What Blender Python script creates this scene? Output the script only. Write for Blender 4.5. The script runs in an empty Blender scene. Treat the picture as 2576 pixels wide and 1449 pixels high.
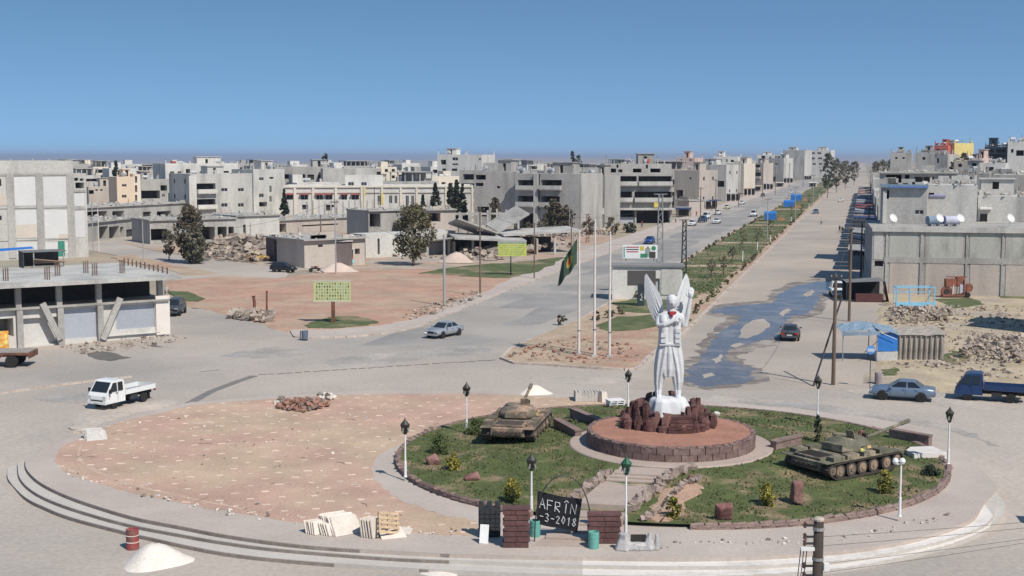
import bpy, bmesh, math, random
from math import sin, cos, pi, radians, atan2, hypot, sqrt
from mathutils import Vector, Matrix
random.seed(7)
S = bpy.context.scene
# ---------------------------------------------------------------- camera, sky, sun, exposure
FP, CXP, CYP, HZ = 3270.0, 1288.0, 724.5, 395.0      # focal length, centre and horizon in units of a 2576 px wide picture
CAMH = 17.5
PITCH = math.atan((CYP - HZ) / FP)
cam = bpy.data.objects.new('camera', bpy.data.cameras.new('camera'))
S.collection.objects.link(cam)
cam.location = (0, 0, CAMH)
cam.rotation_euler = (pi / 2 - PITCH, 0, 0)
cam.data.sensor_width = 36.0
cam.data.lens = 36.0 * FP / 2576.0
cam.data.clip_start, cam.data.clip_end = 0.5, 40000
S.camera = cam
SUN_AZ, SUN_EL = radians(143), radians(49)            # clockwise from the view direction
W = bpy.data.worlds.new('World'); S.world = W; W.use_nodes = True
nt = W.node_tree; nt.nodes.clear()
sky = nt.nodes.new('ShaderNodeTexSky'); sky.sky_type = 'NISHITA'; sky.sun_disc = False
sky.sun_elevation = SUN_EL; sky.sun_rotation = SUN_AZ; sky.altitude = 600
sky.air_density = 1.0; sky.dust_density = 0.3; sky.ozone_density = 1.6
hsv = nt.nodes.new('ShaderNodeHueSaturation'); hsv.inputs['Saturation'].default_value = 1.12; hsv.inputs['Hue'].default_value = .49
bg = nt.nodes.new('ShaderNodeBackground'); bg.inputs['Strength'].default_value = 0.15
wo = nt.nodes.new('ShaderNodeOutputWorld')
tc = nt.nodes.new('ShaderNodeTexCoord'); mpw = nt.nodes.new('ShaderNodeMapping'); mpw.vector_type = 'POINT'
mpw.inputs['Location'].default_value = (0, 0, 0.22); mpw.inputs['Scale'].default_value = (1, 1, 1.7)
nt.links.new(tc.outputs['Generated'], mpw.inputs['Vector']); nt.links.new(mpw.outputs[0], sky.inputs['Vector'])
nt.links.new(sky.outputs[0], hsv.inputs['Color']); nt.links.new(hsv.outputs[0], bg.inputs['Color']); nt.links.new(bg.outputs[0], wo.inputs['Surface'])
sl = bpy.data.lights.new('sun', 'SUN'); sl.energy = 5.0; sl.angle = radians(0.5); sl.color = (1.0, 0.95, 0.87)
so = bpy.data.objects.new('sun', sl); S.collection.objects.link(so)
sdir = Vector((sin(SUN_AZ) * cos(SUN_EL), cos(SUN_AZ) * cos(SUN_EL), sin(SUN_EL)))
so.rotation_euler = (-sdir).to_track_quat('-Z', 'Y').to_euler()
S.view_settings.view_transform = 'Standard'; S.view_settings.look = 'None'
S.view_settings.exposure = -0.04; S.view_settings.gamma = 1.0; S.view_settings.use_curve_mapping = False
S.cycles.use_denoising = True
S.cycles.max_bounces = 5; S.cycles.diffuse_bounces = 3; S.cycles.glossy_bounces = 2
S.cycles.transmission_bounces = 2; S.cycles.transparent_max_bounces = 6; S.cycles.volume_bounces = 0
S.cycles.sample_clamp_indirect = 4.0

# ---------------------------------------------------------------- geometry helpers
def ray(x, y):
    u, v = (x - CXP) / FP, (CYP - y) / FP
    cp, sp = cos(PITCH), sin(PITCH)
    return Vector((u, cp + v * sp, -sp + v * cp))
def dip(y):                                            # the road falls away gently in front of the roundabout
    t = min(1, max(0, (77.5 - y) / 11.5)); return -0.56 * t * t * (3 - 2 * t)
def sst(a, b, x):
    t = min(1, max(0, (x - a) / (b - a))); return t * t * (3 - 2 * t)
def dipx(x, y): return min(dip(y), -.52 * sst(23.5, 28.5, -x) * sst(-86, -75, -y))
def hill(x, y):                                        # rise on the right of the avenue, far back
    return 15.0 * sst(0, 90, x - (0.285 * y + 14)) * sst(260, 620, y)
def gz(x, y): return dipx(x, y) - (.45 if 36 < y < 150 and -120 < x < 66 else 0) + hill(x, y)
def V(x, y, z=0.0):                                    # ground point seen at (x, y) on the level z
    r = ray(x, y); t = (z - CAMH) / r.z
    return Vector((r.x * t, r.y * t, z))
def VG(x, y):                                          # ground point on the road with its dip
    p = V(x, y, 0)
    for _ in range(6): p = V(x, y, dipx(p.x, p.y))
    return p
def Vd(x, y, d):                                       # point at the distance d
    r = ray(x, y); t = d / r.y
    return Vector((r.x * t, d, CAMH + r.z * t))
def zat(y, d): return Vd(CXP, y, d).z
def dg(y, z=0.0): return V(CXP, y, z).y

COL = S.collection
class MB:
    def __init__(s): s.v = []; s.f = []; s.m = []
    def add(s, vs, fs, mi=0):
        o = len(s.v); s.v += [tuple(v) for v in vs]; s.f += [tuple(i + o for i in f) for f in fs]; s.m += [mi] * len(fs); return s
    def box(s, c, size, rz=0, mi=0, M=None):
        hx, hy, hz = size[0] / 2, size[1] / 2, size[2] / 2
        vs = [Vector((a * hx, b * hy, d * hz)) for d in (-1, 1) for b in (-1, 1) for a in (-1, 1)]
        R = M if M is not None else Matrix.Rotation(rz, 3, 'Z')
        vs = [R @ v + Vector(c) for v in vs]
        return s.add(vs, [(0, 2, 3, 1), (4, 5, 7, 6), (0, 1, 5, 4), (2, 6, 7, 3), (0, 4, 6, 2), (1, 3, 7, 5)], mi)
    def tube(s, pts, rad, n=8, mi=0, cap=True):
        pts = [Vector(p) for p in pts]
        if not hasattr(rad, '__len__'): rad = [rad] * len(pts)
        o = len(s.v); prev = None
        for i, p in enumerate(pts):
            t = (pts[min(i + 1, len(pts) - 1)] - pts[max(i - 1, 0)]).normalized()
            up = Vector((0, 0, 1)) if abs(t.z) < 0.9 else Vector((1, 0, 0))
            a = t.cross(up).normalized() if prev is None else (prev - t * prev.dot(t)).normalized()
            prev = a; b = t.cross(a)
            for k in range(n):
                w = 2 * pi * k / n; s.v.append(tuple(p + (a * cos(w) + b * sin(w)) * rad[i]))
        for i in range(len(pts) - 1):
            for k in range(n):
                s.f.append((o + i * n + k, o + (i + 1) * n + k, o + (i + 1) * n + (k + 1) % n, o + i * n + (k + 1) % n)); s.m.append(mi)
        if cap:
            s.f.append(tuple(o + k for k in range(n))); s.m.append(mi)
            s.f.append(tuple(o + (len(pts) - 1) * n + k for k in reversed(range(n)))); s.m.append(mi)
        return s
    def lathe(s, prof, n=16, c=(0, 0, 0), mi=0, sx=1, sy=1):
        o = len(s.v)
        for r, z in prof:
            for k in range(n):
                w = 2 * pi * k / n; s.v.append((c[0] + r * cos(w) * sx, c[1] + r * sin(w) * sy, c[2] + z))
        for i in range(len(prof) - 1):
            for k in range(n):
                s.f.append((o + i * n + k, o + i * n + (k + 1) % n, o + (i + 1) * n + (k + 1) % n, o + (i + 1) * n + k)); s.m.append(mi)
        s.f.append(tuple(o + k for k in reversed(range(n)))); s.m.append(mi)
        s.f.append(tuple(o + (len(prof) - 1) * n + k for k in range(n))); s.m.append(mi)
        return s
    def prism(s, pts, z0, z1, mi=0):                   # closed outline in plan
        n = len(pts)
        a = sum(pts[i][0] * pts[(i + 1) % n][1] - pts[(i + 1) % n][0] * pts[i][1] for i in range(n))
        if a < 0: pts = pts[::-1]
        from mathutils.geometry import tessellate_polygon
        tri = tessellate_polygon([[Vector((p[0], p[1], 0)) for p in pts]])
        o = len(s.v)
        s.v += [(p[0], p[1], z0) for p in pts] + [(p[0], p[1], z1) for p in pts]
        for t in tri:
            q = [pts[i] for i in t]
            ar = (q[1][0] - q[0][0]) * (q[2][1] - q[0][1]) - (q[2][0] - q[0][0]) * (q[1][1] - q[0][1])
            t = t if ar > 0 else t[::-1]
            s.f.append(tuple(o + n + i for i in t)); s.m.append(mi)
        for i in range(n):
            j = (i + 1) % n; s.f.append((o + i, o + j, o + n + j, o + n + i)); s.m.append(mi)
        return s
    def rock(s, c, size, rz=0, mi=0, seed=0):          # a broken block
        R = random.Random(seed)
        vs = [Vector((a * size[0] / 2 * R.uniform(.55, 1.05), b * size[1] / 2 * R.uniform(.55, 1.05), d * size[2] / 2 * R.uniform(.6, 1.05))) for d in (-1, 1) for b in (-1, 1) for a in (-1, 1)]
        M = Matrix.Rotation(rz, 3, 'Z') @ Matrix.Rotation(R.uniform(-.5, .5), 3, 'X') @ Matrix.Rotation(R.uniform(-.5, .5), 3, 'Y')
        vs = [M @ v + Vector(c) for v in vs]
        return s.add(vs, [(0, 2, 3, 1), (4, 5, 7, 6), (0, 1, 5, 4), (2, 6, 7, 3), (0, 4, 6, 2), (1, 3, 7, 5)], mi)
    def mesh(s, name, mats, smooth=False):
        me = bpy.data.meshes.new(name); me.from_pydata(s.v, [], s.f)
        for m in (mats if isinstance(mats, (list, tuple)) else [mats]): me.materials.append(m)
        if any(s.m): me.polygons.foreach_set('material_index', s.m)
        if smooth: me.polygons.foreach_set('use_smooth', [True] * len(s.f))
        me.update(); return me
    def build(s, name, mats, parent=None, loc=None, rz=0, smooth=False):
        return ob(name, s.mesh(name, mats, smooth), parent, loc, rz)
def ob(name, data, parent=None, loc=None, rz=0, scale=None):
    o = bpy.data.objects.new(name, data); COL.objects.link(o)
    if parent is not None: o.parent = parent
    if loc is not None: o.location = loc
    if rz: o.rotation_euler = (0, 0, rz)
    if scale is not None: o.scale = scale
    return o
def tag(o, label, cat, group=None, kind=None):
    o['label'] = label
    if cat: o['category'] = cat
    if group: o['group'] = group
    if kind: o['kind'] = kind
    return o
def thing(name, label, cat, loc, rz=0, group=None):
    return tag(ob(name, None, None, loc, rz), label, cat, group)
def struct(o): o['kind'] = 'structure'; return o
def copy_tree(o, parent=None):
    c = o.copy(); COL.objects.link(c); c.parent = parent
    for ch in list(o.children): copy_tree(ch, c)
    return c
UC = {}
def cube(name, parent, mat, c, size, rz=0, rot=None):  # shared unit cube, one mesh per material
    if mat.name not in UC:
        m = MB().box((0, 0, 0), (1, 1, 1)).mesh('block_' + mat.name, mat); UC[mat.name] = m
    o = ob(name, UC[mat.name], parent, c, rz, size)
    if rot: o.rotation_euler = rot
    return o
def crom(pts, n=6, closed=False):                      # smooth curve through points
    out = []; N = len(pts)
    rng = range(N) if closed else range(N - 1)
    for i in rng:
        g = (lambda k: pts[k % N]) if closed else (lambda k: pts[min(max(k, 0), N - 1)])
        p0, p1, p2, p3 = g(i - 1), g(i), g(i + 1), g(i + 2)
        for k in range(n):
            t = k / n
            out.append(tuple(0.5 * ((2 * p1[j]) + (-p0[j] + p2[j]) * t + (2 * p0[j] - 5 * p1[j] + 4 * p2[j] - p3[j]) * t * t + (-p0[j] + 3 * p1[j] - 3 * p2[j] + p3[j]) * t ** 3) for j in range(2)))
    if not closed: out.append(tuple(pts[-1][:2]))
    return out
def jag(pts, amp, seed=1, sub=3):                      # ragged outline
    R = random.Random(seed); out = []
    for i, p in enumerate(pts):
        q = pts[(i + 1) % len(pts)]
        for k in range(sub):
            t = k / sub; out.append((p[0] + (q[0] - p[0]) * t + R.uniform(-amp, amp), p[1] + (q[1] - p[1]) * t + R.uniform(-amp, amp)))
    return out
def gp(lst, z=0.0): return [tuple(V(x, y, z)[:2]) for x, y in lst]
def inpoly(x, y, P):
    c = False; n = len(P)
    for i in range(n):
        x1, y1 = P[i][0], P[i][1]; x2, y2 = P[(i + 1) % n][0], P[(i + 1) % n][1]
        if (y1 > y) != (y2 > y) and x < (x2 - x1) * (y - y1) / (y2 - y1) + x1: c = not c
    return c
def skirted(name, pts, z, mat_, w=.7, seed=0):           # a slab of earth whose rim slopes down to the road
    n = len(pts); R = random.Random(seed); a = sum(pts[i][0] * pts[(i + 1) % n][1] - pts[(i + 1) % n][0] * pts[i][1] for i in range(n))
    if a < 0: pts = pts[::-1]
    m = MB().prism(pts, z - .02, z); o = len(m.v)
    for i, p in enumerate(pts):
        t = Vector((pts[(i + 1) % n][0] - pts[i - 1][0], pts[(i + 1) % n][1] - pts[i - 1][1], 0)); q = Vector((t.y, -t.x, 0)).normalized() * w * R.uniform(.4, 1.3) if t.length > 1e-6 else Vector()
        m.v += [(p[0], p[1], z - .001), (p[0] + q.x, p[1] + q.y, -.03)]
    for i in range(n): j = (i + 1) % n; m.f.append((o + 2 * i, o + 2 * i + 1, o + 2 * j + 1, o + 2 * j)); m.m.append(0)
    return m.build(name, mat_)
def sheet(name, pts, z, mat, parent=None):             # thin slab lying on the ground
    m = MB().prism(pts, z - 0.15, z); return m.build(name, mat, parent)

# ---------------------------------------------------------------- procedural materials
MT = {}
def lin(c): return tuple(((v / 255.0) / 12.92 if v / 255.0 <= 0.04045 else ((v / 255.0 + 0.055) / 1.055) ** 2.4) for v in c)
def mat(key, col, rough=.9, var=.25, sc=.6, fine=8.0, bump=.0, metal=0.0, col2=None, mixlo=.45, mixhi=.6, streak=False, objvar=0.0, spec=.3, msc=None, wobble=None, emit=None):
    if key in MT: return MT[key]
    m = bpy.data.materials.new(key); m.use_nodes = True; MT[key] = m
    N = m.node_tree.nodes; L = m.node_tree.links; b = N['Principled BSDF']
    b.inputs['Roughness'].default_value = rough; b.inputs['Metallic'].default_value = metal
    b.inputs['Specular IOR Level'].default_value = spec
    geo = N.new('ShaderNodeNewGeometry')
    mp = N.new('ShaderNodeMapping'); L.new(geo.outputs['Position'], mp.inputs['Vector'])
    if streak: mp.inputs['Scale'].default_value = (1, 1, .16)
    n1 = N.new('ShaderNodeTexNoise'); n1.inputs['Scale'].default_value = sc; n1.inputs['Detail'].default_value = 6; n1.inputs['Roughness'].default_value = .62
    L.new(mp.outputs[0], n1.inputs['Vector'])
    n2 = N.new('ShaderNodeTexNoise'); n2.inputs['Scale'].default_value = fine; n2.inputs['Detail'].default_value = 3
    L.new(geo.outputs['Position'], n2.inputs['Vector'])
    base = N.new('ShaderNodeRGB'); base.outputs[0].default_value = (*col, 1); src = base.outputs[0]
    if col2 is not None:
        n3 = N.new('ShaderNodeTexNoise'); n3.inputs['Scale'].default_value = msc or sc * .6; n3.inputs['Detail'].default_value = 5; n3.inputs['Roughness'].default_value = .6
        mp3 = N.new('ShaderNodeMapping'); mp3.inputs['Location'].default_value = (31, 17, 5); L.new(geo.outputs['Position'], mp3.inputs['Vector']); L.new(mp3.outputs[0], n3.inputs['Vector'])
        if streak: mp3.inputs['Scale'].default_value = (1, 1, .3)
        mr = N.new('ShaderNodeMapRange'); mr.inputs['From Min'].default_value = mixlo; mr.inputs['From Max'].default_value = mixhi
        L.new(n3.outputs['Fac'], mr.inputs['Value'])
        mx = N.new('ShaderNodeMix'); mx.data_type = 'RGBA'; mx.inputs['B'].default_value = (*col2, 1)
        L.new(mr.outputs[0], mx.inputs['Factor']); L.new(src, mx.inputs['A']); src = mx.outputs['Result']
    r1 = N.new('ShaderNodeMapRange'); r1.inputs['From Min'].default_value = .25; r1.inputs['From Max'].default_value = .75
    r1.inputs['To Min'].default_value = 1 - var; r1.inputs['To Max'].default_value = 1 + var * .7; L.new(n1.outputs['Fac'], r1.inputs['Value'])
    r2 = N.new('ShaderNodeMapRange'); r2.inputs['From Min'].default_value = .3; r2.inputs['From Max'].default_value = .7
    r2.inputs['To Min'].default_value = 1 - var * .6; r2.inputs['To Max'].default_value = 1 + var * .4; L.new(n2.outputs['Fac'], r2.inputs['Value'])
    mu = N.new('ShaderNodeMath'); mu.operation = 'MULTIPLY'; L.new(r1.outputs[0], mu.inputs[0]); L.new(r2.outputs[0], mu.inputs[1]); fac = mu.outputs[0]
    if objvar:
        oi = N.new('ShaderNodeObjectInfo'); r3 = N.new('ShaderNodeMapRange'); r3.inputs['To Min'].default_value = 1 - objvar; r3.inputs['To Max'].default_value = 1 + objvar * .6
        L.new(oi.outputs['Random'], r3.inputs['Value']); m2 = N.new('ShaderNodeMath'); m2.operation = 'MULTIPLY'; L.new(fac, m2.inputs[0]); L.new(r3.outputs[0], m2.inputs[1]); fac = m2.outputs[0]
    vm = N.new('ShaderNodeVectorMath'); vm.operation = 'SCALE'; L.new(src, vm.inputs[0]); L.new(fac, vm.inputs['Scale'])
    L.new(vm.outputs[0], b.inputs['Base Color'])
    if bump:
        bp = N.new('ShaderNodeBump'); bp.inputs['Strength'].default_value = bump; bp.inputs['Distance'].default_value = .06
        L.new(n2.outputs['Fac'], bp.inputs['Height']); L.new(bp.outputs[0], b.inputs['Normal'])
    if emit: b.inputs['Emission Color'].default_value = (*emit, 1)
    return m
asphalt = mat('asphalt', (.425, .365, .312), .93, .2, .05, 3.5, .15, col2=(.345, .312, .278), mixlo=.45, mixhi=.65, msc=.04)
asphalt2 = mat('avenue_asphalt', (.36, .325, .285), .92, .18, .06, 3.5, .15, col2=(.265, .25, .238), mixlo=.45, mixhi=.6, msc=.05)
asphalt3 = mat('sandy_asphalt', (.41, .345, .285), .93, .18, .08, 3.5, .15, col2=(.345, .3, .26), mixlo=.45, mixhi=.65, msc=.05)
earth = mat('earth', (.36, .29, .21), .97, .25, .03, 2.0, .2, col2=(.27, .25, .2), msc=.012)
dirt_red = mat('red_earth', (.43, .26, .185), .97, .25, .22, 4.0, .4, col2=(.42, .3, .215), mixlo=.42, mixhi=.6, msc=.12)
dirt_tan = mat('tan_earth', (.42, .32, .225), .97, .3, .3, 4.0, .4, col2=(.4, .25, .18), mixlo=.48, mixhi=.62, msc=.12)
dirt_lot = mat('lot_earth', (.44, .355, .24), .97, .3, .3, 4.0, .5, col2=(.37, .31, .25), mixlo=.45, mixhi=.6, msc=.12)
paving = mat('red_paving', (.475, .31, .235), .92, .24, .25, 6.0, .2, col2=(.48, .355, .25), mixlo=.42, mixhi=.6, msc=.14)
pave_conc = mat('concrete_paving', (.45, .385, .335), .9, .14, .25, 5, .15, col2=(.42, .34, .3), mixlo=.48, mixhi=.66, msc=.12)
path_conc = mat('path_concrete', (.40, .32, .27), .9, .14, .4, 5, .15)
stone_white = mat('white_stone', (.66, .61, .56), .75, .12, .5, 5, .1, col2=(.5, .45, .4), mixlo=.55, mixhi=.7, msc=.3)
paver_w = mat('pale_paver', (.68, .53, .43), .8, .15, 1.5, 6, objvar=.15)
kerb_w = mat('kerb_stone', (.5, .42, .36), .9, .2, .5, 4, col2=(.34, .28, .24), mixlo=.5, mixhi=.65, msc=.6)
kerb_red = mat('red_kerb_stone', (.22, .155, .135), .9, .3, 1.2, 7, .4, col2=(.28, .2, .17), mixlo=.5, mixhi=.62, msc=.5)
conc = mat('concrete', (.40, .38, .35), .92, .25, .3, 3, .1, streak=True, col2=(.26, .25, .23), mixlo=.52, mixhi=.7, msc=.25, objvar=.12)
conc_l = mat('pale_concrete', (.52, .5, .46), .92, .2, .3, 3, .1, streak=True, col2=(.36, .345, .32), mixlo=.5, mixhi=.68, msc=.25, objvar=.1)
conc_d = mat('dark_concrete', (.24, .235, .23), .92, .2, .3, 3, .1, streak=True, objvar=.1)
plaster_w = mat('white_plaster', (.6, .575, .53), .9, .14, .3, 3, streak=True, objvar=.1, col2=(.44, .42, .385), mixlo=.52, mixhi=.7, msc=.3)
plaster_c = mat('cream_plaster', (.64, .57, .47), .9, .12, .3, 3, streak=True, objvar=.08)
plaster_p = mat('pink_plaster', (.56, .42, .37), .9, .12, .3, 3, streak=True, objvar=.1)
plaster_b = mat('beige_plaster', (.47, .41, .355), .92, .15, .3, 3, streak=True, objvar=.1, col2=(.4, .35, .31), mixlo=.5, mixhi=.65)
plaster_y = mat('yellow_plaster', (.62, .5, .2), .9, .12, .3, 3)
plaster_r = mat('red_plaster', (.5, .13, .1), .9, .12, .3, 3)
interior = mat('dim_interior', (.05, .045, .042), .95, .3, .5, 3)  # near-black colour stands in for the shade inside openings
glass_d = mat('dark_glass', (.03, .034, .04), .12, .1, 1, 4, spec=.5)
frame_w = mat('window_frame', (.55, .53, .5), .7, .1, 1, 4)
metal_g = mat('grey_metal', (.36, .36, .36), .5, .15, 1, 5, metal=.4)
metal_d = mat('dark_metal', (.05, .05, .052), .55, .2, 1, 5, metal=.3)
rust = mat('rust', (.2, .085, .05), .85, .3, 2, 9, col2=(.12, .06, .045), msc=1.5)
rebar_m = mat('rebar', (.17, .09, .065), .9, .2, 2, 9)
wood = mat('weathered_wood', (.27, .19, .135), .9, .25, 2, 9, streak=True)
wood_d = mat('pole_wood', (.16, .115, .085), .9, .25, 2, 9, streak=True)
white_p = mat('white_paint', (.72, .71, .69), .55, .06, .8, 5)
statue_w = mat('statue_white', (.6, .6, .6), .6, .1, 1.2, 7, .1, col2=(.45, .45, .45), mixlo=.55, mixhi=.75, msc=.9, streak=True)
grass_m = mat('grass', (.095, .115, .04), .95, .4, .9, 14, .8, col2=(.27, .2, .12), mixlo=.5, mixhi=.62, msc=.4)
grass_b = mat('grass_blade', (.075, .1, .032), .9, .45, .8, 9, col2=(.18, .165, .08), mixlo=.45, mixhi=.62, msc=.5)
grass_med = mat('avenue_grass', (.1, .12, .048), .95, .4, .5, 6, .8, col2=(.27, .215, .13), mixlo=.51, mixhi=.64, msc=.13)
tarp_b = mat('blue_tarp', (.03, .17, .5), .6, .2, 1.5, 6)
tarp_g = mat('grey_blue_tarp', (.2, .27, .34), .7, .25, 1.5, 6)
canvas = mat('grey_canvas', (.33, .29, .25), .95, .15, 1, 5, streak=True)
# ---------------------------------------------------------------- the setting: terrain, roads, lots
def grid_mesh(name, xs, ys, zf, material):
    m = MB(); nx = len(xs)
    vs = [(x, y, zf(x, y)) for y in ys for x in xs]
    fs = [(j * nx + i, j * nx + i + 1, (j + 1) * nx + i + 1, (j + 1) * nx + i) for j in range(len(ys) - 1) for i in range(nx - 1)]
    return m.add(vs, fs).build(name, material, smooth=True)
xs = [-30000, -12000, -6000, -3000, -1500, -900, -600, -400] + list(range(-300, 700, 20)) + [800, 1000, 1500, 3000, 6000, 12000, 30000]
ys = [-400, -100, 0, 30, 40] + [46 + 2 * k for k in range(20)] + [90, 110, 140, 180, 220] + list(range(260, 1000, 25)) + [1100, 1300, 1600, 2000, 3000, 4500, 7000, 11000, 18000, 30000]
def far_roll(x, y):
    return (14 * sin(x / 900 + 1.3) + 18 * sin(y / 1500 + x / 2300)) * sst(2500, 6000, y) - 22 * sst(1500, 4000, y)
struct(grid_mesh('ground', xs, ys, lambda x, y: gz(x, y) - .06 + far_roll(x, y), earth))
AV = .2697
def av(c, d): return (AV * d + c, d)
cl = [-120 + 4 * k for k in range(22)] + [-34 + k for k in range(16)] + [-18 + 4 * k for k in range(22)]; rl = [36 + 1.5 * k for k in range(40)] + [97, 115, 130, 150]
struct(grid_mesh('road', cl, rl, lambda x, y: dipx(x, y) - .012, asphalt))
def strip(name, c0, c1, d0, d1, z, m, n=24):
    a = [d0 * (d1 / d0) ** (k / n) for k in range(n + 1)]
    return struct(sheet(name, [av(c0, d) for d in a] + [av(c1, d) for d in reversed(a)], z, m))
strip('left_carriageway', -46.6, -30.0, 120, 1000, .002, asphalt2)
strip('right_carriageway', -17.6, 3.2, 97, 3500, .002, asphalt3)
worn = mat('worn_lane', (.27, .255, .24), .93, .25, .1, 3, .1, col2=(.35, .32, .285), mixlo=.45, mixhi=.6, msc=.06)
for i, (c0, c1, d0, d1) in enumerate(((-42.5, -37.5, 150, 330), (-37.8, -33.2, 135, 420), (-41, -35, 330, 900))):
    P = [av(c0 + .8 * sin(k * 2.1 + i), d0 + (d1 - d0) * k / 14) for k in range(15)] + [av(c1 + .8 * sin(k * 1.7), d0 + (d1 - d0) * k / 14) for k in range(14, -1, -1)]
    struct(sheet('worn_lane', jag(P, .5, i, 3), .006 + .004 * i, worn))
patchm = mat('road_patch', (.33, .305, .28), .93, .3, .3, 3, .1, col2=(.42, .37, .32), mixlo=.42, mixhi=.6, msc=.12)
dustm = mat('drifted_dust', (.5, .42, .35), .96, .25, .3, 3, .1, col2=(.42, .37, .32), mixlo=.42, mixhi=.6, msc=.15)
for i, (P, m_) in enumerate((([(820, 905), (1000, 885), (1180, 870), (1230, 885), (1050, 905), (880, 925)], patchm), ([(560, 895), (700, 870), (800, 880), (700, 900)], patchm), ([(180, 1060), (260, 1020), (420, 1005), (440, 1020), (300, 1050), (210, 1085)], dustm), ([(1640, 985), (1750, 990), (1900, 1005), (2100, 1020), (1900, 1022), (1700, 1008)], patchm), ([(2080, 960), (2250, 985), (2450, 1010), (2576, 1030), (2400, 1025), (2150, 990)], dustm), ([(90, 1000), (240, 985), (330, 985), (200, 1015)], patchm), ([(1880, 1000), (2160, 1030), (2400, 1075), (2500, 1120), (2350, 1075), (2100, 1040)], patchm), ([(1300, 950), (1500, 950), (1600, 960), (1450, 968)], dustm))):
    struct(sheet('road_patch' if m_ is patchm else 'dust_drift', jag(crom(gp(P, 0), 3, True), .3, 200 + i, 3), -.004 + .0005 * i, m_))
strip('left_pavement', -52.5, -46.4, 152, 900, .10, pave_conc)
struct(sheet('side_street', crom(gp([(395, 870), (560, 868), (740, 852), (640, 812), (520, 785), (430, 755), (428, 712), (560, 697), (700, 700), (720, 684), (640, 664), (520, 651), (400, 634), (300, 612), (190, 604), (190, 625), (290, 642), (430, 690), (415, 740), (420, 800)]), 3, True), .004, asphalt))
# kerb runs: real steps of separate kerb stones where they are near
def kerb(name, pts, z, m, h=.13, w=.22, unit=1.6, parent=None, top=None):
    mb = MB(); run = []
    for a, b in zip(pts[:-1], pts[1:]):
        L = hypot(b[0] - a[0], b[1] - a[1]); n = max(1, int(L / unit)); rz = atan2(b[1] - a[1], b[0] - a[0])
        for k in range(n):
            t = (k + .5) / n; x, y = a[0] + (b[0] - a[0]) * t, a[1] + (b[1] - a[1]) * t
            mb.box((x + random.uniform(-.015, .015), y + random.uniform(-.015, .015), z + h / 2 - .1 + random.uniform(-.012, .012)), (L / n - .03, w, h + .2), rz + random.uniform(-.01, .01))
    o = mb.build(name, m, parent); o['kind'] = 'stuff' if parent else 'structure'; return o
lk = [av(-46.4, d) for d in (152, 172, 200, 240, 300, 380, 500, 700, 900)]
corner = gp([(760, 851), (870, 849), (980, 838), (1060, 820), (1110, 798), (1149, 784)])
kerb('left_kerb', crom(corner, 4) + lk[1:], 0, kerb_w, .15, .35, 1.5)
pav = crom(gp([(755, 850), (870, 846), (980, 835), (1060, 818), (1110, 796), (1149, 782), (1240, 745), (1215, 735), (1110, 775), (1060, 795), (960, 818), (850, 828), (740, 826), (735, 842)]), 4, True)
struct(sheet('corner_pavement', pav, .11, pave_conc))
lot = jag(gp([(735, 832), (690, 822), (640, 804), (560, 786), (500, 772), (440, 752), (432, 708), (560, 696), (700, 702), (790, 690), (900, 680), (1060, 678), (1180, 686), (1235, 700), (1285, 702), (1225, 733), (1150, 758), (1100, 785), (1040, 804), (960, 820), (840, 830)]), .35, 3, 4)
struct(skirted('vacant_lot', lot, .13, dirt_red, .9, 3))
struct(sheet('grass_verge', jag(gp([(1050, 690), (1150, 672), (1260, 664), (1340, 658), (1425, 648), (1400, 664), (1330, 690), (1285, 703), (1200, 700), (1120, 694)]), .6, 5, 5), .16, grass_med))
struct(sheet('grass_patch', jag(crom(gp([(770, 826), (800, 808), (860, 798), (920, 803), (952, 815), (900, 824), (830, 829)]), 4, True), .25, 6, 2), .16, grass_med))
struct(sheet('weedy_verge', jag(gp([(425, 735), (470, 736), (520, 752), (505, 762), (440, 760)]), .4, 8, 4), .17, grass_med))
struct(sheet('tree_verge', jag(gp([(280, 648), (330, 640), (440, 668), (560, 690), (470, 694), (400, 672), (330, 660)]), .5, 9, 4), .06, dirt_tan))
# the ruin yards behind the lot
struct(sheet('ruin_yard', jag(gp([(200, 606), (300, 612), (420, 634), (640, 662), (700, 682), (900, 676), (1150, 676), (1430, 645), (1540, 600), (1500, 575), (1200, 560), (800, 560), (400, 560), (205, 580)]), .5, 11, 3), -.01, mat('yard_earth', (.4, .345, .29), .97, .3, .15, 3, .4, col2=(.42, .29, .21), msc=.05)))
# median between the two carriageways
md = [120, 140, 165, 200, 240, 300, 380, 480, 620, 800, 1000]
nose = gp([(1262, 903), (1285, 879), (1335, 856)])
noser = gp([(1655, 880), (1622, 908), (1596, 930), (1500, 928), (1380, 920), (1295, 915)])
med = crom(nose, 4) + [av(-30.2, d) for d in md[1:]] + [av(-17.6, d) for d in reversed(md)] + crom(noser, 4)
struct(sheet('median', med, .13, dirt_tan))
kerb('median_kerb', crom(noser[::-1], 3)[::-1] + nose, 0, kerb_w, .17, .3, 1.2)
kerb('median_kerb_west', [av(-30.2, d) for d in md[1:]], 0, kerb_w, .17, .3, 2.5)
kerb('median_kerb_east', [av(-17.5, d) for d in md], 0, kerb_w, .17, .35, 2.5)
for i, (d0, d1, a, b) in enumerate([(148, 164, -28, -20.6), (168, 206, -29.2, -19.4), (210, 262, -29.6, -19.0), (267, 330, -29.6, -19.2), (336, 430, -29.6, -18.8), (440, 560, -29.6, -18.8), (570, 760, -29.6, -18.8), (770, 990, -29.6, -18.8)]):
    P = [av(a, d0 + (d1 - d0) * k / 8) for k in range(9)] + [av(b, d0 + (d1 - d0) * k / 8) for k in range(8, -1, -1)]
    struct(sheet('median_grass', jag(P, .45, 20 + i, 3), .16, grass_med))
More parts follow.
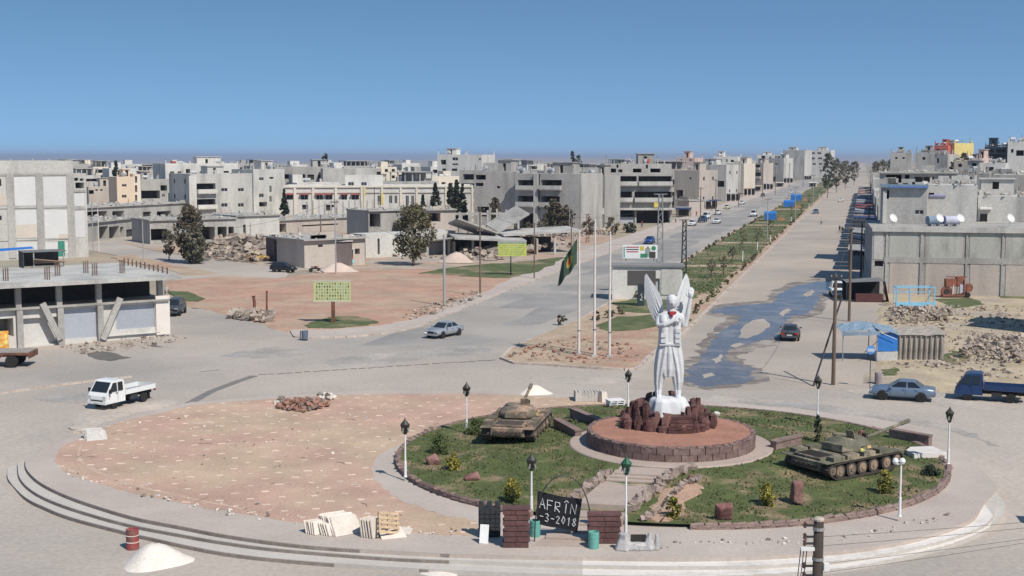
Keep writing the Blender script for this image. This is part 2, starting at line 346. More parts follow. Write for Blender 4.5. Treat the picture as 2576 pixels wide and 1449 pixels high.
struct(sheet('nose_grass', jag(gp([(1505, 822), (1560, 800), (1660, 795), (1690, 815), (1600, 835), (1530, 838)]), .4, 31, 4), .165, grass_med))
struct(sheet('nose_grass', jag(gp([(1540, 765), (1640, 752), (1700, 765), (1660, 790), (1575, 788)]), .4, 32, 4), .165, grass_med))
# right-hand lot with rubble
rlot = jag(gp([(2196, 966), (2228, 900), (2212, 800), (2230, 770), (2225, 735), (2700, 730), (2900, 1010), (2576, 1003), (2420, 988), (2300, 975)]), .35, 41, 4)
struct(skirted('rubble_lot', rlot, .10, dirt_lot, .8, 4))
for i, P in enumerate([[(2360, 905), (2400, 885), (2440, 900), (2420, 922), (2385, 918)], [(2350, 755), (2440, 752), (2480, 768), (2400, 780)], [(2500, 738), (2600, 742), (2600, 755), (2520, 752)], [(2215, 935), (2255, 928), (2260, 945), (2222, 948)]]):
    struct(sheet('weed_patch', jag(gp(P), .3, 50 + i, 5), .13, grass_med))
# water running down the right carriageway
wet = mat('wet_asphalt', (.2, .17, .145), .7, .3, .3, 3, col2=(.34, .29, .245), mixlo=.48, mixhi=.6, msc=.5)
water = mat('puddle_water', (.14, .13, .135), .18, .3, .5, 3, .06, col2=(.22, .19, .17), mixlo=.5, mixhi=.62, msc=.35, spec=.14)
pud = [(2118, 712), (2060, 708), (1990, 722), (1958, 742), (1945, 762), (1880, 766), (1800, 776), (1790, 786), (1862, 794), (1852, 812), (1815, 832), (1782, 865), (1765, 898), (1738, 918), (1722, 938), (1728, 962), (1780, 974), (1850, 966), (1905, 956), (1880, 940), (1905, 928), (1848, 914), (1822, 900), (1830, 880), (1880, 868), (1940, 852), (1962, 838), (1975, 812), (1990, 796), (2035, 788), (2052, 770), (2062, 742), (2098, 730)]
wetp = [(2130, 706), (2050, 700), (1975, 716), (1940, 735), (1930, 755), (1860, 760), (1785, 770), (1765, 790), (1830, 800), (1800, 828), (1762, 862), (1745, 895), (1715, 920), (1700, 945), (1712, 968), (1780, 980), (1870, 972), (1930, 955), (1915, 930), (1880, 915), (1860, 895), (1900, 880), (1960, 862), (1985, 840), (2000, 808), (2050, 796), (2075, 770), (2085, 745), (2115, 735)]
struct(sheet('wet_patch', jag(gp(wetp), .5, 61, 6), .008, wet))
struct(sheet('puddle', jag(gp(pud), .38, 62, 6), .013, water))
for i, P in enumerate([[(1862, 832), (1890, 806), (1925, 802), (1940, 818), (1915, 838), (1880, 852), (1858, 850)], [(1900, 862), (1925, 855), (1948, 858), (1930, 868)], [(1838, 870), (1860, 862), (1872, 866), (1850, 876)], [(1792, 905), (1815, 890), (1822, 898), (1800, 918)], [(1958, 790), (1980, 776), (1990, 780), (1970, 796)], [(1765, 945), (1790, 938), (1800, 944), (1772, 952)], [(2020, 740), (2044, 728), (2050, 735), (2030, 748)]]):
    struct(sheet('dry_island', jag(gp(P), .15, 64 + i, 4), .018, asphalt3))
# worn joints and cable trenches across the road, oil stains
tar = mat('tar_joint', (.2, .185, .17), .9, .3, 2, 6)
def road_line(pts, w, z=.004, name='road_joint'):
    q = [VG(*p) for p in pts]; m = MB()
    for a, b in zip(q[:-1], q[1:]):
        n = (b - a).cross(Vector((0, 0, 1))).normalized() * w / 2
        m.add([a - n + Vector((0, 0, z)), b - n + Vector((0, 0, z)), b + n + Vector((0, 0, z)), a + n + Vector((0, 0, z))], [(0, 1, 2, 3)])
    return struct(m.build(name, tar))
kerb('island_kerb', gp([(-60, 1003), (0, 991), (110, 975), (235, 959), (330, 949)]), 0, kerb_w, .12, .3, 1.0)
for k in range(26):
    x0, x1 = 650 + k * 23, 650 + k * 23 + random.uniform(14, 22)
    road_line([(x0, 943 - (x0 - 650) * .064 + random.uniform(-1, 1)), (x1, 943 - (x1 - 650) * .064)], random.uniform(.2, .36))
road_line([(470, 1018), (530, 985), (590, 962), (640, 945)], .7)
road_line([(1890, 940), (2040, 968)], .14); road_line([(2010, 800), (2120, 815)], .12); road_line([(505, 935), (552, 930)], .12)
for P in ([(220, 890), (250, 882), (300, 890), (325, 900), (280, 908), (235, 902)], [(370, 868), (440, 855), (460, 858), (400, 874)]):
    struct(sheet('oil_stain', jag(gp(P), .2, 71, 4), -.002, mat('oil_stain', (.15, .135, .12), .8, .4, .8, 4)))

# ---------------------------------------------------------------- the roundabout: steps, plaza, garden
GC = Vector((9.1, 75.0))                               # centre of garden and stage
def gard(x, y):
    r = hypot(x - GC.x, y - GC.y); return .22 + .5 * (1 - sst(5.5, 13.5, r))
def VN(x, y):                                          # point on the garden lawn
    p = V(x, y, .3)
    for _ in range(5): p = V(x, y, gard(p.x, p.y))
    return p
L3 = [(63, 1155), (66, 1178), (90, 1205), (130, 1229), (200, 1258), (330, 1298), (450, 1322), (560, 1343), (700, 1363), (850, 1377), (1130, 1392), (1465, 1400), (1800, 1402), (2080, 1388), (2230, 1369), (2320, 1350), (2420, 1318), (2455, 1296), (2475, 1262)]
L2 = [(44, 1164), (49, 1200), (80, 1233), (140, 1263), (235, 1294), (330, 1319), (450, 1342), (560, 1361), (700, 1379), (960, 1400), (1130, 1408), (1465, 1421), (1800, 1424), (2076, 1412), (2200, 1396), (2300, 1376), (2400, 1350), (2470, 1323), (2498, 1298), (2508, 1272)]
L1 = [(20, 1176), (21, 1205), (60, 1248), (110, 1274), (180, 1301), (315, 1336), (355, 1346), (560, 1388), (780, 1411), (1078, 1431), (1465, 1446), (1800, 1449), (2080, 1432), (2210, 1412), (2320, 1388), (2420, 1358), (2490, 1326), (2520, 1298), (2530, 1268)]
backp = [(2510, 1225), (2440, 1148), (2340, 1085), (2200, 1052), (2000, 1030), (1830, 1012), (1560, 998), (1200, 984), (900, 984), (640, 1000), (480, 1012), (360, 1040), (230, 1082), (130, 1120)]
step_l = mat('step_concrete', (.48, .44, .395), .9, .12, .4, 5, .1)
bk = [tuple(V(x, y, 0)[:2]) for x, y in backp]
for nm, ln, z, m in (('lower_step', L1, -.37, step_l), ('middle_step', L2, -.185, step_l), ('plaza', L3, 0.012, pave_conc)):
    o = MB().prism(crom(gp(ln, z), 5) + bk, -.9, z).build(nm, m); struct(o)
    if nm == 'plaza': plaza = o
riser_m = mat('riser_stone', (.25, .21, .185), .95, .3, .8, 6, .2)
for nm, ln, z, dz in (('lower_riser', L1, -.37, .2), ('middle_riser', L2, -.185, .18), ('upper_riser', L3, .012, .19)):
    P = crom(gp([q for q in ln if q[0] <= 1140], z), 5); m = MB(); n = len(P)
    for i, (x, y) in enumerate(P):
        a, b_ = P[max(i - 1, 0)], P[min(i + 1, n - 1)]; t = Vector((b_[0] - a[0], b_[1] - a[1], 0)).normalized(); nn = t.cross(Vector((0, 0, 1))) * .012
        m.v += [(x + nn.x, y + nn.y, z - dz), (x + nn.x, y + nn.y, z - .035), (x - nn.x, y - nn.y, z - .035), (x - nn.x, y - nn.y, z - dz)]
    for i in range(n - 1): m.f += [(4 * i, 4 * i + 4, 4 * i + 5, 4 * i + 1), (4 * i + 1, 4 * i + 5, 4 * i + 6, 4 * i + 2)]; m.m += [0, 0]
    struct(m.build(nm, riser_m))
def band(a, b, z, name, m, parent=None, th=.03):       # cladding strip between two edge lines
    A = crom(gp(a, z), 4); B = crom(gp(b, z), 4)
    return MB().prism(A + B[::-1], z - th, z + .006).build(name, m, parent)
for lo, up, z, n in ((L2, L3, -.185, 'stone_tread'), (L1, L2, -.37, 'stone_tread')):
    a = [p for p in lo if p[0] >= 1465 and p[0] < 2500]; b = [p for p in up if p[0] >= 1465 and p[0] < 2500]
    struct(band([(x, y) for x, y in a], [(x, y + 3) for x, y in b], z, n, stone_white))
red = crom(gp([(140, 1152), (158, 1124), (230, 1090), (300, 1062), (390, 1042), (480, 1020), (640, 1007), (760, 998), (900, 992), (1200, 991), (1440, 1002), (1520, 1018), (1430, 1038), (1215, 1058), (1110, 1080), (1010, 1116), (950, 1150), (935, 1185), (960, 1225), (1020, 1262), (1120, 1296), (1200, 1312), (1190, 1345), (1050, 1342), (900, 1330), (700, 1306), (560, 1284), (420, 1258), (300, 1230), (205, 1202), (152, 1178)], .02), 3, True)
redo = struct(sheet('plaza_paving', jag(red, .12, 81, 2), .02, paving))
struct(sheet('inlay_band', [tuple(V(x, y, .026)[:2]) for x, y in crom([(205, 1120), (204, 1150), (240, 1180), (330, 1215), (450, 1245), (620, 1280), (625, 1284), (450, 1250), (325, 1219), (232, 1184), (196, 1152), (199, 1120)], 4, True)], .026, mat('inlay', (.5, .36, .27), .9, .2, .6, 5)))
pm = MB().box((0, 0, 0), (.42, .2, .05)).mesh('paver', paver_w)
n = 0; PX = V(300, 1150); a0 = radians(12)
cand = []
for i in range(-40, 60):
    for j in range(-30, 40):
        u, v = i * 1.6 + (j % 2) * .8, j * 1.35
        x = -12 + u * cos(a0) - v * sin(a0) + random.uniform(-.06, .06); y = 74 + u * sin(a0) + v * cos(a0) + random.uniform(-.06, .06)
        if inpoly(x, y, red) and random.random() < .9: cand.append((x, y))
random.shuffle(cand)
for x, y in cand[:300]:
    o = ob('paver', pm, redo, (x, y, .008), random.choice((.15, .3, .0, -.1)) + random.uniform(-.25, .25), (random.uniform(.6, 1.1), random.uniform(.7, 1.1), 1))
# garden lawn
EL = [(GC.x + 15.6 * cos(2 * pi * k / 96), GC.y + 14.9 * sin(2 * pi * k / 96)) for k in range(96)]
m = MB(); rings = 14
for i in range(rings + 1):
    t = i / rings
    for k in range(96):
        x, y = GC.x + (EL[k][0] - GC.x) * t, GC.y + (EL[k][1] - GC.y) * t; m.v.append((x, y, gard(x, y) + random.uniform(-.02, .02)))
for i in range(rings):
    for k in range(96):
        m.f.append((i * 96 + k, (i + 1) * 96 + k, (i + 1) * 96 + (k + 1) % 96, i * 96 + (k + 1) % 96)); m.m.append(0)
lawn = struct(m.build('lawn', grass_m, smooth=True))
walk = gp([(1370, 1365), (1475, 1365), (1555, 1275), (1680, 1200), (1540, 1190), (1455, 1268), (1345, 1345)], .2)
bare = [gp([(1632, 1284), (1655, 1250), (1705, 1224), (1775, 1232), (1728, 1260), (1712, 1292), (1660, 1306)], .4)]
R = random.Random(3); m = MB()
for _ in range(21000):
    a = R.uniform(0, 2 * pi); r = sqrt(R.random()); x, y = GC.x + 15.4 * r * cos(a), GC.y + 14.7 * r * sin(a)
    if hypot(x - GC.x, y - GC.y) < 5.8 or inpoly(x, y, walk) or inpoly(x, y, bare[0]): continue
    if sin(x * 1.3) * sin(y * .9 + x * .4) + R.uniform(-.6, .6) > .35: continue
    z = gard(x, y); b = R.uniform(0, pi); h = R.uniform(.04, .13); w = R.uniform(.03, .08)
    m.add([(x - w * cos(b), y - w * sin(b), z), (x + w * cos(b), y + w * sin(b), z), (x + R.uniform(-.05, .05), y + R.uniform(-.05, .05), z + h)], [(0, 1, 2)])
tag(m.build('grass_blades', grass_b), 'short green grass growing over the garden of the roundabout', 'grass', kind='stuff')
m = MB().prism([(p[0], p[1]) for p in jag(crom(bare[0], 3, True), .15, 5, 2)], .1, .47)
m2 = MB()
P = jag(crom(bare[0], 3, True), .15, 5, 2); cxp = sum(p[0] for p in P) / len(P); cyp = sum(p[1] for p in P) / len(P)
m2.add([(cxp, cyp, gard(cxp, cyp) + .06)] + [(p[0], p[1], gard(p[0], p[1]) + .004) for p in P], [(0, i + 1, (i + 1) % len(P) + 1) for i in range(len(P))])
struct(m2.build('bare_soil', dirt_red, smooth=True))
# kerb of brownish red stones round the garden, open at the gate
gk = MB(); gate_a = (1.2, 8.2)
kst = []
for k in range(150):
    w = 2 * pi * k / 150; x, y = GC.x + 15.75 * cos(w), GC.y + 15.05 * sin(w)
    if y < 66 and gate_a[0] < x < gate_a[1]: continue
    kst.append((x, y, atan2(15.05 * cos(w), -15.75 * sin(w))))
kb = struct(ob('garden_kerb', None, None, (GC.x, GC.y, 0)))
km = [MB().rock((0, 0, 0), (.8, .42, .52), 0, 0, s).mesh('kerb_stone', kerb_red) for s in (1, 4, 9)]
kroot = MB()
for x, y, r in kst: kroot.box((x, y, .08), (.72, .3, .34), r)
kbo = struct(kroot.build('garden_kerb_bed', kerb_red)); bpy.data.objects.remove(kb)
for x, y, r in kst:
    if y < 82: ob('kerb_stone', random.choice(km), kbo, (x, y, .2 + random.uniform(-.03, .03)), r + random.uniform(-.05, .05), (random.uniform(.8, .95), .8, .5))
# stairs and path from the gate up to the stage
path = crom(gp([(1350, 1350), (1470, 1352), (1560, 1280), (1640, 1225), (1560, 1205), (1470, 1262)], .4), 3, True)
struct(MB().prism(gp([(1452, 1268), (1592, 1275), (1668, 1212), (1525, 1205)], .45), -.2, .5).build('garden_path', path_conc))
stairs = struct(ob('lower_stairs', MB().prism(gp([(1340, 1372), (1480, 1374), (1570, 1300), (1440, 1294)], .05), -.3, .05).mesh('lower_stairs', path_conc)))
def px_step(l, r, z, depth, parent, zb=0, name='stair_tread'):
    A, B = V(l[0], l[1], z), V(r[0], r[1], z); t = (B - A); L = hypot(t.x, t.y); rz = atan2(t.y, t.x)
    c = (A + B) / 2 + Vector((-sin(rz), cos(rz), 0)) * depth / 2
    return cube(name, parent, path_conc, (c.x, c.y, (z + zb) / 2), (L, depth, z - zb), rz)
for i in range(4):
    t = i / 3; px_step((1372 + 26 * i, 1352 - 18 * i), (1488 + 26 * i, 1356 - 17 * i), .14 + .09 * i, 1.1, stairs, -.1)
upst = struct(ob('upper_stairs', MB().prism(gp([(1512, 1215), (1668, 1224), (1690, 1165), (1560, 1160)], .4), 0, .42).mesh('upper_stairs', path_conc)))
for i in range(4):
    px_step((1512 + 12 * i, 1216 - 9 * i), (1662 + 4 * i, 1224 - 9 * i), .52 + .09 * i, 1.6, upst, 0)
# rough stone edging along both sides of the path
edge = MB()
def edging(pts, n, s=.42, seed=0):
    R = random.Random(seed); pts = crom(pts, 10)
    for i in range(n):
        p = pts[int(i / n * (len(pts) - 1))]; g = VN(*p)
        edge.rock((g.x + R.uniform(-.12, .12), g.y + R.uniform(-.12, .12), g.z + .12), (s * R.uniform(.6, 1.3), s * R.uniform(.6, 1.2), s * R.uniform(.6, 1.3)), R.uniform(0, 3), 0, R.random())
edging([(1440, 1262), (1490, 1225), (1530, 1190)], 26, .45, 1); edging([(1590, 1285), (1640, 1240), (1690, 1200), (1740, 1180)], 34, .5, 2); edging([(1620, 1310), (1680, 1268), (1720, 1222), (1770, 1205)], 26, .3, 3)
tag(edge.build('edging_stones', mat('edging_stone', (.3, .235, .2), .95, .3, 2, 8, .4)), 'rough stones edging both sides of the garden path', 'stones', kind='stuff')
struct(MB().lathe([(5.95, 0), (5.95, .74), (5.88, .8), (0, .8)], 72, (GC.x + .2, GC.y, 0)).build('stage_ring', path_conc))
st_wall = mat('stage_stone', (.17, .11, .1), .85, .35, 1.4, 6, .4, col2=(.23, .16, .14), msc=.8)
stg = thing('round_stage', 'low round stage walled in dark red stone under the white statue', 'stage', (GC.x + .2, GC.y, 0))
MB().lathe([(4.78, .78), (4.82, 1.56), (0, 1.56)], 72).build('core', st_wall, stg)
MB().lathe([(4.62, 1.5), (4.62, 1.632), (0, 1.632)], 72).build('floor', mat('stage_floor', (.36, .18, .125), .95, .25, .8, 6, .3), stg)
cop = [MB().rock((0, 0, 0), (.62, .42, .34), 0, 0, s).mesh('coping_stone', st_wall) for s in (2, 5, 8)]
for k in range(56):
    w = 2 * pi * k / 56; ob('coping_stone', cop[k % 3], stg, (4.74 * cos(w), 4.74 * sin(w), 1.585), w + pi / 2, (.88, .8, .42))
fc = [MB().box((0, 0, 0), (.86, .12, .36)).mesh('facing_stone', st_wall)]
for r in range(2):
    for k in range(34):
        w = 2 * pi * (k + .5 * r) / 34
        if sin(w) < .35: ob('facing_stone', fc[0], stg, (4.84 * cos(w), 4.84 * sin(w), .99 + .385 * r), w + pi / 2, (random.uniform(.97, 1.02), random.uniform(.85, 1.1), 1.04))
# low retaining walls at the side steps
for nm, a, b, h in (('garden_wall', (2240, 1100), (2340, 1118), .45), ('garden_wall', (1945, 1130), (2010, 1118), .4), ('garden_wall', (1440, 1052), (1560, 1088), .35), ('garden_wall', (1400, 1075), (1455, 1100), .35)):
    A, B = VN(*a), VN(*b); t = B - A; L = hypot(t.x, t.y); c = (A + B) / 2
    o = MB().box((0, 0, 0), (L, .4, h + .3)).box((0, 0, h / 2 + .2), (L + .08, .5, .1)).build('garden_wall', kerb_red, None, (c.x, c.y, c.z + .1), atan2(t.y, t.x))
    tag(o, {2240: 'low red stone wall behind the tank with the long gun', 1945: 'short red stone wall between the round stage and the right tank', 1440: 'low stone wall running back from the stage past the white crates', 1400: 'low stone wall between the left tank and the round stage'}[a[0]], 'wall')
o = MB().prism(gp([(2280, 1132), (2290, 1124), (2345, 1122), (2382, 1138), (2300, 1142)], .5), 0, .5).build('side_landing', stone_white); struct(o)
# ---------------------------------------------------------------- buildings
def wallbox(W, D, H, ops, mats, base=-1.5):
    """box with real recesses; ops: face -> [(u0, u1, v0, v1, depth)]; slot 1 is the inside of a recess"""
    m = MB()
    fr = {'f': (lambda u, v, d: (u, d, v), W), 'r': (lambda u, v, d: (W - d, u, v), D), 'l': (lambda u, v, d: (d, D - u, v), D), 'b': (lambda u, v, d: (W - u, D - d, v), W)}
    for k, (P, U) in fr.items():
        o = [q for q in ops.get(k, []) if q[1] - q[0] > .05 and q[3] - q[2] > .05]
        o = [(max(q[0], .02), min(q[1], U - .02), max(q[2], base + .1), min(q[3], H - .05), q[4]) for q in o]
        o = [q for q in o if q[1] > q[0] and q[3] > q[2]]
        us = sorted({0, U} | {q[0] for q in o} | {q[1] for q in o}); vs = sorted({base, H} | {q[2] for q in o} | {q[3] for q in o})
        for a, b in zip(us[:-1], us[1:]):
            for c, e in zip(vs[:-1], vs[1:]):
                mu, mv = (a + b) / 2, (c + e) / 2
                if any(q[0] < mu < q[1] and q[2] < mv < q[3] for q in o): continue
                m.add([P(a, c, 0), P(b, c, 0), P(b, e, 0), P(a, e, 0)], [(0, 1, 2, 3)])
        for a, b, c, e, d in o:
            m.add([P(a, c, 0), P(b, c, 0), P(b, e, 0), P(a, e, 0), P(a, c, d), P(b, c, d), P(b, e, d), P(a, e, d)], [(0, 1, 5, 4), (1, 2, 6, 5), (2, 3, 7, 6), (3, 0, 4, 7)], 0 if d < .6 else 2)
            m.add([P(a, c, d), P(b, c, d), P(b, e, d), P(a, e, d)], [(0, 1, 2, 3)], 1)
    m.add([(0, 0, H), (W, 0, H), (W, D, H), (0, D, H)], [(0, 1, 2, 3)])
    return m.mesh('wall', mats)
OCC = []
class Bld:
    def __init__(s, name, label, xa, da, xb, db, ytop, D, wall, ops=(), cat='building', z0=0.0, group=None, side=None, roof=True, dz=None, inside=None, parapet=.0, recess=None):
        A = Vd(xa, 400, da); B = Vd(xb, 400, db)
        s.A = Vector((A.x, A.y)); s.B = Vector((B.x, B.y)); s.W = (s.B - s.A).length; s.D = D
        s.yaw = atan2(B.y - A.y, B.x - A.x); s.z0 = z0
        s.H = (zat(ytop, da) if dz is None else z0 + dz) - z0
        OCC.append(((s.A + s.B) / 2 + Vector((-sin(s.yaw), cos(s.yaw))) * D / 2, hypot(s.W, D) / 2))
        s.t = thing(name, label, cat, (s.A.x, s.A.y, z0), s.yaw, group)
        s.wall = wall; o = {'f': [], 'l': [], 'r': []}; s.post = []
        for q in ops:
            k = q[0]; u0, v0 = s.uv(q[1], q[4]); u1, v1 = s.uv(q[3], q[2])
            dep = {'w': .22, 'o': 3.5, 'b': 1.5, 's': .18, 'd': .35, 'n': .5}[k]
            if k == 'b' and recess: dep = recess
            o['f'].append((u0, u1, v0, v1, dep)); s.post.append((k, u0, u1, v0, v1, dep))
        if side:
            for f, nc, nf, kind in side:
                U = D
                for c in range(nc):
                    for r in range(nf):
                        uu = U * (c + .5) / nc; vv = s.H * (r + .5) / nf
                        o[f].append((uu - .55, uu + .55, vv - .1, vv + 1.1, .25 if kind == 'w' else 2.5))
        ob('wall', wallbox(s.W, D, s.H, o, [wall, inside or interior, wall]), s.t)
        for k, u0, u1, v0, v1, dep in s.post:
            w, h, cu, cv = u1 - u0, v1 - v0, (u0 + u1) / 2, (v0 + v1) / 2
            if k == 'w':
                p = cube('window', s.t, glass_d, (cu, dep - .04, cv), (w, .05, h))
                fr = MB(); fr.box((0, 0, h / 2 - .05), (w, .06, .1)).box((0, 0, -h / 2 + .05), (w, .06, .1)).box((0, 0, 0), (.07, .06, h - .2))
                f = fr.build('frame', frame_w, p, (0, 0, 0)); f.matrix_parent_inverse = Matrix.Identity(4); f.scale = (1 / w, 1 / .05, 1 / h); f.location = (0, -1.2, 0)
            elif k == 'b':
                ph = min(1.05, h * .42)
                bp = cube('balcony', s.t, wall, (cu, -.55, v0 - .1), (w + .1, 1.1, .2))
                cube('parapet', s.t, conc_l if wall is not conc_l else plaster_w, (cu, -1.07, v0 + ph / 2), (w + .1, .12, ph))
                for e in (-1, 1): cube('parapet', s.t, wall, (cu + e * (w / 2), -.5, v0 + ph / 2), (.12, 1.0, ph))
                nw = max(1, int(w / 4))
                for i in range(nw):
                    uu = u0 + w * (i + .5) / nw
                    cube('window', s.t, glass_d, (uu - .5, dep - .03, v0 + h * .5), (1.2, .08, h * .38)); cube('door', s.t, mat('balcony_door', (.09, .075, .065), .8), (uu + .9, dep - .03, v0 + h * .38), (.85, .08, h * .7))
            elif k == 's':
                sh = cube('shutter', s.t, mat('shutter_metal', (.42, .44, .48), .5, .1, .6, 4, metal=.25, objvar=.15), (cu, dep - .03, cv), (w, .04, h))
            elif k == 'd': cube('door', s.t, mat('dark_door', (.06, .055, .055), .7), (cu, dep - .03, cv), (w, .05, h))
        if parapet:
            m = MB(); W_, D_, t = s.W, D, .2
            m.box((W_ / 2, t / 2, s.H + parapet / 2 + .01), (W_ + .02, t, parapet)).box((W_ / 2, D_ - t / 2, s.H + parapet / 2 + .01), (W_ + .02, t, parapet)).box((t / 2, D_ / 2, s.H + parapet / 2 + .01), (t, D_ - 2 * t, parapet)).box((W_ - t / 2, D_ / 2, s.H + parapet / 2 + .01), (t, D_ - 2 * t, parapet))
            m.build('roof_parapet', wall, s.t)
    def uv(s, x, y):                                   # facade coordinates of the point seen at (x, y)
        r = ray(x, y); n = Vector((s.B.y - s.A.y, -(s.B.x - s.A.x))); t = n.dot(s.A) / (n.x * r.x + n.y * r.y)
        p = Vector((r.x * t, r.y * t)); e = (s.B - s.A).normalized()
        return (p - s.A).dot(e), CAMH + r.z * t - s.z0
    def band(s, name, x0, y0, x1, y1, m, proud=.12, thick=None):
        u0, v0 = s.uv(x0, y1); u1, v1 = s.uv(x1, y0); th = thick or proud + .05
        return cube(name, s.t, m, ((u0 + u1) / 2, -proud + th / 2, (v0 + v1) / 2), (u1 - u0, th, v1 - v0))
    def roofstuff(s, n=3, tanks=1, stubs=5, seed=0, pent=True, dish=0):
        R = random.Random(seed)
        if pent:
            w = s.W * R.uniform(.22, .4); x = R.uniform(w / 2 + .3, s.W - w / 2 - .3)
            h = R.uniform(2.2, 2.8); dd = min(s.D * .5, 4)
            pe = ob('stair_house', wallbox(w, dd, h, {'f': [(w * .35, w * .35 + .9, .1, 2.0, .8)]}, [s.wall, interior, s.wall], 0), s.t, (x - w / 2, s.D * .35, s.H))
            cube('roof_slab', pe, s.wall, (w / 2, dd / 2, h + .08), (w + .6, dd + .6, .16))
        for i in range(stubs):
            x, y = .3 + (s.W - .6) * (i / max(1, stubs - 1)), (.3 if i % 2 == 0 else s.D - .3); h = R.uniform(.7, 1.7)
            cube('column_stub', s.t, s.wall, (x, y, s.H + h / 2), (.3, .3, h))
            if R.random() < .6: cube('rebar', s.t, rebar_m, (x, y, s.H + h + .3), (.12, .12, .6))
        tk = mat('water_tank', (.5, .5, .5), .5, .1, 1, 4, metal=.3); tr = mat('red_tank', (.36, .1, .08), .6)
        for i in range(tanks):
            x, y = R.uniform(1, max(1.2, s.W - 1)), R.uniform(1, max(1.2, s.D * .5))
            key = 'tankmesh' + str(i % 3 == 2)
            if key not in UC: UC[key] = MB().tube([(-.75, 0, .9), (.75, 0, .9)], .5, 10).box((-.5, 0, .25), (.1, .8, .5)).box((.5, 0, .25), (.1, .8, .5)).mesh('water_tank', tr if i % 3 == 2 else tk)
            ob('water_tank', UC[key], s.t, (x, y, s.H), R.uniform(0, 3))
        for i in range(dish):
            dish_part(s.t, (R.uniform(.5, s.W - .5), R.uniform(.6, s.D * .4), s.H))
def dish_part(parent, loc, sc=1.0, rz=None):
    if 'dish' not in UC:
        m = MB(); m.tube([(0, 0, 0), (0, 0, .9)], .04, 6)
        o = len(m.v); n = 16
        for r, z in ((0.02, 0), (.25, .03), (.45, .1), (.6, .19)):
            for k in range(n):
                w = 2 * pi * k / n; q = Vector((r * cos(w), -z - .0, r * sin(w) * 1.05)); q = Matrix.Rotation(-.5, 3, 'X') @ q; m.v.append((q.x, q.y - .05, q.z + 1.2))
        for i in range(3):
            for k in range(n): m.f.append((o + i * n + k, o + i * n + (k + 1) % n, o + (i + 1) * n + (k + 1) % n, o + (i + 1) * n + k)); m.m.append(0)
        m.tube([(0, -.1, .8), (0, -.75, 1.1)], .025, 5)
        UC['dish'] = m.mesh('satellite_dish', mat('dish_paint', (.66, .65, .63), .5, .1))
    return ob('satellite_dish', UC['dish'], parent, loc, rz if rz is not None else random.uniform(-.5, .7), (sc, sc, sc))

# -- big unfinished block at the left edge
b = Bld('apartment_block', 'tall pale concrete block with a grid of beams at the left edge', -70, 219, 183, 227.5, 436, 12, conc_l, [('w', -8, 450, 3, 470), ('w', -10, 542, 4, 556)], parapet=2.1)
for x in (-45, 23, 96, 173): b.band('column', x, 436, x + 11, 650, conc, .14)
for y in (436, 520, 601): b.band('beam', -70, y, 183, y + 7, conc, .1)
pan = mat('block_panel', (.585, .575, .555), .92, .07, .3, 4, .05, objvar=.06); pan2 = mat('tan_panel', (.56, .49, .42), .92, .1, .4, 4)
for x0, x1 in ((35, 95), (108, 172)):
    for y0, y1 in ((445, 518), (528, 600), (609, 640)):
        b.band('wall_panel', x0 + 1, y0, x1 - 1, y1, pan, .05)
b.band('wall_panel', 37, 564, 94, 599, pan2, .07); b.band('wall_panel', -40, 485, 20, 518, pan2, .07); b.band('wall_panel', 148, 588, 171, 600, pan2, .07)
for x in (25, 80, 120): b.band('roof_post', x, 400, x + 4, 408, conc, -.2)
b2 = Bld('apartment_block', 'narrow grey end bay of the tall block with broken top windows', 183.5, 227.6, 215, 229.2, 436, 10, conc_l, [('n', 187, 447, 197, 455), ('n', 201, 449, 210, 455), ('o', 190, 459, 211, 474), ('w', 186, 482, 196, 485)])
b2.band('beam', 183, 478, 215, 484, conc, .1); b2.band('beam', 183, 521, 215, 528, conc, .1); b2.band('wall_panel', 187, 529, 212, 598, pan, .05); b2.band('wall_panel', 187, 487, 212, 519, pan, .05)

# -- shop building with open upper floor, left foreground
SA, SB = (-60, 114.5), (425, 127)
b = Bld('shop_building', 'unfinished two-storey shop with roller shutters and open upper floor, left foreground', -300, 112.7, 405, 126.5, 763, 16.5, plaster_w,
        [('s', 162, 772, 243, 854), ('s', 293, 757, 388, 830), ('n', 44, 775, 147, 782), ('o', -10, 800, 33, 850), ('n', 46, 796, 145, 872)], cat='shop', inside=mat('shop_infill', (.55, .53, .5), .92, .1, .5, 4), dz=3.55)
W_, D_, yaw_ = b.W, b.D, b.yaw
# right-hand end wall flares out to the white corner panel
b.band('corner_wall', 392, 742, 424, 842, mat('corner_plaster', (.68, .62, .56), .9, .08), .25)
b.band('lintel', 160, 763, 392, 771, plaster_w, .2); b.band('plinth', 250, 836, 400, 846, conc_l, .25)
fl = cube('upper_floor', b.t, conc, (W_ / 2 + .1, D_ / 2 - .2, 3.62), (W_ + .4, D_ + .6, .16))
for x in (-60, 40, 143, 243, 397):
    u, v = b.uv(x + 6, 760); cube('column', b.t, conc, (u, .1, 4.6), (.5, .5, 2.2)); cube('column', b.t, conc, (u, D_ * .5, 4.6), (.5, .5, 2.2)); cube('column', b.t, conc, (u, D_ - .4, 4.6), (.5, .5, 2.2))
    if x < 300: cube('pier', b.t, conc, (u, -.2, 1.8), (.55, .5, 3.6))
cube('dark_backing', b.t, interior, (W_ / 2, D_ * .22, 4.72), (W_ - .6, .2, 2.1)); cube('end_wall', b.t, conc, (W_ - .25, D_ * .6, 4.7), (.2, D_ * .7, 2.0))  # near-black screen set forward paints the shade of the open upper floor
sl_ = cube('roof_slab', b.t, conc_l, (W_ / 2 + .2, D_ / 2 - .5, 5.86), (W_ + 1.8, D_ + 2.2, .36))
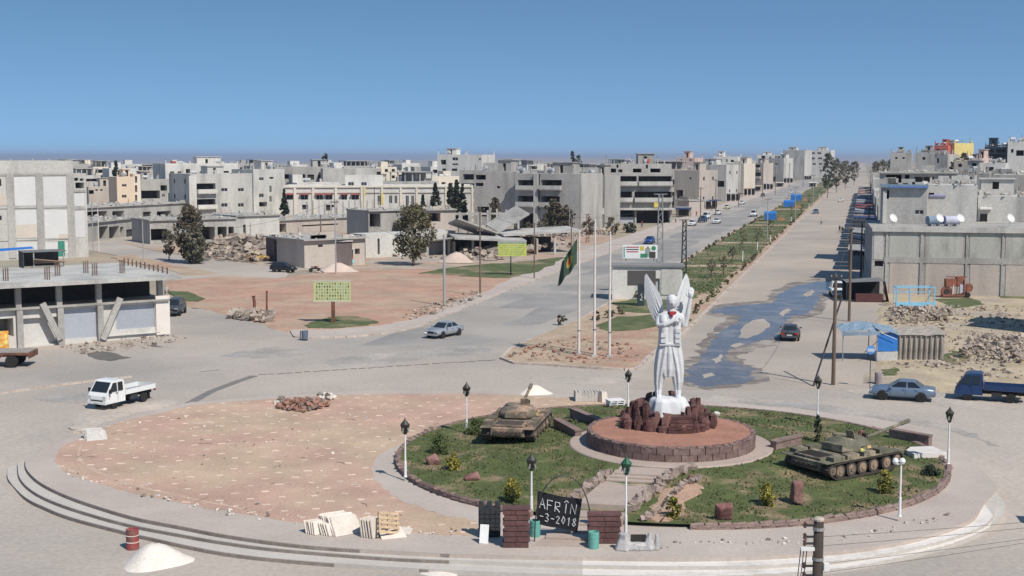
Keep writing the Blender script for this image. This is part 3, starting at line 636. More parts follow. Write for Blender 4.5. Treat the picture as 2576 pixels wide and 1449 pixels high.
for (xa, ya, xb, yb) in ((103, 762, 148, 852), (298, 748, 254, 852)):
    ua, va = b.uv(xa, ya); ub, vb = b.uv(xb, yb); L = hypot(ub - ua, vb - va); cube('brace', b.t, conc, ((ua + ub) / 2, -.55, (va + vb) / 2), (.55, .3, L), rot=(0, atan2(ub - ua, vb - va) + (pi if vb < va else 0), 0))
for i in range(11):                                    # starter bars along the slab edge and in clumps
    cube('rebar', b.t, rebar_m, (W_ + .6, .8 + i * 1.35, 6.35), (.07, .22, random.uniform(.6, .9)))
for (x, y) in ((W_ - 6, 3), (W_ - 6, 6), (W_ - 9, 5), (W_ - 11, 1), (W_ - 3, 4), (W_ - 14.5, 2), (W_ - 18, 1.5), (W_ - 22, 2)):
    for k in range(6): cube('rebar', b.t, rebar_m, (x + (k % 3) * .2, y + (k // 3) * .28, 6.05 + .6), (.045, .045, random.uniform(1.0, 1.5)))
sign = b.band('poster', -6, 830, 17, 876, mat('flame_poster', (.7, .25, .03), .6, .4, 3, 8, col2=(.75, .6, .2), msc=2), .6, .06)
# generator shed and scaffold on that roof
sh = thing('roof_shed', 'dark tin shed with slatted roof on the shop slab', 'shed', tuple(Vd(95, 686, 136)[:2]) + (6.04,), .55)
sm = mat('dark_sheet', (.07, .06, .062), .7, .3, 1, 5)
cube('side_panel', sh, sm, (-1.6, 0, .8), (.08, 2.4, 1.6)); cube('back_panel', sh, sm, (.4, 1.2, .8), (4, .08, 1.6)); cube('roof_panel', sh, mat('grey_sheet', (.17, .17, .17), .7), (.5, 0, 1.66), (4.4, 2.7, .08)); cube('post', sh, metal_g, (-.6, -1.2, .8), (.12, .12, 1.6)); cube('post', sh, metal_g, (2.4, -1.2, .8), (.1, .1, 1.6))
for i in range(4): cube('plank', sh, wood, (.9, -1.3 - .12 * i, .5 + .08 * i), (3.2, .16, .06), rot=(.3, .04 * i, .05))
cube('door', thing('door_panel', 'green metal door leaning near the pale block', 'door', tuple(Vd(155, 640, 150)[:2]) + (6.05,), .5), mat('green_metal', (.05, .24, .16), .6), (0, 0, .9), (.75, .06, 1.8))
tp = thing('blue_awning', 'bright blue tarpaulin stretched at the left edge above the slab', 'tarpaulin', tuple(Vd(20, 652, 140)[:2]) + (6.05,), .5)
MB().add([(-3, -1, 1.3), (2.6, -1, 1.6), (2.6, 1, 1.7), (-3, 1, 1.5)], [(0, 1, 2, 3)]).build('sheet', tarp_b, tp)
for x in (-2.5, 2.4): cube('post', tp, metal_g, (x, 0, .7), (.08, .08, 1.45))

# -- ruins and low buildings behind the lot
def ruin_top(q, seed):
    R = random.Random(seed); m = MB()
    for k in range(int(q.W * 2.2)):
        s = R.uniform(.15, .7); m.rock((R.uniform(0, q.W), R.choice((0.1, R.uniform(0, q.D), q.D - .2)), q.H + .3 + s * .2), (s * R.uniform(.7, 2), s, s * R.uniform(.4, 1.0)), R.uniform(0, 6), R.choice((0, 0, 1)), R.random())
    m.build('roof_debris', [conc_l, plaster_b], q.t)['kind'] = 'stuff'
    for k in range(R.randint(2, 5)):
        w = R.uniform(.8, 3); h = R.uniform(.3, 1.1); cube('broken_parapet', q.t, q.wall, (R.uniform(w / 2, q.W - w / 2), .12, q.H + .24 + h / 2), (w, .22, h))
    for k in range(R.randint(2, 5)): cube('rebar', q.t, rebar_m, (R.uniform(.3, q.W - .3), R.uniform(.3, q.D - .3), q.H + .8), (.05, .05, 1.2), rot=(R.uniform(-.2, .2), R.uniform(-.2, .2), 0))
def low(name, label, xa, da, xb, db, ytop, D, wall, ops, roof_over=.5, cat='house', slab=True, **k):
    q = Bld(name, label, xa, da, xb, db, ytop, D, wall, ops, cat, **k)
    if slab: ruin_top(q, abs(hash(label)) % 1000 if False else len(label) * 7 + int(xa))
    if slab: cube('roof_slab', q.t, conc, (q.W / 2, q.D / 2 - .2, q.H + .12), (q.W + roof_over, q.D + roof_over, .24))
    return q
low('ruined_shop', 'long ruined shop row with dark open bays beyond the pale block', 214, 268, 345, 292, 562, 10, conc, [('o', 250, 568, 272, 603), ('o', 275, 568, 300, 604), ('o', 303, 570, 312, 603), ('d', 318, 575, 340, 602)])
low('ruined_shop', 'low wrecked building with a dark open front left of the leafy tree', 205, 318, 470, 355, 524, 12, conc, [('o', 215, 530, 270, 556), ('o', 283, 530, 312, 552), ('n', 360, 532, 380, 545), ('o', 395, 530, 430, 548)])
low('ruined_house', 'collapsed flat-roofed house behind the leafy tree with open bays', 372, 262, 590, 272, 556, 12, conc, [('o', 380, 575, 420, 606), ('o', 480, 570, 540, 606), ('o', 548, 570, 570, 606), ('o', 575, 570, 588, 600)])
low('ruined_house', 'grey walled yard house with a broad blank wall left of the shop with blue door', 590, 278, 700, 285, 545, 12, conc_l, [('n', 612, 565, 618, 590)])
low('ruined_house', 'wide low ruin with a slanting dark roof gap behind the blue-door shop', 690, 300, 930, 322, 556, 14, plaster_b, [('o', 700, 562, 720, 585), ('n', 760, 562, 850, 570)])
q = low('corner_shop', 'brown corner shop with a blue glass door and dark side wall', 762, 205, 915, 212, 606, 9, plaster_b, [('d', 868, 628, 888, 663), ('n', 800, 615, 812, 622), ('o', 893, 625, 905, 640)], .9, 'shop')
q.band('door_frame', 866, 625, 890, 629, frame_w, .1); q.band('door_glass', 880, 652, 889, 663, mat('cyan_poster', (.2, .55, .62), .6), .06); q.band('door_sign', 882, 646, 888, 651, mat('red_sign', (.6, .05, .05), .6), .08)
q2 = low('ruined_shop', 'dark windowless shed joined to the left of the corner shop', 665, 222, 765, 206, 596, 8, mat('dark_shed_wall', (.15, .12, .115), .95, .3, .6, 4), [('o', 690, 610, 720, 655), ('n', 735, 605, 750, 640)])  # dark brownish tone over the whole shed
low('compound_wall', 'plain whitewashed wall block between the corner shop and the round tree', 917, 226, 1145, 238, 590, 5, conc_l, [('n', 950, 600, 955, 640)], .0, 'wall', False)
low('ruined_house', 'roofless grey house with one dark garage opening above the white wall', 925, 262, 1105, 272, 532, 9, conc, [('o', 930, 537, 957, 572), ('n', 1040, 537, 1075, 560)], .4)
q = low('ruined_house', 'bare concrete frame with open bays right of the round tree', 1040, 255, 1145, 258, 530, 9, plaster_b, [('o', 1050, 537, 1072, 556), ('o', 1078, 536, 1108, 558)], .5)
# row of bare columns of a destroyed house
fr = thing('column_frame', 'roofless frame of tall bare concrete columns beside the round tree', 'ruin', tuple(V(1110, 606)[:2]) + (0,), .1)
cube('floor_slab', fr, conc, (8, 4, .2), (17, 9, .5))
for i in range(9):
    for j in range(2):
        if random.random() < .9: cube('column', fr, conc, (i * 2.0 + .3, j * 6 + .4, 3.2), (.42, .42, random.uniform(5, 6.4)))
cube('beam', fr, conc, (5, .4, 5.6), (10, .4, .4)); cube('beam', fr, conc, (8, 6.4, 5.4), (16, .4, .4)); cube('wall_stub', fr, plaster_b, (9, 6.6, 1.6), (14, .2, 2.6))
# pancaked slabs (collapsed house)
cp = thing('collapsed_house', 'collapsed house with tilted roof slabs near the yellow sign', 'ruin', tuple(V(1225, 640)[:2]) + (0,), .2)
for c, s_, r in (((0, 0, 3.1), (13, 8, .3), (.06, .05, 0)), ((-2, 3, 4.6), (8, 6, .28), (-.2, .35, .1)), ((10, 4, 3.9), (15, 8, .3), (.05, -.04, .1)), ((5, 6, 6), (7, 5, .25), (.3, -.5, .2)), ((-8, 1, 2.6), (7, 6, .26), (-.15, -.1, 0))): cube('fallen_slab', cp, conc, c, s_, rot=r)
for x in (-11, -7, -3, 2, 6, 12, 16): cube('column', cp, conc, (x, -2.5 + (x % 3), 1.4), (.4, .4, 3.0))
cube('wall', cp, interior, (2, 5, 1.4), (22, .3, 2.8)); cube('wall', cp, plaster_b, (-6, 2, 1.2), (.3, 5, 2.4)); cube('wall', cp, plaster_b, (9, 1, 1.4), (.3, 5, 2.8))

q = Bld('apartment_building', 'narrow cream house with two square windows left of the loggia flats', 292, 402, 337, 405, 445, 9, mat('peach_plaster', (.66, .52, .39), .9, .1, .3, 3, streak=True), [('w', 307, 463, 318, 470), ('w', 307, 490, 318, 498)]); q.roofstuff(1, 1, 3, 2)
q = Bld('apartment_building', 'slim white stair tower joined to the narrow cream house', 337, 405, 352, 406, 438, 7, plaster_c, [('o', 340, 443, 345, 460), ('o', 340, 466, 345, 484), ('o', 340, 490, 345, 508)])
q = Bld('apartment_building', 'ruined grey house with a gaping dark bay beside the stair tower', 353, 410, 440, 416, 452, 10, conc, [('o', 352, 479, 402, 500), ('o', 404, 466, 420, 480), ('w', 408, 488, 414, 496)]); q.roofstuff(1, 1, 5, 4)
q = Bld('apartment_building', 'tan damaged house with small upper windows right of the pale block', 220, 420, 291, 424, 470, 10, plaster_b, [('n', 240, 476, 246, 480), ('n', 252, 476, 258, 480), ('o', 224, 478, 236, 488)]); q.roofstuff(1, 1, 5, 5)
# -- four-storey flats with dark side wall
q = Bld('apartment_building', 'grey three-storey flats with dark side wall and two loggia balconies', 477, 352, 633, 364, 442, 13, conc_l,
        [('b', 495, 461, 542, 486), ('b', 495, 500, 542, 525), ('w', 557, 473, 572, 482), ('w', 599, 473, 613, 482), ('w', 557, 511, 572, 521), ('w', 599, 511, 613, 521)], side=[('l', 2, 3, 'w')], parapet=.5)
q.band('corner_pier', 477, 442, 493, 545, plaster_w, .2); q.roofstuff(2, 2, 6, 3)
ob_dark = None
q = Bld('apartment_building', 'pale upper-storey house with square windows behind the loggia flats', 415, 425, 600, 438, 416, 14, plaster_w, [('w', 428, 431, 438, 439), ('w', 447, 431, 456, 439), ('o', 468, 425, 478, 440), ('w', 502, 431, 512, 439), ('o', 518, 426, 545, 440), ('n', 562, 430, 575, 438)], parapet=.6)
q.roofstuff(3, 3, 7, 5)
q = Bld('apartment_building', 'grey flats with stacked small windows left of the conifer', 636, 398, 715, 406, 426, 12, conc_l, [('w', 652, 446, 663, 454), ('w', 652, 487, 663, 497), ('n', 678, 445, 688, 450), ('w', 678, 467, 683, 484), ('w', 678, 493, 683, 508), ('o', 652, 508, 672, 520)], side=[('l', 2, 3, 'w')]); q.roofstuff(2, 1, 6, 6)
q = Bld('apartment_building', 'unfinished grey house with wide broken gallery above the school', 690, 436, 835, 442, 420, 12, conc, [('o', 698, 438, 742, 450), ('o', 748, 438, 768, 450), ('n', 774, 439, 790, 452), ('n', 800, 440, 812, 450)]); q.roofstuff(2, 1, 8, 8)
q = Bld('warehouse', 'plain blank grey wall of a warehouse above the school roof', 812, 428, 958, 432, 424, 12, conc_l, [('n', 948, 432, 960, 450)]); q.roofstuff(2, 1, 3, 9, pent=False)
# -- the long school with red awnings
q = Bld('school_building', 'long cream school with pilasters and small red awnings over windows', 712, 352, 1190, 356, 470, 14, plaster_w,
        [('w', 721, 489, 737, 503), ('w', 757, 489, 775, 503), ('w', 796, 489, 812, 503), ('w', 819, 489, 836, 503), ('w', 859, 489, 873, 503), ('w', 885, 489, 903, 503), ('w', 950, 492, 957, 516), ('w', 979, 492, 986, 512), ('w', 993, 492, 999, 512), ('w', 1021, 492, 1028, 524), ('w', 1035, 492, 1041, 518), ('n', 760, 515, 775, 527), ('n', 820, 515, 840, 530)], 'school', parapet=.35)
for x in (740, 786, 843, 908, 915, 959, 1006, 1046, 1120, 1186): q.band('pilaster', x, 470, x + 5, 545, plaster_c, .3)
q.band('cornice', 712, 468, 1190, 472, plaster_c, .35); q.band('cornice', 712, 483, 1190, 486, plaster_b, .25)
for x0, x1 in ((719, 739), (755, 777), (793, 813), (816, 838), (857, 875), (883, 905)):
    q.band('awning', x0, 486.5, x1, 490, mat('awning_red', (.36, .11, .1), .8), .9, .8)
q.band('painted_strip', 917, 474, 920, 492, mat('yellow_paint', (.66, .52, .1), .8), .33); q.band('painted_strip', 960, 486, 964, 514, mat('yellow_paint', (.66, .52, .1), .8), .34)
q3 = Bld('school_building', 'small white upper storey standing on the school roof', 868, 360, 963, 361, 444, 8, plaster_w, [('w', 876, 458, 890, 468), ('w', 909, 458, 922, 468)], z0=zat(470, 352) , parapet=.3)
# bright school yard fence with columns in front
yf = thing('yard_fence', 'row of tall grey posts with white panels before the school', 'fence', tuple(Vd(770, 400, 336)[:2]) + (0,), .03)
for i in range(13):
    cube('post', yf, conc, (i * 1.55, 0, 3.6), (.3, .3, 5.0 + (i % 3) * .5))
    if i % 2 == 0: cube('panel', yf, plaster_w, (i * 1.55 + .8, .1, 3.4), (1.1, .06, 2.4))
# -- flats between the school and the avenue
q = Bld('apartment_building', 'grey flats with one long dark opening left of the twin balconies', 1192, 326, 1303, 321, 431, 12, conc, [('o', 1196, 440, 1222, 452), ('o', 1196, 460, 1216, 468), ('n', 1250, 468, 1258, 474), ('o', 1200, 520, 1230, 545)]); q.roofstuff(2, 2, 7, 11)
q = Bld('apartment_building', 'war-damaged flats with two stacks of gaping balconies right of centre', 1296, 317, 1462, 309, 436, 13, conc, [('b', 1302, 453, 1343, 476), ('b', 1302, 493, 1343, 518), ('b', 1361, 453, 1413, 476), ('b', 1361, 494, 1408, 519), ('o', 1302, 537, 1342, 576), ('o', 1365, 540, 1410, 570), ('n', 1374, 432.5, 1383, 436), ('o', 1355, 432, 1358, 530)], recess=3); q.band('pier', 1344, 436, 1354, 585, conc_l, .5); q.roofstuff(2, 2, 10, 12)
q = Bld('apartment_building', 'narrow house with pink balcony between two balcony blocks', 1462, 328, 1522, 325, 442, 10, conc, [('o', 1463, 456, 1475, 468), ('o', 1480, 457, 1500, 468), ('o', 1504, 457, 1515, 468), ('w', 1478, 512, 1487, 521), ('w', 1498, 512, 1508, 521)]); q.band('balcony', 1470, 524, 1520, 538, conc_l, 1.2, 1.2); q.band('balcony', 1480, 470, 1515, 478, plaster_p, 1.0, 1.0); [q.band('laundry', 1466 + 7 * k, 479, 1471 + 7 * k, 488 + (k % 3) * 2, mat('laundry%d' % (k % 3), ((.5, .2, .3), (.6, .58, .6), (.2, .17, .4))[k % 3], .9), .9, .06) for k in range(7)]; q.roofstuff(1, 1, 4, 13)
q = Bld('apartment_building', 'three-storey grey building with full-width dark galleries beside the avenue', 1518, 345, 1692, 346, 437, 14, conc, [('b', 1524, 443, 1602, 466), ('b', 1606, 443, 1690, 466), ('b', 1524, 482, 1590, 507), ('b', 1596, 482, 1690, 507), ('s', 1522, 547, 1559, 574), ('s', 1561, 547, 1596, 574), ('o', 1600, 530, 1685, 575), ('o', 1522, 527, 1596, 546)], side=[('r', 2, 3, 'w')], recess=2.2)
q.band('balcony_slab', 1518, 523, 1695, 528, conc_l, 1.8, 1.8); q.band('column', 1596, 525, 1601, 578, conc, .3)
q.band('yellow_panel', 1643, 509, 1654, 521, mat('yellow_paint', (.66, .52, .1), .8), 1.35, .1)
q5 = Bld('apartment_building', 'half-built top floor with columns on the dark gallery building', 1522, 348, 1690, 349, 412, 10, conc, [('o', 1525, 424, 1550, 434), ('n', 1555, 426, 1566, 434), ('o', 1592, 424, 1614, 434), ('o', 1636, 424, 1662, 434), ('o', 1551, 414, 1556, 422), ('o', 1625, 414, 1630, 424)], z0=zat(437, 345)); q5.roofstuff(2, 3, 6, 14)
# -- left side of the avenue, going away
aw = [mat('awning_dark', (.04, .04, .045), .8), mat('awning_grey', (.3, .3, .3), .8), mat('awning_maroon', (.2, .06, .06), .8), mat('awning_navy', (.03, .06, .16), .8)]
def avb(label, xa, da, xb, db, ytop, D, wall, ops, name='street_house', seed=0, **k):
    q = Bld(name, label, xa, da, xb, db, ytop, D, wall, ops, 'house', **k); q.roofstuff(1, 1, 4, seed); R = random.Random(seed)
    for k_ in range(3):
        cube('painted_opening', q.t, interior, (q.W + .02, D * (k_ + .5) / 3, 1.5), (.08, D / 3 - .9, 2.6)); cube('awning', q.t, R.choice(aw), (q.W + 1.0, D * (k_ + .5) / 3, 3.1), (2.0, D / 3 - .5, .1), rot=(0, .12, 0))  # near-black panels on the solid wall paint shaded shop openings
    return q
avb('beige blank-walled house right of the dark gallery building', 1697, 436, 1760, 430, 428, 12, plaster_b, [('n', 1734, 446, 1739, 451), ('o', 1700, 478, 1718, 500), ('n', 1705, 415, 1712, 420)], side=[('r', 2, 2, 'w')], seed=21)
avb('grey house with ribbed upper wall over beige ground floor on the avenue', 1752, 520, 1828, 512, 414, 12, conc_l, [('w', 1770, 440, 1775, 448), ('w', 1800, 440, 1803, 448), ('o', 1800, 455, 1822, 470), ('o', 1770, 490, 1800, 508)], side=[('r', 2, 2, 'w')], seed=22)
avb('yellow-fronted house with small windows on the avenue', 1828, 596, 1872, 590, 411, 10, plaster_c, [('w', 1834, 418, 1840, 424), ('w', 1854, 418, 1862, 424), ('w', 1838, 440, 1844, 450)], seed=23).band('yellow_front', 1830, 428, 1857, 452, plaster_y, .08)
avb('house with purple awning and deep loggia on the avenue', 1873, 706, 1921, 698, 410, 10, plaster_b, [('b', 1876, 414, 1912, 426), ('b', 1876, 434, 1914, 448)], seed=24)
avb('pale house with white tank tower beyond the purple awning', 1925, 890, 1972, 880, 398, 12, conc_l, [('w', 1932, 410, 1938, 415), ('w', 1950, 410, 1956, 415), ('o', 1942, 444, 1952, 456)], seed=25)
avb('tall windowless grey building on the far avenue', 1970, 1010, 2024, 1000, 378, 14, conc_l, [('n', 1976, 384, 1979, 388)], seed=26)
avb('tall white flats with rows of small windows at the far end of the avenue', 2024, 1110, 2090, 1100, 378, 14, plaster_w, [('w', 2028, 383, 2036, 388), ('w', 2042, 383, 2050, 388), ('w', 2056, 383, 2066, 388), ('w', 2028, 396, 2036, 401), ('w', 2042, 396, 2050, 401), ('w', 2058, 396, 2068, 401), ('w', 2028, 410, 2036, 415), ('w', 2044, 410, 2052, 415), ('w', 2060, 410, 2068, 415)], side=[('r', 2, 4, 'w')], seed=27)
avb('long white house with rooftop columns above the grey ribbed house', 1795, 640, 1855, 636, 394, 12, plaster_w, [('w', 1812, 400, 1816, 408), ('w', 1826, 400, 1830, 408), ('n', 1838, 402, 1846, 408)], seed=28)
avb('pinkish house with corner windows above the beige blank wall', 1702, 560, 1748, 556, 397, 10, plaster_p, [('w', 1712, 400, 1716, 405), ('w', 1734, 400, 1740, 406)], seed=29)
avb('white house with three columns beside the tall grey building', 1905, 960, 1970, 955, 390, 12, plaster_w, [('o', 1915, 392, 1925, 400), ('w', 1935, 394, 1940, 400), ('o', 1950, 392, 1962, 400)], seed=30)
avb('prominent white flats with black windows high above the school', 1100, 526, 1212, 519, 389, 14, plaster_w, [('o', 1108, 402, 1122, 414), ('w', 1138, 396, 1152, 404), ('w', 1138, 411, 1152, 416), ('w', 1204, 398, 1210, 403), ('n', 1112, 424, 1122, 430), ('n', 1136, 424, 1150, 430)], name='apartment_building', seed=31)
low('small_shop', 'low shop with canopy on the avenue behind parked white cars', 1705, 395, 1735, 392, 505, 8, plaster_b, [('o', 1730, 524, 1748, 550), ('o', 1752, 524, 1772, 550)])
# -- right-hand block with terraces
TZ = zat(577, 166)
b = Bld('terraced_building', 'long grey wall with concrete columns and stained panels at the right', 2200, 166, 2760, 160, 577, 26, conc, [('n', 2200, 656, 2222, 670)], side=[('l', 4, 2, 'o')])
for x0, x1 in ((2224, 2234), (2311, 2324), (2425, 2436), (2515, 2526), (2610, 2622)): b.band('column', x0, 583, x1, 760, conc, .12)
b.band('slab_edge', 2194, 575, 2720, 582, conc_l, .35); b.band('beam', 2224, 654, 2720, 660, conc, .1)
pn = mat('stained_panel', (.42, .415, .37), .93, .14, .5, 4, .1, streak=True, col2=(.27, .27, .235), mixlo=.5, mixhi=.68, msc=.5)
for x0, x1 in ((2236, 2309), (2326, 2423), (2438, 2513), (2528, 2608)):
    b.band('wall_panel', x0, 584, x1, 653, pn, .05); b.band('wall_panel', x0, 661, x1, 745, plaster_b, .05)
b.band('wall_panel', 2197, 584, 2222, 652, conc_l, .05)
u = Bld('terraced_building', 'grey block with a blue tarp edge standing on the terrace', 2218, 180, 2336, 178, 470, 12, conc, [('w', 2302, 528, 2323, 540), ('o', 2230, 478, 2237, 500)], z0=TZ)
u.band('tarp_edge', 2214, 464, 2336, 471, tarp_g, .6, .7); u.band('roof_trim', 2236, 469, 2334, 472, mat('blue_trim', (.1, .2, .5), .7), .65, .1)
u.band('white_pipe', 2220, 480, 2231, 562, plaster_w, .3)
u2 = Bld('terraced_building', 'grey-white block with small dark window at the right terrace', 2338, 183, 2462, 181, 466, 12, conc_l, [('o', 2388, 546, 2405, 562), ('n', 2336, 485, 2350, 491)], z0=TZ); u2.band('trim', 2338, 490, 2380, 494, mat('lilac_trim', (.35, .33, .55), .8), .2); u2.roofstuff(1, 1, 5, 41, pent=False)
u3 = Bld('terraced_building', 'pale plastered block with stair canopy at the right edge', 2464, 186, 2720, 182, 494, 12, conc_l, [('d', 2465, 538, 2484, 560), ('n', 2492, 474, 2500, 480)], z0=TZ); u3.band('canopy', 2464, 522, 2495, 526, white_p, 1.2, 1.2); u3.roofstuff(1, 2, 6, 42)
for q_, s_ in ((u, 1), (u2, 2), (u3, 3)): ruin_top(q_, 400 + s_)
for i, (x, y) in enumerate(((2245, 566), (2362, 566), (2414, 566), (2540, 564))):
    p = Vd(x, y, 171); d_ = thing('satellite_dish', ['white satellite dish on the terrace left of the blue-grey tanks', 'white satellite dish beside the blue-grey tanks on the terrace', 'white satellite dish below the small dark terrace window', 'white satellite dish near the right edge of the terrace'][i], 'satellite dish', (p.x, p.y, TZ + .02), .4)
    c = dish_part(d_, (0, 0, 0), .95, 0)
for i, x in enumerate((2350, 2392)):
    p = Vd(x, 566, 174); t = thing('water_tank', ('blue-grey water tank on the terrace beside the dishes', 'pale lilac water tank in front of the terrace window')[i], 'water tank', (p.x, p.y, TZ + .02), .2)
    MB().tube([(-1, 0, .75), (1, 0, .75)], .6, 14).build('drum', (tarp_g, mat('lilac_metal', (.45, .45, .55), .5))[i], t); cube('cradle', t, metal_g, (-.6, 0, .15), (.15, 1, .3)); cube('cradle', t, metal_g, (.6, 0, .15), (.15, 1, .3))
low('ruined_house', 'dark open-sided upper floor behind the blue tarp edge', 2214, 215, 2410, 211.5, 436, 10, conc, [('o', 2228, 440, 2268, 460), ('o', 2276, 440, 2288, 460), ('n', 2300, 445, 2350, 458)], cat='house')
for i, (lab, xa, xb, yt, d, w, ops) in enumerate([
    ('small red and pink house high on the right skyline', 2349, 2384, 366, 520, plaster_r, [('o', 2355, 375, 2364, 381), ('w', 2368, 375, 2379, 380)]),
    ('narrow yellow tower house beside the red house', 2385, 2400, 360, 522, plaster_y, [('w', 2390, 366, 2394, 371), ('w', 2390, 379, 2394, 384)]),
    ('dark glazed box building on the right skyline', 2476, 2534, 369, 430, mat('blue_glass_wall', (.03, .045, .06), .15, .3, .4, 3, spec=.5), [('n', 2480, 374, 2500, 384), ('n', 2505, 374, 2530, 384), ('n', 2480, 388, 2530, 396)]),
    ('white tower house cut by the right edge on the skyline', 2534, 2600, 356, 425, plaster_w, [('n', 2543, 375, 2550, 384), ('o', 2556, 378, 2576, 392)]),
    ('grey house with stepped roof left of the red skyline house', 2303, 2350, 384, 470, conc, [('n', 2320, 395, 2328, 402)]),
    ('grey blank house below the yellow tower', 2350, 2384, 388, 440, conc_l, [('n', 2356, 398, 2362, 410)]),
    ('rubble-grey house with columns at the left of the right skyline', 2240, 2292, 384, 560, conc, [('n', 2252, 395, 2258, 400), ('n', 2270, 395, 2276, 400)]),
    ('beige house in front of the hill at the right', 2400, 2460, 404, 380, plaster_b, [('n', 2410, 412, 2420, 420)]),
    ('pink house low on the right hill', 2430, 2470, 398, 410, plaster_p, [('n', 2440, 404, 2446, 410)]),
    ('light house with white roof lip below the glazed box', 2462, 2530, 410, 350, plaster_w, [('n', 2480, 420, 2500, 430)]),
    ('broad plain grey house behind the right terrace', 2410, 2490, 436, 260, conc, [('n', 2430, 445, 2445, 455)]),
    ('grey house with ladder wall near the right edge', 2494, 2600, 440, 250, conc, [('n', 2510, 455, 2530, 466)]),
]):
    X = Vd((xa + xb) / 2, 400, d).x; q = Bld('hill_house', lab, xa, d, xb, d - 3, yt, 10, w, ops, 'house', z0=hill(X, d)); q.roofstuff(1, 1, 3, 60 + i, pent=i % 2 == 0); ruin_top(q, 300 + i)

# -- shop row on the right side of the avenue, seen edge-on, with awnings over the pavement
R = random.Random(11); aw = [mat('awning_dark', (.04, .04, .045), .8), mat('awning_grey', (.3, .3, .3), .8), mat('awning_maroon', (.2, .06, .06), .8), mat('awning_navy', (.03, .06, .16), .8)]
order = ['first', 'second', 'third', 'fourth', 'fifth', 'sixth', 'seventh', 'eighth', 'ninth', 'tenth', 'eleventh', 'twelfth', 'thirteenth', 'fourteenth', 'fifteenth', 'sixteenth']
d = 199.0; i = 0; angA = math.atan(AV)
while d < 760 and i < 16:
    L = R.uniform(15, 24) * (1 + d / 900); hgt = R.choice((4, 4.2, 7.2, 7.5)) if d < 330 else R.choice((4, 7, 7.5, 10))
    c = 3.2; x0, y0 = av(c, d)
    t = thing('street_shop', '%s dark shopfront from the near end, right side of the avenue' % order[i], 'shop', (x0, y0, 0), -angA)
    wl = R.choice((conc, conc_l, plaster_b)); ops = {'l': [(k * L / 3 + .4, (k + 1) * L / 3 - .4, .1, 3.1, 2.5) for k in range(3)]}
    if hgt > 6: ops['l'] += [(k * L / 3 + 1, (k + 1) * L / 3 - 1.2, 4.4, 6, .3) for k in range(3)]
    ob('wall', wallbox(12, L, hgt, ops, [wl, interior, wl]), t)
    for k in range(3):
        cube('awning', t, R.choice(aw), (-2.6, L * (k + .5) / 3, 3.3 + R.uniform(-.3, .4)), (5.2, L / 3 - .5, .12), rot=(0, R.uniform(-.05, .16), 0))
        for e in (-1, 1): cube('awning_post', t, metal_d, (-5.0, L * (k + .5) / 3 + e * (L / 6 - .4), 1.6), (.12, .12, 3.2))
    for k in range(4): cube('column_stub', t, wl, (.3 if k % 2 else 11.7, L * k / 3, hgt + .5), (.3, .3, 1.2))
    d += L + .6; i += 1

# -- the dense town behind: one house per plot
R = random.Random(5); zones = []
walls = [(conc, 'grey concrete'), (conc_l, 'pale grey'), (plaster_w, 'whitish plastered'), (conc_l, 'light grey'), (conc, 'bare grey'), (plaster_b, 'beige'), (conc_l, 'sunlit grey'), (plaster_w, 'whitewashed'), (plaster_c, 'cream')]
cnt = 0; yawT = radians(33); e1 = Vector((cos(yawT), sin(yawT))); e2 = Vector((-sin(yawT), cos(yawT))); spots = []
for i in range(-50, 90):
    for j in range(-8, 70):
        p = e1 * (i * 20.5) + e2 * (j * 23.5) + Vector((R.uniform(-4, 4), R.uniform(-4, 4)))
        if not (385 < p.y < 1000): continue
        px = CXP + FP * p.x / p.y
        if not (150 < px < 2120): continue
        if AV * p.y - 62 - 14 < p.x < AV * p.y + 45: continue
        if (p.y > 620 and R.random() < .5) or (p.y <= 620 and R.random() < .12): continue
        if any((p + Vector((5, 5)) - c_).length < r_ + 7.5 for c_, r_ in OCC): continue
        spots.append(p)
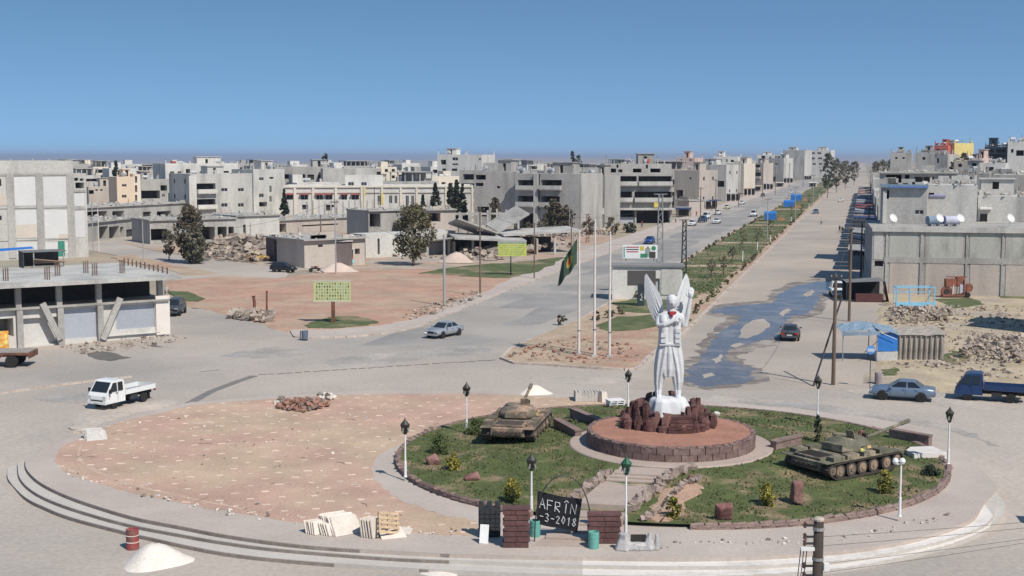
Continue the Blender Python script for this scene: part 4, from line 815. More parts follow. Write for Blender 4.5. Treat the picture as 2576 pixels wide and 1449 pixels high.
for p in sorted(spots, key=lambda q: q.y):
    px = CXP + FP * p.x / p.y; near_av = p.x > AV * p.y - 150
    yaw = -angA if near_av else yawT + R.uniform(-.08, .08); nfl = R.choice((1, 2, 2, 2, 3, 3, 4)) if p.y < 640 else R.choice((2, 2, 3, 3, 4))
    w, D = R.uniform(9, 15), R.uniform(8, 12); fh = 3.1; h = nfl * fh + R.uniform(.2, .9); wl, wn = R.choice(walls)
    if p.y > 700: h *= 1.0
    nc = max(3, int(w / 2.9)); ops = {'f': [], 'l': [], 'r': []}
    gal = R.random() < .38
    for f in range(nfl):
        z = f * fh + .9
        if gal and f > 0: ops['f'].append((w * .1, w * R.uniform(.45, .9), z - .3, z + 1.6, 2.6)); continue
        for c in range(nc):
            if R.random() < .2: continue
            u = w * (c + .5) / nc; big = R.random() < .4; ops['f'].append((u - (.9 if big else .55), u + (.9 if big else .55), z, z + (1.5 if big else 1.1), 1.2 if big else .35))
        for c in range(2):
            if R.random() < .5: u = D * (c + .5) / 2; ops['r'].append((u - .5, u + .5, z, z + 1.1, .35)); ops['l'].append((u - .5, u + .5, z, z + 1.1, .35))
    zone = 'left of the school' if px < 700 else ('behind the school' if px < 1200 else ('behind the balcony flats' if px < 1700 else 'behind the avenue houses'))
    lab = '%s %s house %sin the %s' % (wn, ('one-storey', 'two-storey', 'three-storey', 'four-storey')[nfl - 1], 'with open gallery ' if gal else '', ('front' if p.y < 500 else 'middle' if p.y < 640 else 'back') + ' rows ' + zone)
    t = thing('town_house', lab, 'house', (p.x, p.y, 0), yaw, lab.replace(' house', ' houses'))
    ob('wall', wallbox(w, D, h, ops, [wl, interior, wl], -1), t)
    m = MB()
    if R.random() < .55:
        for k in range(R.randint(4, 9)): m.box((R.uniform(.3, w - .3), R.choice((.3, D - .3, D / 2)), h + .5), (.3, .3, R.uniform(.8, 1.6)))
        o = m.build('column_stubs', wl, t); o['kind'] = 'stuff'
    if R.random() < .6:
        ww = R.uniform(3, 5); cube('stair_house', t, wl, (R.uniform(ww / 2, w - ww / 2), D * .6, h + 1.25), (ww, 3.5, 2.5))
    if R.random() < .34:                               # unfinished top floor: columns under a slab
        fw = w * R.uniform(.45, 1); m = MB(); fx = R.uniform(0, w - fw)
        for k in range(int(fw / 2.6) + 2):
            for yy in (.3, D - .3): m.box((fx + .2 + (fw - .4) * k / (int(fw / 2.6) + 1), yy, h + 1.35), (.32, .32, 2.7))
        m.box((fx + fw / 2, D / 2, h + 2.8), (fw + .5, D + .5, .25)); m.box((fx + fw / 2, D * .7, h + 1.3), (fw * .8, .2, 2.6)); m.build('open_frame', conc if R.random() < .7 else wl, t)['kind'] = 'stuff'
    if R.random() < .45:
        for f in range(1, nfl): cube('balcony', t, wl, (w * .3, -.6, f * fh + .45), (w * .4, 1.2, .9))
    if R.random() < .5: cube('parapet', t, wl, (w / 2, .1, h + .35), (w + .1, .22, .7))
    for k in range(R.choice((0, 1, 1, 2))):
        if 'tankmeshFalse' in UC: ob('water_tank', UC['tankmeshFalse'], t, (R.uniform(1, w - 1), R.uniform(1, D * .5), h), R.uniform(0, 3))
    cnt += 1
print('town houses', cnt)
# right hill houses
for k in range(46):
    d = R.uniform(240, 900); px = R.uniform(2200, 2640); p = Vd(px, 400, d)
    if p.x < AV * d + 30 + R.uniform(0, 5): continue
    if any((p.x - q[0]) ** 2 + (d - q[1]) ** 2 < 19 ** 2 for q in zones) : continue
    zones.append((p.x, d)); w, D, nfl = R.uniform(9, 15), R.uniform(8, 12), R.choice((1, 2, 2)); wl, wn = R.choice(walls); h = nfl * 3.1 + .4
    if zat(405 if px < 2450 else 398, d) < hill(p.x, d) + h: h = max(3.3, zat(405, d) - hill(p.x, d)); nfl = 1
    ops = {'f': [(w * (c + .5) / 3 - .6, w * (c + .5) / 3 + .6, f * 3.1 + .9, f * 3.1 + 2.1, .4) for c in range(3) for f in range(nfl) if R.random() < .7]}
    lab = '%s %s house on the crowded slope at the right' % (wn, ('one-storey', 'two-storey')[nfl - 1])
    t = thing('slope_house', lab, 'house', (p.x, p.y, hill(p.x, d)), R.uniform(-.3, .2), lab.replace(' house', ' houses'))
    ob('wall', wallbox(w, D, h, ops, [wl, interior, wl], -4), t)
    if R.random() < .6: cube('stair_house', t, wl, (w * .3, D * .6, h + 1.2), (3.4, 3, 2.4))
    m = MB()
    for q in range(4): m.box((.3 + (w - .6) * q / 3, R.choice((.3, D - .3)), h + .5), (.28, .28, R.uniform(.8, 1.5)))
    m.build('column_stubs', wl, t)['kind'] = 'stuff'
# ---------------------------------------------------------------- the statue
def loft(mb, rings, n=20, fold=0, nf=9, mi=0, ph=0.0):
    o = len(mb.v)
    for i, (x, y, z, rx, ry) in enumerate(rings):
        for k in range(n):
            w = 2 * pi * k / n; f = 1 + fold * sin(nf * w + ph + z * .7)
            mb.v.append((x + rx * cos(w) * f, y + ry * sin(w) * f, z))
    for i in range(len(rings) - 1):
        for k in range(n): mb.f.append((o + i * n + k, o + i * n + (k + 1) % n, o + (i + 1) * n + (k + 1) % n, o + (i + 1) * n + k)); mb.m.append(mi)
    mb.f.append(tuple(o + k for k in reversed(range(n)))); mb.m.append(mi); mb.f.append(tuple(o + (len(rings) - 1) * n + k for k in range(n))); mb.m.append(mi)
def remeshed(mb, name, m, vox, smooth_it=2):
    me = mb.mesh(name + '_raw', m); o = bpy.data.objects.new('tmp', me); COL.objects.link(o)
    r = o.modifiers.new('r', 'REMESH'); r.mode = 'VOXEL'; r.voxel_size = vox
    if smooth_it: s = o.modifiers.new('s', 'SMOOTH'); s.factor = .5; s.iterations = smooth_it
    dgr = bpy.context.evaluated_depsgraph_get(); out = bpy.data.meshes.new_from_object(o.evaluated_get(dgr))
    bpy.data.objects.remove(o); out.name = name; out.polygons.foreach_set('use_smooth', [True] * len(out.polygons)); out.materials.clear(); out.materials.append(m)
    return out
SX, SY, SZ = GC.x + .2, GC.y + 1.0, 1.632
st = thing('statue', 'white winged statue of a standing woman with red scarf on red rocks', 'statue', (SX, SY, SZ + 1.72))
f = MB()
loft(f, [(-.62, -.05, 0, .17, .34), (-.63, .0, .18, .17, .24), (-.62, .05, .45, .2, .22), (-.6, .06, .9, .27, .28), (-.52, .05, 1.5, .36, .36), (-.42, .02, 2.1, .42, .4), (-.3, 0, 2.7, .45, .42), (-.2, 0, 3.2, .42, .4)], 36, .13, 8)
loft(f, [(.52, -.15, 0, .17, .36), (.53, -.05, .18, .17, .24), (.52, 0, .45, .2, .22), (.52, -.02, .9, .29, .3), (.48, -.03, 1.5, .35, .36), (.4, -.02, 2.1, .4, .4), (.28, 0, 2.7, .43, .42), (.2, 0, 3.2, .42, .4)], 36, .13, 8, 0, 1)
loft(f, [(-.05, -.02, 1.25, .38, .3), (-.03, -.03, 1.7, .56, .38), (0, 0, 2.6, .62, .44), (0, 0, 3.25, .6, .42)], 36, .13, 9, 0, 2)
loft(f, [(0, 0, 3.0, .6, .42), (0, 0, 3.4, .6, .42), (0, -.02, 3.9, .56, .4), (.02, -.03, 4.4, .62, .42), (.03, 0, 4.8, .68, .38), (.04, .02, 5.02, .56, .3), (.06, .02, 5.16, .26, .22)], 28)
f.tube([(.07, 0, 5.0), (.1, -.02, 5.4)], [.22, .2], 12)
loft(f, [(.12, -.04, 5.3, .12, .14), (.12, -.06, 5.42, .24, .28), (.12, -.04, 5.62, .31, .36), (.12, 0, 5.82, .33, .38), (.12, .03, 6.0, .27, .32), (.12, .05, 6.1, .1, .13)], 20)
f.box((.12, -.42, 5.6), (.09, .14, .16)); f.tube([(.12, .25, 5.9), (.05, .38, 5.6), (-.02, .36, 5.2), (-.05, .3, 4.8)], [.2, .22, .16, .08], 10)  # nose, hair tail
for e in (-1, 1): f.tube([(.12 + e * .32, 0, 5.72), (.12 + e * .33, 0, 5.58)], .06, 6)
f.tube([(-.5, .05, 4.9), (-.68, .0, 4.6), (-.7, -.15, 4.28)], [.2, .19, .17], 12); f.tube([(-.7, -.15, 4.28), (-.35, -.42, 4.36), (.18, -.52, 4.6)], [.17, .15, .11], 12)
f.tube([(.55, .05, 4.92), (.78, .05, 4.6), (.88, .0, 4.2)], [.2, .19, .17], 12); f.tube([(.88, 0, 4.2), (1.05, -.06, 5.0), (1.18, -.1, 5.9)], [.17, .15, .11], 12)
def hand(mb, p, up, side, s=1.0):                      # palm, four fingers, thumb
    p, up, side = Vector(p), Vector(up).normalized(), Vector(side).normalized(); nrm = up.cross(side)
    mb.tube([p, p + up * .16 * s, p + up * .3 * s], [.11 * s, .15 * s, .14 * s], 8)
    for k, (l, o) in enumerate(((.24, -.12), (.3, -.04), (.28, .045), (.2, .125))):
        b = p + up * .28 * s + side * o * s; mb.tube([b, b + up * l * .55 * s + nrm * .02, b + up * l * s + nrm * .09 * s], [.045 * s, .042 * s, .034 * s], 6)
    b = p + up * .1 * s - side * .12 * s; mb.tube([b, b - side * .1 * s + up * .08 * s, b - side * .13 * s + up * .2 * s], [.05 * s, .046 * s, .036 * s], 6)
hand(f, (1.18, -.1, 5.9), (.1, -.05, 1), (1, 0, 0), 1.1); hand(f, (.14, -.52, 4.58), (1, -.12, .25), (0, 0, 1), .85)
f.box((.02, -.39, 5.72), (.0, .0, .0)); ob('figure', remeshed(f, 'figure', statue_w, .03, 0), st)
v = MB()                                               # open vest over the shirt, with pouches
for e in (-1, 1):
    loft(v, [(e * .34, -.03, 3.16, .33, .47), (e * .34, -.03, 3.6, .33, .47), (e * .33, -.05, 4.1, .33, .46), (e * .36, -.02, 4.6, .33, .44), (e * .38, .02, 4.95, .26, .33)], 18)
vest = ob('vest', remeshed(v, 'vest', statue_w, .04, 1), st)
for (x, z) in ((.42, 4.02), (.42, 3.7), (.42, 3.4), (-.42, 3.75), (-.42, 3.42)): cube('pouch', vest, statue_w, (x, -.49, z), (.3, .12, .22))
cube('belt', st, statue_w, (0, -.01, 3.2), (1.28, .96, .1))
sc_ = MB(); loft(sc_, [(.08, -.02, 4.92, .2, .34), (.08, -.07, 5.03, .34, .38), (.09, -.03, 5.14, .26, .28)], 16); sc_.tube([(.02, -.42, 5.0), (.1, -.48, 4.8)], [.12, .05], 8)
ob('scarf', remeshed(sc_, 'scarf', mat('red_scarf', (.3, .025, .03), .8, .25, 3, 9, col2=(.05, .03, .03), mixlo=.55, mixhi=.62, msc=2.5), .05, 1), st)
def wing(pts, y0, lean, nm):
    m = MB(); n = len(pts); c = Vector((sum(p[0] for p in pts) / n, 0, sum(p[1] for p in pts) / n))
    A = [Vector((x, y0 + lean * (z - 4.5) + .5 * abs(x) - .1, z)) for x, z in pts]; Bq = [a + Vector((0, .1, 0)) for a in A]
    o = len(m.v); m.v += [tuple(a) for a in A] + [tuple(q) for q in Bq] + [(c.x, y0 + lean * (c.z - 4.5) + .5 * abs(c.x) - .16, c.z), (c.x, y0 + lean * (c.z - 4.5) + .5 * abs(c.x) + .1, c.z)]
    for i in range(n):
        j = (i + 1) % n; m.f += [(i, j, 2 * n), (n + j, n + i, 2 * n + 1), (j, i, n + i, n + j)]; m.m += [0, 0, 0]
    w = m.build('wing', statue_w, st)
    return w
wl_ = wing([(-.36, 5.4), (-.42, 5.75), (-.58, 6.15), (-.82, 6.55), (-1.08, 6.92), (-1.3, 7.25), (-1.4, 7.1), (-1.42, 6.5), (-1.36, 5.9), (-1.22, 5.3), (-1.0, 4.75), (-.7, 4.3), (-.5, 4.2), (-.35, 4.7)], .3, .06, 'l')
wr_ = wing([(.38, 5.3), (.42, 5.8), (.6, 6.35), (.82, 6.88), (1.05, 7.28), (1.2, 7.0), (1.32, 6.4), (1.3, 5.7), (1.16, 5.1), (.95, 4.6), (.66, 4.2), (.45, 4.3), (.38, 4.8)], .34, .06, 'r')
for w, pts in ((wl_, [((-.5, 5.2), (-1.2, 6.95)), ((-.55, 4.95), (-1.2, 6.4)), ((-.6, 4.7), (-1.1, 5.8)), ((-.6, 4.45), (-.95, 5.15))]), (wr_, [((.5, 5.2), (1.05, 7.0)), ((.55, 4.95), (1.12, 6.4)), ((.6, 4.7), (1.06, 5.75)), ((.6, 4.45), (.92, 5.1))])):
    for a, b_ in pts: MB().tube([(a[0], .17 + .06 * (a[1] - 4.5) + .5 * abs(a[0]), a[1]), (b_[0], .2 + .06 * (b_[1] - 4.5) + .5 * abs(b_[0]), b_[1])], [.05, .02], 5).build('feather', statue_w, w)
pd = MB(); loft(pd, [(0, 0, -1.75, 1.55, 1.2), (-.05, 0, -1.2, 1.4, 1.1), (0, 0, -.6, 1.25, .95), (-.05, -.02, -.15, 1.05, .8), (-.3, 0, .02, .6, .6)], 16, .1, 5); loft(pd, [(.55, -.2, -1.2, .75, .8), (.6, -.2, -.5, .65, .65), (.58, -.15, -.12, .45, .5), (.55, -.1, .02, .35, .42)], 14, .08, 4)
ob('pedestal', remeshed(pd, 'pedestal', statue_w, .07, 1), st)
# crown of dark red rock slabs round the pedestal
R = random.Random(12); rk = mat('red_rock', (.105, .05, .045), .8, .35, 1.5, 8, .6, col2=(.17, .085, .075), msc=1.2, objvar=.25)
rocks = thing('rock_crown', 'dark red upright rocks crowding round the foot of the statue', 'rocks', (SX, SY - .1, SZ))
rmesh = []
for s in range(10):
    m = MB(); Rr = random.Random(100 + s); n = Rr.choice((5, 6, 7)); pr = []
    for z in (0, .35, .7, .92, 1.0): pr.append([(cos(2 * pi * k / n) * Rr.uniform(.36, .56) * (1 if z < .9 else .75), sin(2 * pi * k / n) * Rr.uniform(.3, .5) * (1 if z < .9 else .75), z + (Rr.uniform(-.06, .06) if z > 0 else 0)) for k in range(n)])
    for r in pr: m.v += r
    for i in range(4):
        for k in range(n): m.f.append((i * n + k, i * n + (k + 1) % n, (i + 1) * n + (k + 1) % n, (i + 1) * n + k)); m.m.append(0)
    m.f.append(tuple(range(4 * n, 5 * n))); m.m.append(0); rmesh.append(m.mesh('rock', rk))
for k in range(69):
    a = 2 * pi * k / 23 + R.uniform(-.1, .1); lay = k // 23; rr = (2.45, 1.75, 2.15)[lay] + R.uniform(-.2, .2)
    x, y = rr * cos(a) * 1.05, rr * sin(a) * .8; h = (R.uniform(.4, .85), R.uniform(1.0, 1.9), R.uniform(.7, 1.3))[lay]
    if abs(x + .1) < .75 and y < 0 and lay == 1: h *= .55
    o = ob('rock', rmesh[k % 10], rocks, (x, y, -.02), R.uniform(0, 6), (R.uniform(.4, .75), R.uniform(.4, .75), h)); o.rotation_euler = (R.uniform(-.08, .08), R.uniform(-.08, .08), R.uniform(0, 6))
for i in range(5):                                     # stacked ledge stones in the middle
    cube('ledge_stone', rocks, rk, (.4 + .03 * i, -1.9 + .08 * i, .1 + .19 * i), (1.5 - .08 * i, .7, .16), rot=(.03, -.02, R.uniform(-.1, .1)))

# ---------------------------------------------------------------- tanks
camo = mat('tank_camouflage', (.16, .135, .1), .85, .4, 1.0, 7, .15, col2=(.34, .235, .17), mixlo=.5, mixhi=.56, msc=.9)
camo2 = mat('tank_camouflage_green', (.15, .14, .1), .85, .4, 1.0, 7, .15, col2=(.3, .245, .175), mixlo=.54, mixhi=.6, msc=.8)
trk = mat('track_steel', (.085, .07, .06), .75, .3, 3, 9, metal=.2)
def tank(label, p, heading, tz, gun_el, tyaw=0.0, cam_=camo, drums=False):
    t = thing('tank', label, 'tank', p, -heading, 'derelict battle tanks'); t.rotation_euler = (0, 0, pi / 2 - heading)
    L, Wd = 6.2, 3.2                                    # +x is forward
    h = MB(); sec = [(-L / 2, .55, 1.0), (-L / 2 + .25, .42, 1.12), (1.5, .42, 1.12), (2.35, .42, 1.02), (L / 2, .75, .82)]
    for x, a, b_ in sec: h.v += [(x, -1.02, a), (x, 1.02, a), (x, 1.02, b_), (x, -1.02, b_)]
    for i in range(len(sec) - 1):
        for k in range(4): h.f.append((4 * i + k, 4 * i + 4 + k, 4 * i + 4 + (k + 1) % 4, 4 * i + (k + 1) % 4)); h.m.append(0)
    h.f += [(3, 2, 1, 0), (16, 17, 18, 19)]; h.m += [0, 0]; hull = h.build('hull', cam_, t)
    cube('engine_deck', hull, cam_, (-2.15, 0, 1.15), (1.7, 1.9, .08))
    for i in range(7): cube('louvre', hull, trk, (-2.85 + .16 * i, 0, 1.2), (.07, 1.6, .05), rot=(0, .5, 0))
    for i in range(5): cube('spare_link', hull, trk, (-L / 2 - .05, -.7 + .35 * i, .72), (.1, .26, .2))
    if drums:
        for e in (-.55, .55): MB().tube([(-L / 2 - .25, e - .42, 1.05), (-L / 2 - .25, e + .42, 1.05)], .26, 14).build('fuel_drum', cam_, t)
    for e in (-1, 1):
        cube('fender', t, cam_, (-.1, e * 1.33, 1.03), (6.3, .62, .04))
        for i, x in enumerate((-2.2, -1.1, .2, 1.4)): cube('fender_box', t, cam_, (x, e * 1.34, 1.16), (random.uniform(.7, .95), .5, .24))
        tr = thing_part = ob('track', None, t, (0, e * 1.33, 0))
        loop = [(-2.3, .06), (2.0, .06), (2.75, .4), (2.95, .62), (2.75, .9), (2.3, .93), (-2.3, .93), (-2.85, .85), (-3.0, .6), (-2.75, .3)]
        per = []
        for i in range(len(loop)):
            a, b_ = Vector(loop[i]), Vector(loop[(i + 1) % len(loop)]); n = max(1, int((b_ - a).length / .145))
            for k in range(n): q = a + (b_ - a) * (k + .5) / n; per.append((q, atan2(b_.y - a.y, b_.x - a.x), (b_ - a).length / n))
        m = MB()
        for q, an, l in per: m.box((q.x, 0, q.y), (l * .86, .56, .07), M=Matrix.Rotation(-an, 3, 'Y'))
        bpy.data.objects.remove(tr); tk_ = m.build('track', trk, t, (0, e * 1.33, 0)); tk_['kind'] = 'stuff'
        if 'rw' not in UC:
            UC['rw'] = MB().tube([(0, -.2, 0), (0, .2, 0)], .385, 18).mesh('road_wheel', trk); UC['rwd'] = MB().tube([(0, -.23, 0), (0, .23, 0)], .27, 14).tube([(0, -.27, 0), (0, .27, 0)], .1, 10).mesh('wheel_disc', cam_)
        for x in (-2.05, -1.15, -.3, .6, 1.65):
            w = ob('road_wheel', UC['rw'], t, (x, e * 1.33, .47)); ob('wheel_disc', UC['rwd'], w, (0, 0, 0))
        for x in (-2.62, 2.52): w = ob('sprocket', UC['rw'], t, (x, e * 1.33, .58), 0, (.8, 1, .8)); ob('wheel_disc', UC['rwd'], w, (0, 0, 0))
    # turret: a flattened dome, a little longer than wide
    tu = MB().lathe([(1.12, 0), (1.24, .1), (1.22, .26), (1.1, .45), (.9, .62), (.62, .74), (.3, .79), (0, .8)], 26, (0, 0, 0), 0, 1.12, 1.0).build('turret', cam_, t, (.25, 0, 1.12), tyaw, True)
    MB().lathe([(.36, 0), (.36, .13), (.3, .19), (0, .2)], 14).build('cupola', cam_, tu, (-.15, .45, .62)); MB().lathe([(.3, 0), (.3, .1), (0, .14)], 14).build('hatch', cam_, tu, (-.15, -.42, .62))
    cube('hatch_lid', tu, cam_, (-.4, -.42, .95), (.06, .5, .46), rot=(0, -.3, 0)); cube('stowage_box', tu, cam_, (-1.25, 0, .32), (.34, 1.3, .36)); cube('searchlight', tu, trk, (.9, -.45, .72), (.2, .26, .24))
    for e in (-1, 1): MB().tube([(-.4, e * 1.2, .42), (.4, e * 1.2, .42)], .025, 5).build('hand_rail', cam_, tu)
    for (x, y, z, c) in ((.2, -1.18, .3, (.55, .36, .16)), (-.35, -1.17, .18, (.5, .45, .12))): cube('paint_patch', tu, mat('patch%d' % int(c[1] * 100), c, .8, .25, 3, 9), (x, y, z), (.34, .1, .2), rot=(-.5, 0, 0))
    ce, se = cos(gun_el), sin(gun_el); g = lambda d_: (1.05 + d_ * ce, 0, .36 + d_ * se)
    gun = MB().tube([g(0), g(.5), g(4.6)], [.12, .1, .08], 12).build('gun', cam_, tu); MB().tube([g(3.9), g(4.05), g(4.75), g(4.8)], [.09, .125, .12, .1], 12).build('bore_evacuator', cam_, gun); MB().tube([g(-.1), g(.35)], [.26, .16], 10).build('mantlet', cam_, gun)
    return t
a = VN(1278, 1118); tank('rusty camouflaged tank seen from behind, left of the statue', (a.x + .6, a.y + 2.9, a.z - .02), radians(12), 0, .12, .06, camo, False)
a = VN(2130, 1190); tank('camouflaged tank with long gun pointing right, beside the round stage', (a.x + .1, a.y + .9, a.z - .02), radians(56), 0, .1, .1, camo2)

# ---------------------------------------------------------------- lamps
lant = mat('lantern_iron', (.06, .058, .05), .5, .2, 3, 8, metal=.4)
def lamp(label, x, y, h=2.55, globes=False, p=None, green=False):
    p = p or VN(x, y); t = thing('lamp_post', label, 'lamp post', p, 0, 'white garden lamp posts')
    if 'lpost' not in UC:
        UC['lpost'] = MB().lathe([(.1, 0), (.1, .06), (.075, .1), (.07, .9), (.05, .98), (.042, 2.6)], 10).mesh('post', white_p)
        m = MB().lathe([(.05, 0), (.09, .04), (.16, .3), (.24, .52), (.26, .56), (.2, .62), (.1, .74), (.03, .86), (.0, .95)], 8); UC['lhead'] = m.mesh('lantern', lant)
        UC['lglass'] = MB().box((0, 0, 0), (.09, .012, .32)).mesh('pane', mat('lamp_glass', (.25, .25, .22), .2, .1, spec=.5)); UC['lrib'] = MB().tube([(.1, 0, .05), (.25, 0, .52)], .014, 4).mesh('rib', lant)
        UC['lglobe'] = MB().lathe([(.02, -.16), (.11, -.12), (.16, 0), (.11, .12), (.02, .16)], 12).mesh('globe', mat('globe_glass', (.7, .7, .68), .3, .05, spec=.5))
        UC['lheadg'] = m.mesh('lantern', mat('green_iron', (.03, .1, .06), .5, .2, 3, 8, metal=.3))
    o = ob('post', UC['lpost'], t, (0, 0, 0), 0, (1, 1, h / 2.6))
    if globes:
        for e in (-.28, .05): ob('globe', UC['lglobe'], t, (e, 0, h + .14), 0)
        cube('cross_arm', t, white_p, (-.12, 0, h), (.4, .05, .05)); return t
    hd = ob('lantern', UC['lheadg' if green else 'lhead'], t, (0, 0, h))
    for k in range(4):
        a = pi / 2 * k + .3; ob('rib', UC['lrib'], hd, (0, 0, 0), a); g = ob('pane', UC['lglass'], hd, (.19 * cos(a + .78), .19 * sin(a + .78), .3)); g.rotation_euler = (-.32, 0, a + .78 + pi / 2)
    return t
lamp('white lamp post at the back-left rim of the garden behind the bush', 1174, 1090, 2.35); lamp('white lamp post at the left rim of the garden', 1020, 1200, 2.35); lamp('white lamp post beside the black banner', 1337, 1285, 2.0)
lamp('white lamp post with green lantern on a broken concrete base', 1572, 1345, 2.9, green=True, p=VN(1574, 1352)); lamp('white lamp post left of the statue beside the stacked crates', 1580, 1034, 2.0); lamp('white lamp post right of the statue at the far rim', 2056, 1068, 2.35)
lamp('white lamp post at the right rim of the garden', 2385, 1168, 2.4); lamp('white lamp post with round globes at the right front rim', 2263, 1300, 2.6, True)

# ---------------------------------------------------------------- gate with black banner
gm = mat('gate_stone', (.13, .065, .06), .85, .3, 1.2, 7, .3, objvar=.1)
def pillar(label, x0, x1, yb, h, rows, depth=.55):
    A, B = V(x0, yb, .02), V(x1, yb, .02); w = (B - A).length; t = thing('gate_pillar', label, 'pillar', ((A.x + B.x) / 2, A.y + depth / 2, .02), atan2(B.y - A.y, B.x - A.x))
    cube('core', t, gm, (0, .02, h / 2), (w - .08, depth - .08, h))
    for r in range(rows):
        for k in range(2): cube('stone_course', t, gm, ((-.25 + .5 * k) * w + (.03 if r % 2 else -.03), 0, h * (r + .5) / rows), (w / 2 - .02, depth, h / rows - .035))
    cube('cap', t, gm, (0, 0, h + .03), (w + .06, depth + .06, .08)); return t
pillar('tall dark red stone pillar left of the black banner', 1266, 1332, 1378, 1.75, 7); pillar('lower dark red stone pillar right of the black banner', 1480, 1562, 1368, 1.3, 5)
ct = thing('castle_model', 'small black crenellated wall model against the left gate pillar', 'model', tuple(V(1232, 1352, .02)), .08); bs = mat('black_stone', (.035, .038, .042), .7, .3, 3, 9)
cube('wall', ct, bs, (0, .2, .7), (1.0, .3, 1.4))
for r in range(6):
    for k in range(4): cube('block', ct, bs, (-.37 + .245 * k + (.03 if r % 2 else 0), .03, .14 + .21 * r), (.22, .06, .18))
for k in range(3): cube('merlon', ct, bs, (-.38 + .38 * k, .2, 1.52), (.22, .3, .24))
pk = thing('white_plank', 'white board leaning on the small black wall', 'board', tuple(V(1218, 1366, .02))); cube('board', pk, white_p, (0, 0, .42), (.4, .04, .86), rot=(-.2, .06, 0))
bn = thing('banner', 'black cloth banner with white hand-painted letters at the garden gate', 'banner', tuple(V(1405, 1345, .1)), 0)
BA = [Vd(1352, 1234, 58.7), Vd(1465, 1255, 58.5), Vd(1452, 1338, 58.5), Vd(1350, 1318, 58.7)]; m = MB(); nx, ny = 18, 12; base = Vector(bn.location)
def bpt(u, v, off=0.0):
    p = BA[0] * (1 - u) * (1 - v) + BA[1] * u * (1 - v) + BA[2] * u * v + BA[3] * (1 - u) * v
    return p + Vector((0, .05 * sin(u * 9 + v * 2) * (.3 + v) - off, -.06 * sin(pi * u) * (1 - v))) - base
for j in range(ny + 1):
    for i in range(nx + 1): m.v.append(tuple(bpt(i / nx, j / ny)))
for j in range(ny):
    for i in range(nx): m.f.append((j * (nx + 1) + i, (j + 1) * (nx + 1) + i, (j + 1) * (nx + 1) + i + 1, j * (nx + 1) + i + 1)); m.m.append(0)
m.build('cloth', mat('black_cloth', (.018, .018, .022), .9, .3, 3, 9), bn, smooth=True)
GL = {'A': [[(0, 1), (.5, 0), (1, 1)], [(.22, .6), (.78, .6)]], 'F': [[(0, 1), (0, 0), (.9, 0)], [(0, .48), (.7, .48)]], 'R': [[(0, 1), (0, 0), (.75, .05), (.8, .4), (0, .5), (.85, 1)]], 'I': [[(.5, 0), (.5, 1)], [(.15, -.12), (.5, -.32), (.85, -.12)]], 'N': [[(0, 1), (0, 0), (.9, 1), (.9, 0)]],
      '3': [[(0, .1), (.5, 0), (.8, .22), (.35, .46), (.85, .7), (.5, 1), (0, .9)]], '-': [[(.05, .5), (.85, .5)]], '2': [[(0, .2), (.4, 0), (.8, .2), (.1, .95), (.9, .98)]], '0': [[(.4, 0), (.85, .4), (.5, 1), (.05, .6), (.4, 0)]], '1': [[(.2, .2), (.5, 0), (.5, 1)]], '8': [[(.45, .48), (.1, .22), (.45, 0), (.8, .22), (.45, .48), (.05, .76), (.45, 1), (.85, .76), (.45, .48)]]}
chalk = mat('chalk_paint', (.62, .64, .66), .9, .3, 5, 12)
def paint(txt, u0, u1, v0, v1):
    n = len(txt); cw = (u1 - u0) / n
    for i, c in enumerate(txt):
        if c not in GL: continue
        g = MB()
        for s_ in GL[c]:
            q = [bpt(u0 + cw * (i + .08 + .72 * a), v0 + (v1 - v0) * b_ + .01 * sin(i * 3), .02) for a, b_ in s_]
            g.tube(q, .022, 5)
        g.build('letter', chalk, bn)
paint('AFRIN', .04, .94, .2, .5); paint('-3-2018', .06, .97, .62, .86)
hp = [V(1352, 1360, .02) + Vector((0, .3, 0))]; A, B = V(1345, 1366, .02), V(1488, 1362, .02); pts = [A + (B - A) * (.5 - .5 * cos(pi * k / 16)) + Vector((0, .25, 3.05 * sin(pi * k / 16) ** .75)) for k in range(17)]
tag(MB().tube(pts, .03, 6).build('arch_hoop', metal_d), 'thin black metal hoop arching over the gate', 'arch')
teal = mat('teal_plastic', (.13, .36, .31), .6, .15, 2, 6)
for i, (x, y, lb) in enumerate(((1346, 1348, 'small teal bin behind the black banner'), (1493, 1378, 'teal barrel in front of the right gate pillar'))):
    t = thing('barrel', lb, 'barrel', tuple(V(x, y, .02))); MB().lathe([(.24, 0), (.25, .3), (.255, .32), (.25, .34), (.25, .72), (.235, .75), (.22, .75), (.2, .6), (0, .6)], 18).build('drum', teal, t, smooth=False); MB().lathe([(.262, 0), (.262, .03), (.2, .03)], 18).build('hoop', teal, t, (0, 0, .48))
t = thing('broken_base', 'broken pale concrete sculpture base around a lamp post', 'rubble', tuple(V(1598, 1382, .02))); m = MB()
loft(m, [(-.55, 0, 0, .4, .35), (-.5, .05, .5, .25, .22), (-.55, 0, .75, .2, .2)], 10, .12, 4); loft(m, [(0, 0, 0, .6, .3), (.1, 0, .25, .5, .25), (.1, 0, .32, .3, .15)], 10, .1, 5); loft(m, [(.62, 0, 0, .24, .3), (.6, .05, .45, .16, .2), (.68, .05, .75, .09, .12)], 10, .12, 4); loft(m, [(.95, 0, 0, .18, .2), (.98, 0, .5, .1, .12), (.95, 0, .7, .06, .06)], 8, .1, 4)
ob('shell', remeshed(m, 'shell', mat('grey_plaster', (.42, .4, .39), .9, .3, 2, 8, .4), .05, 0), t); cube('dark_plate', t, interior, (.15, .15, .45), (.7, .05, .4), rot=(.2, 0, 0))
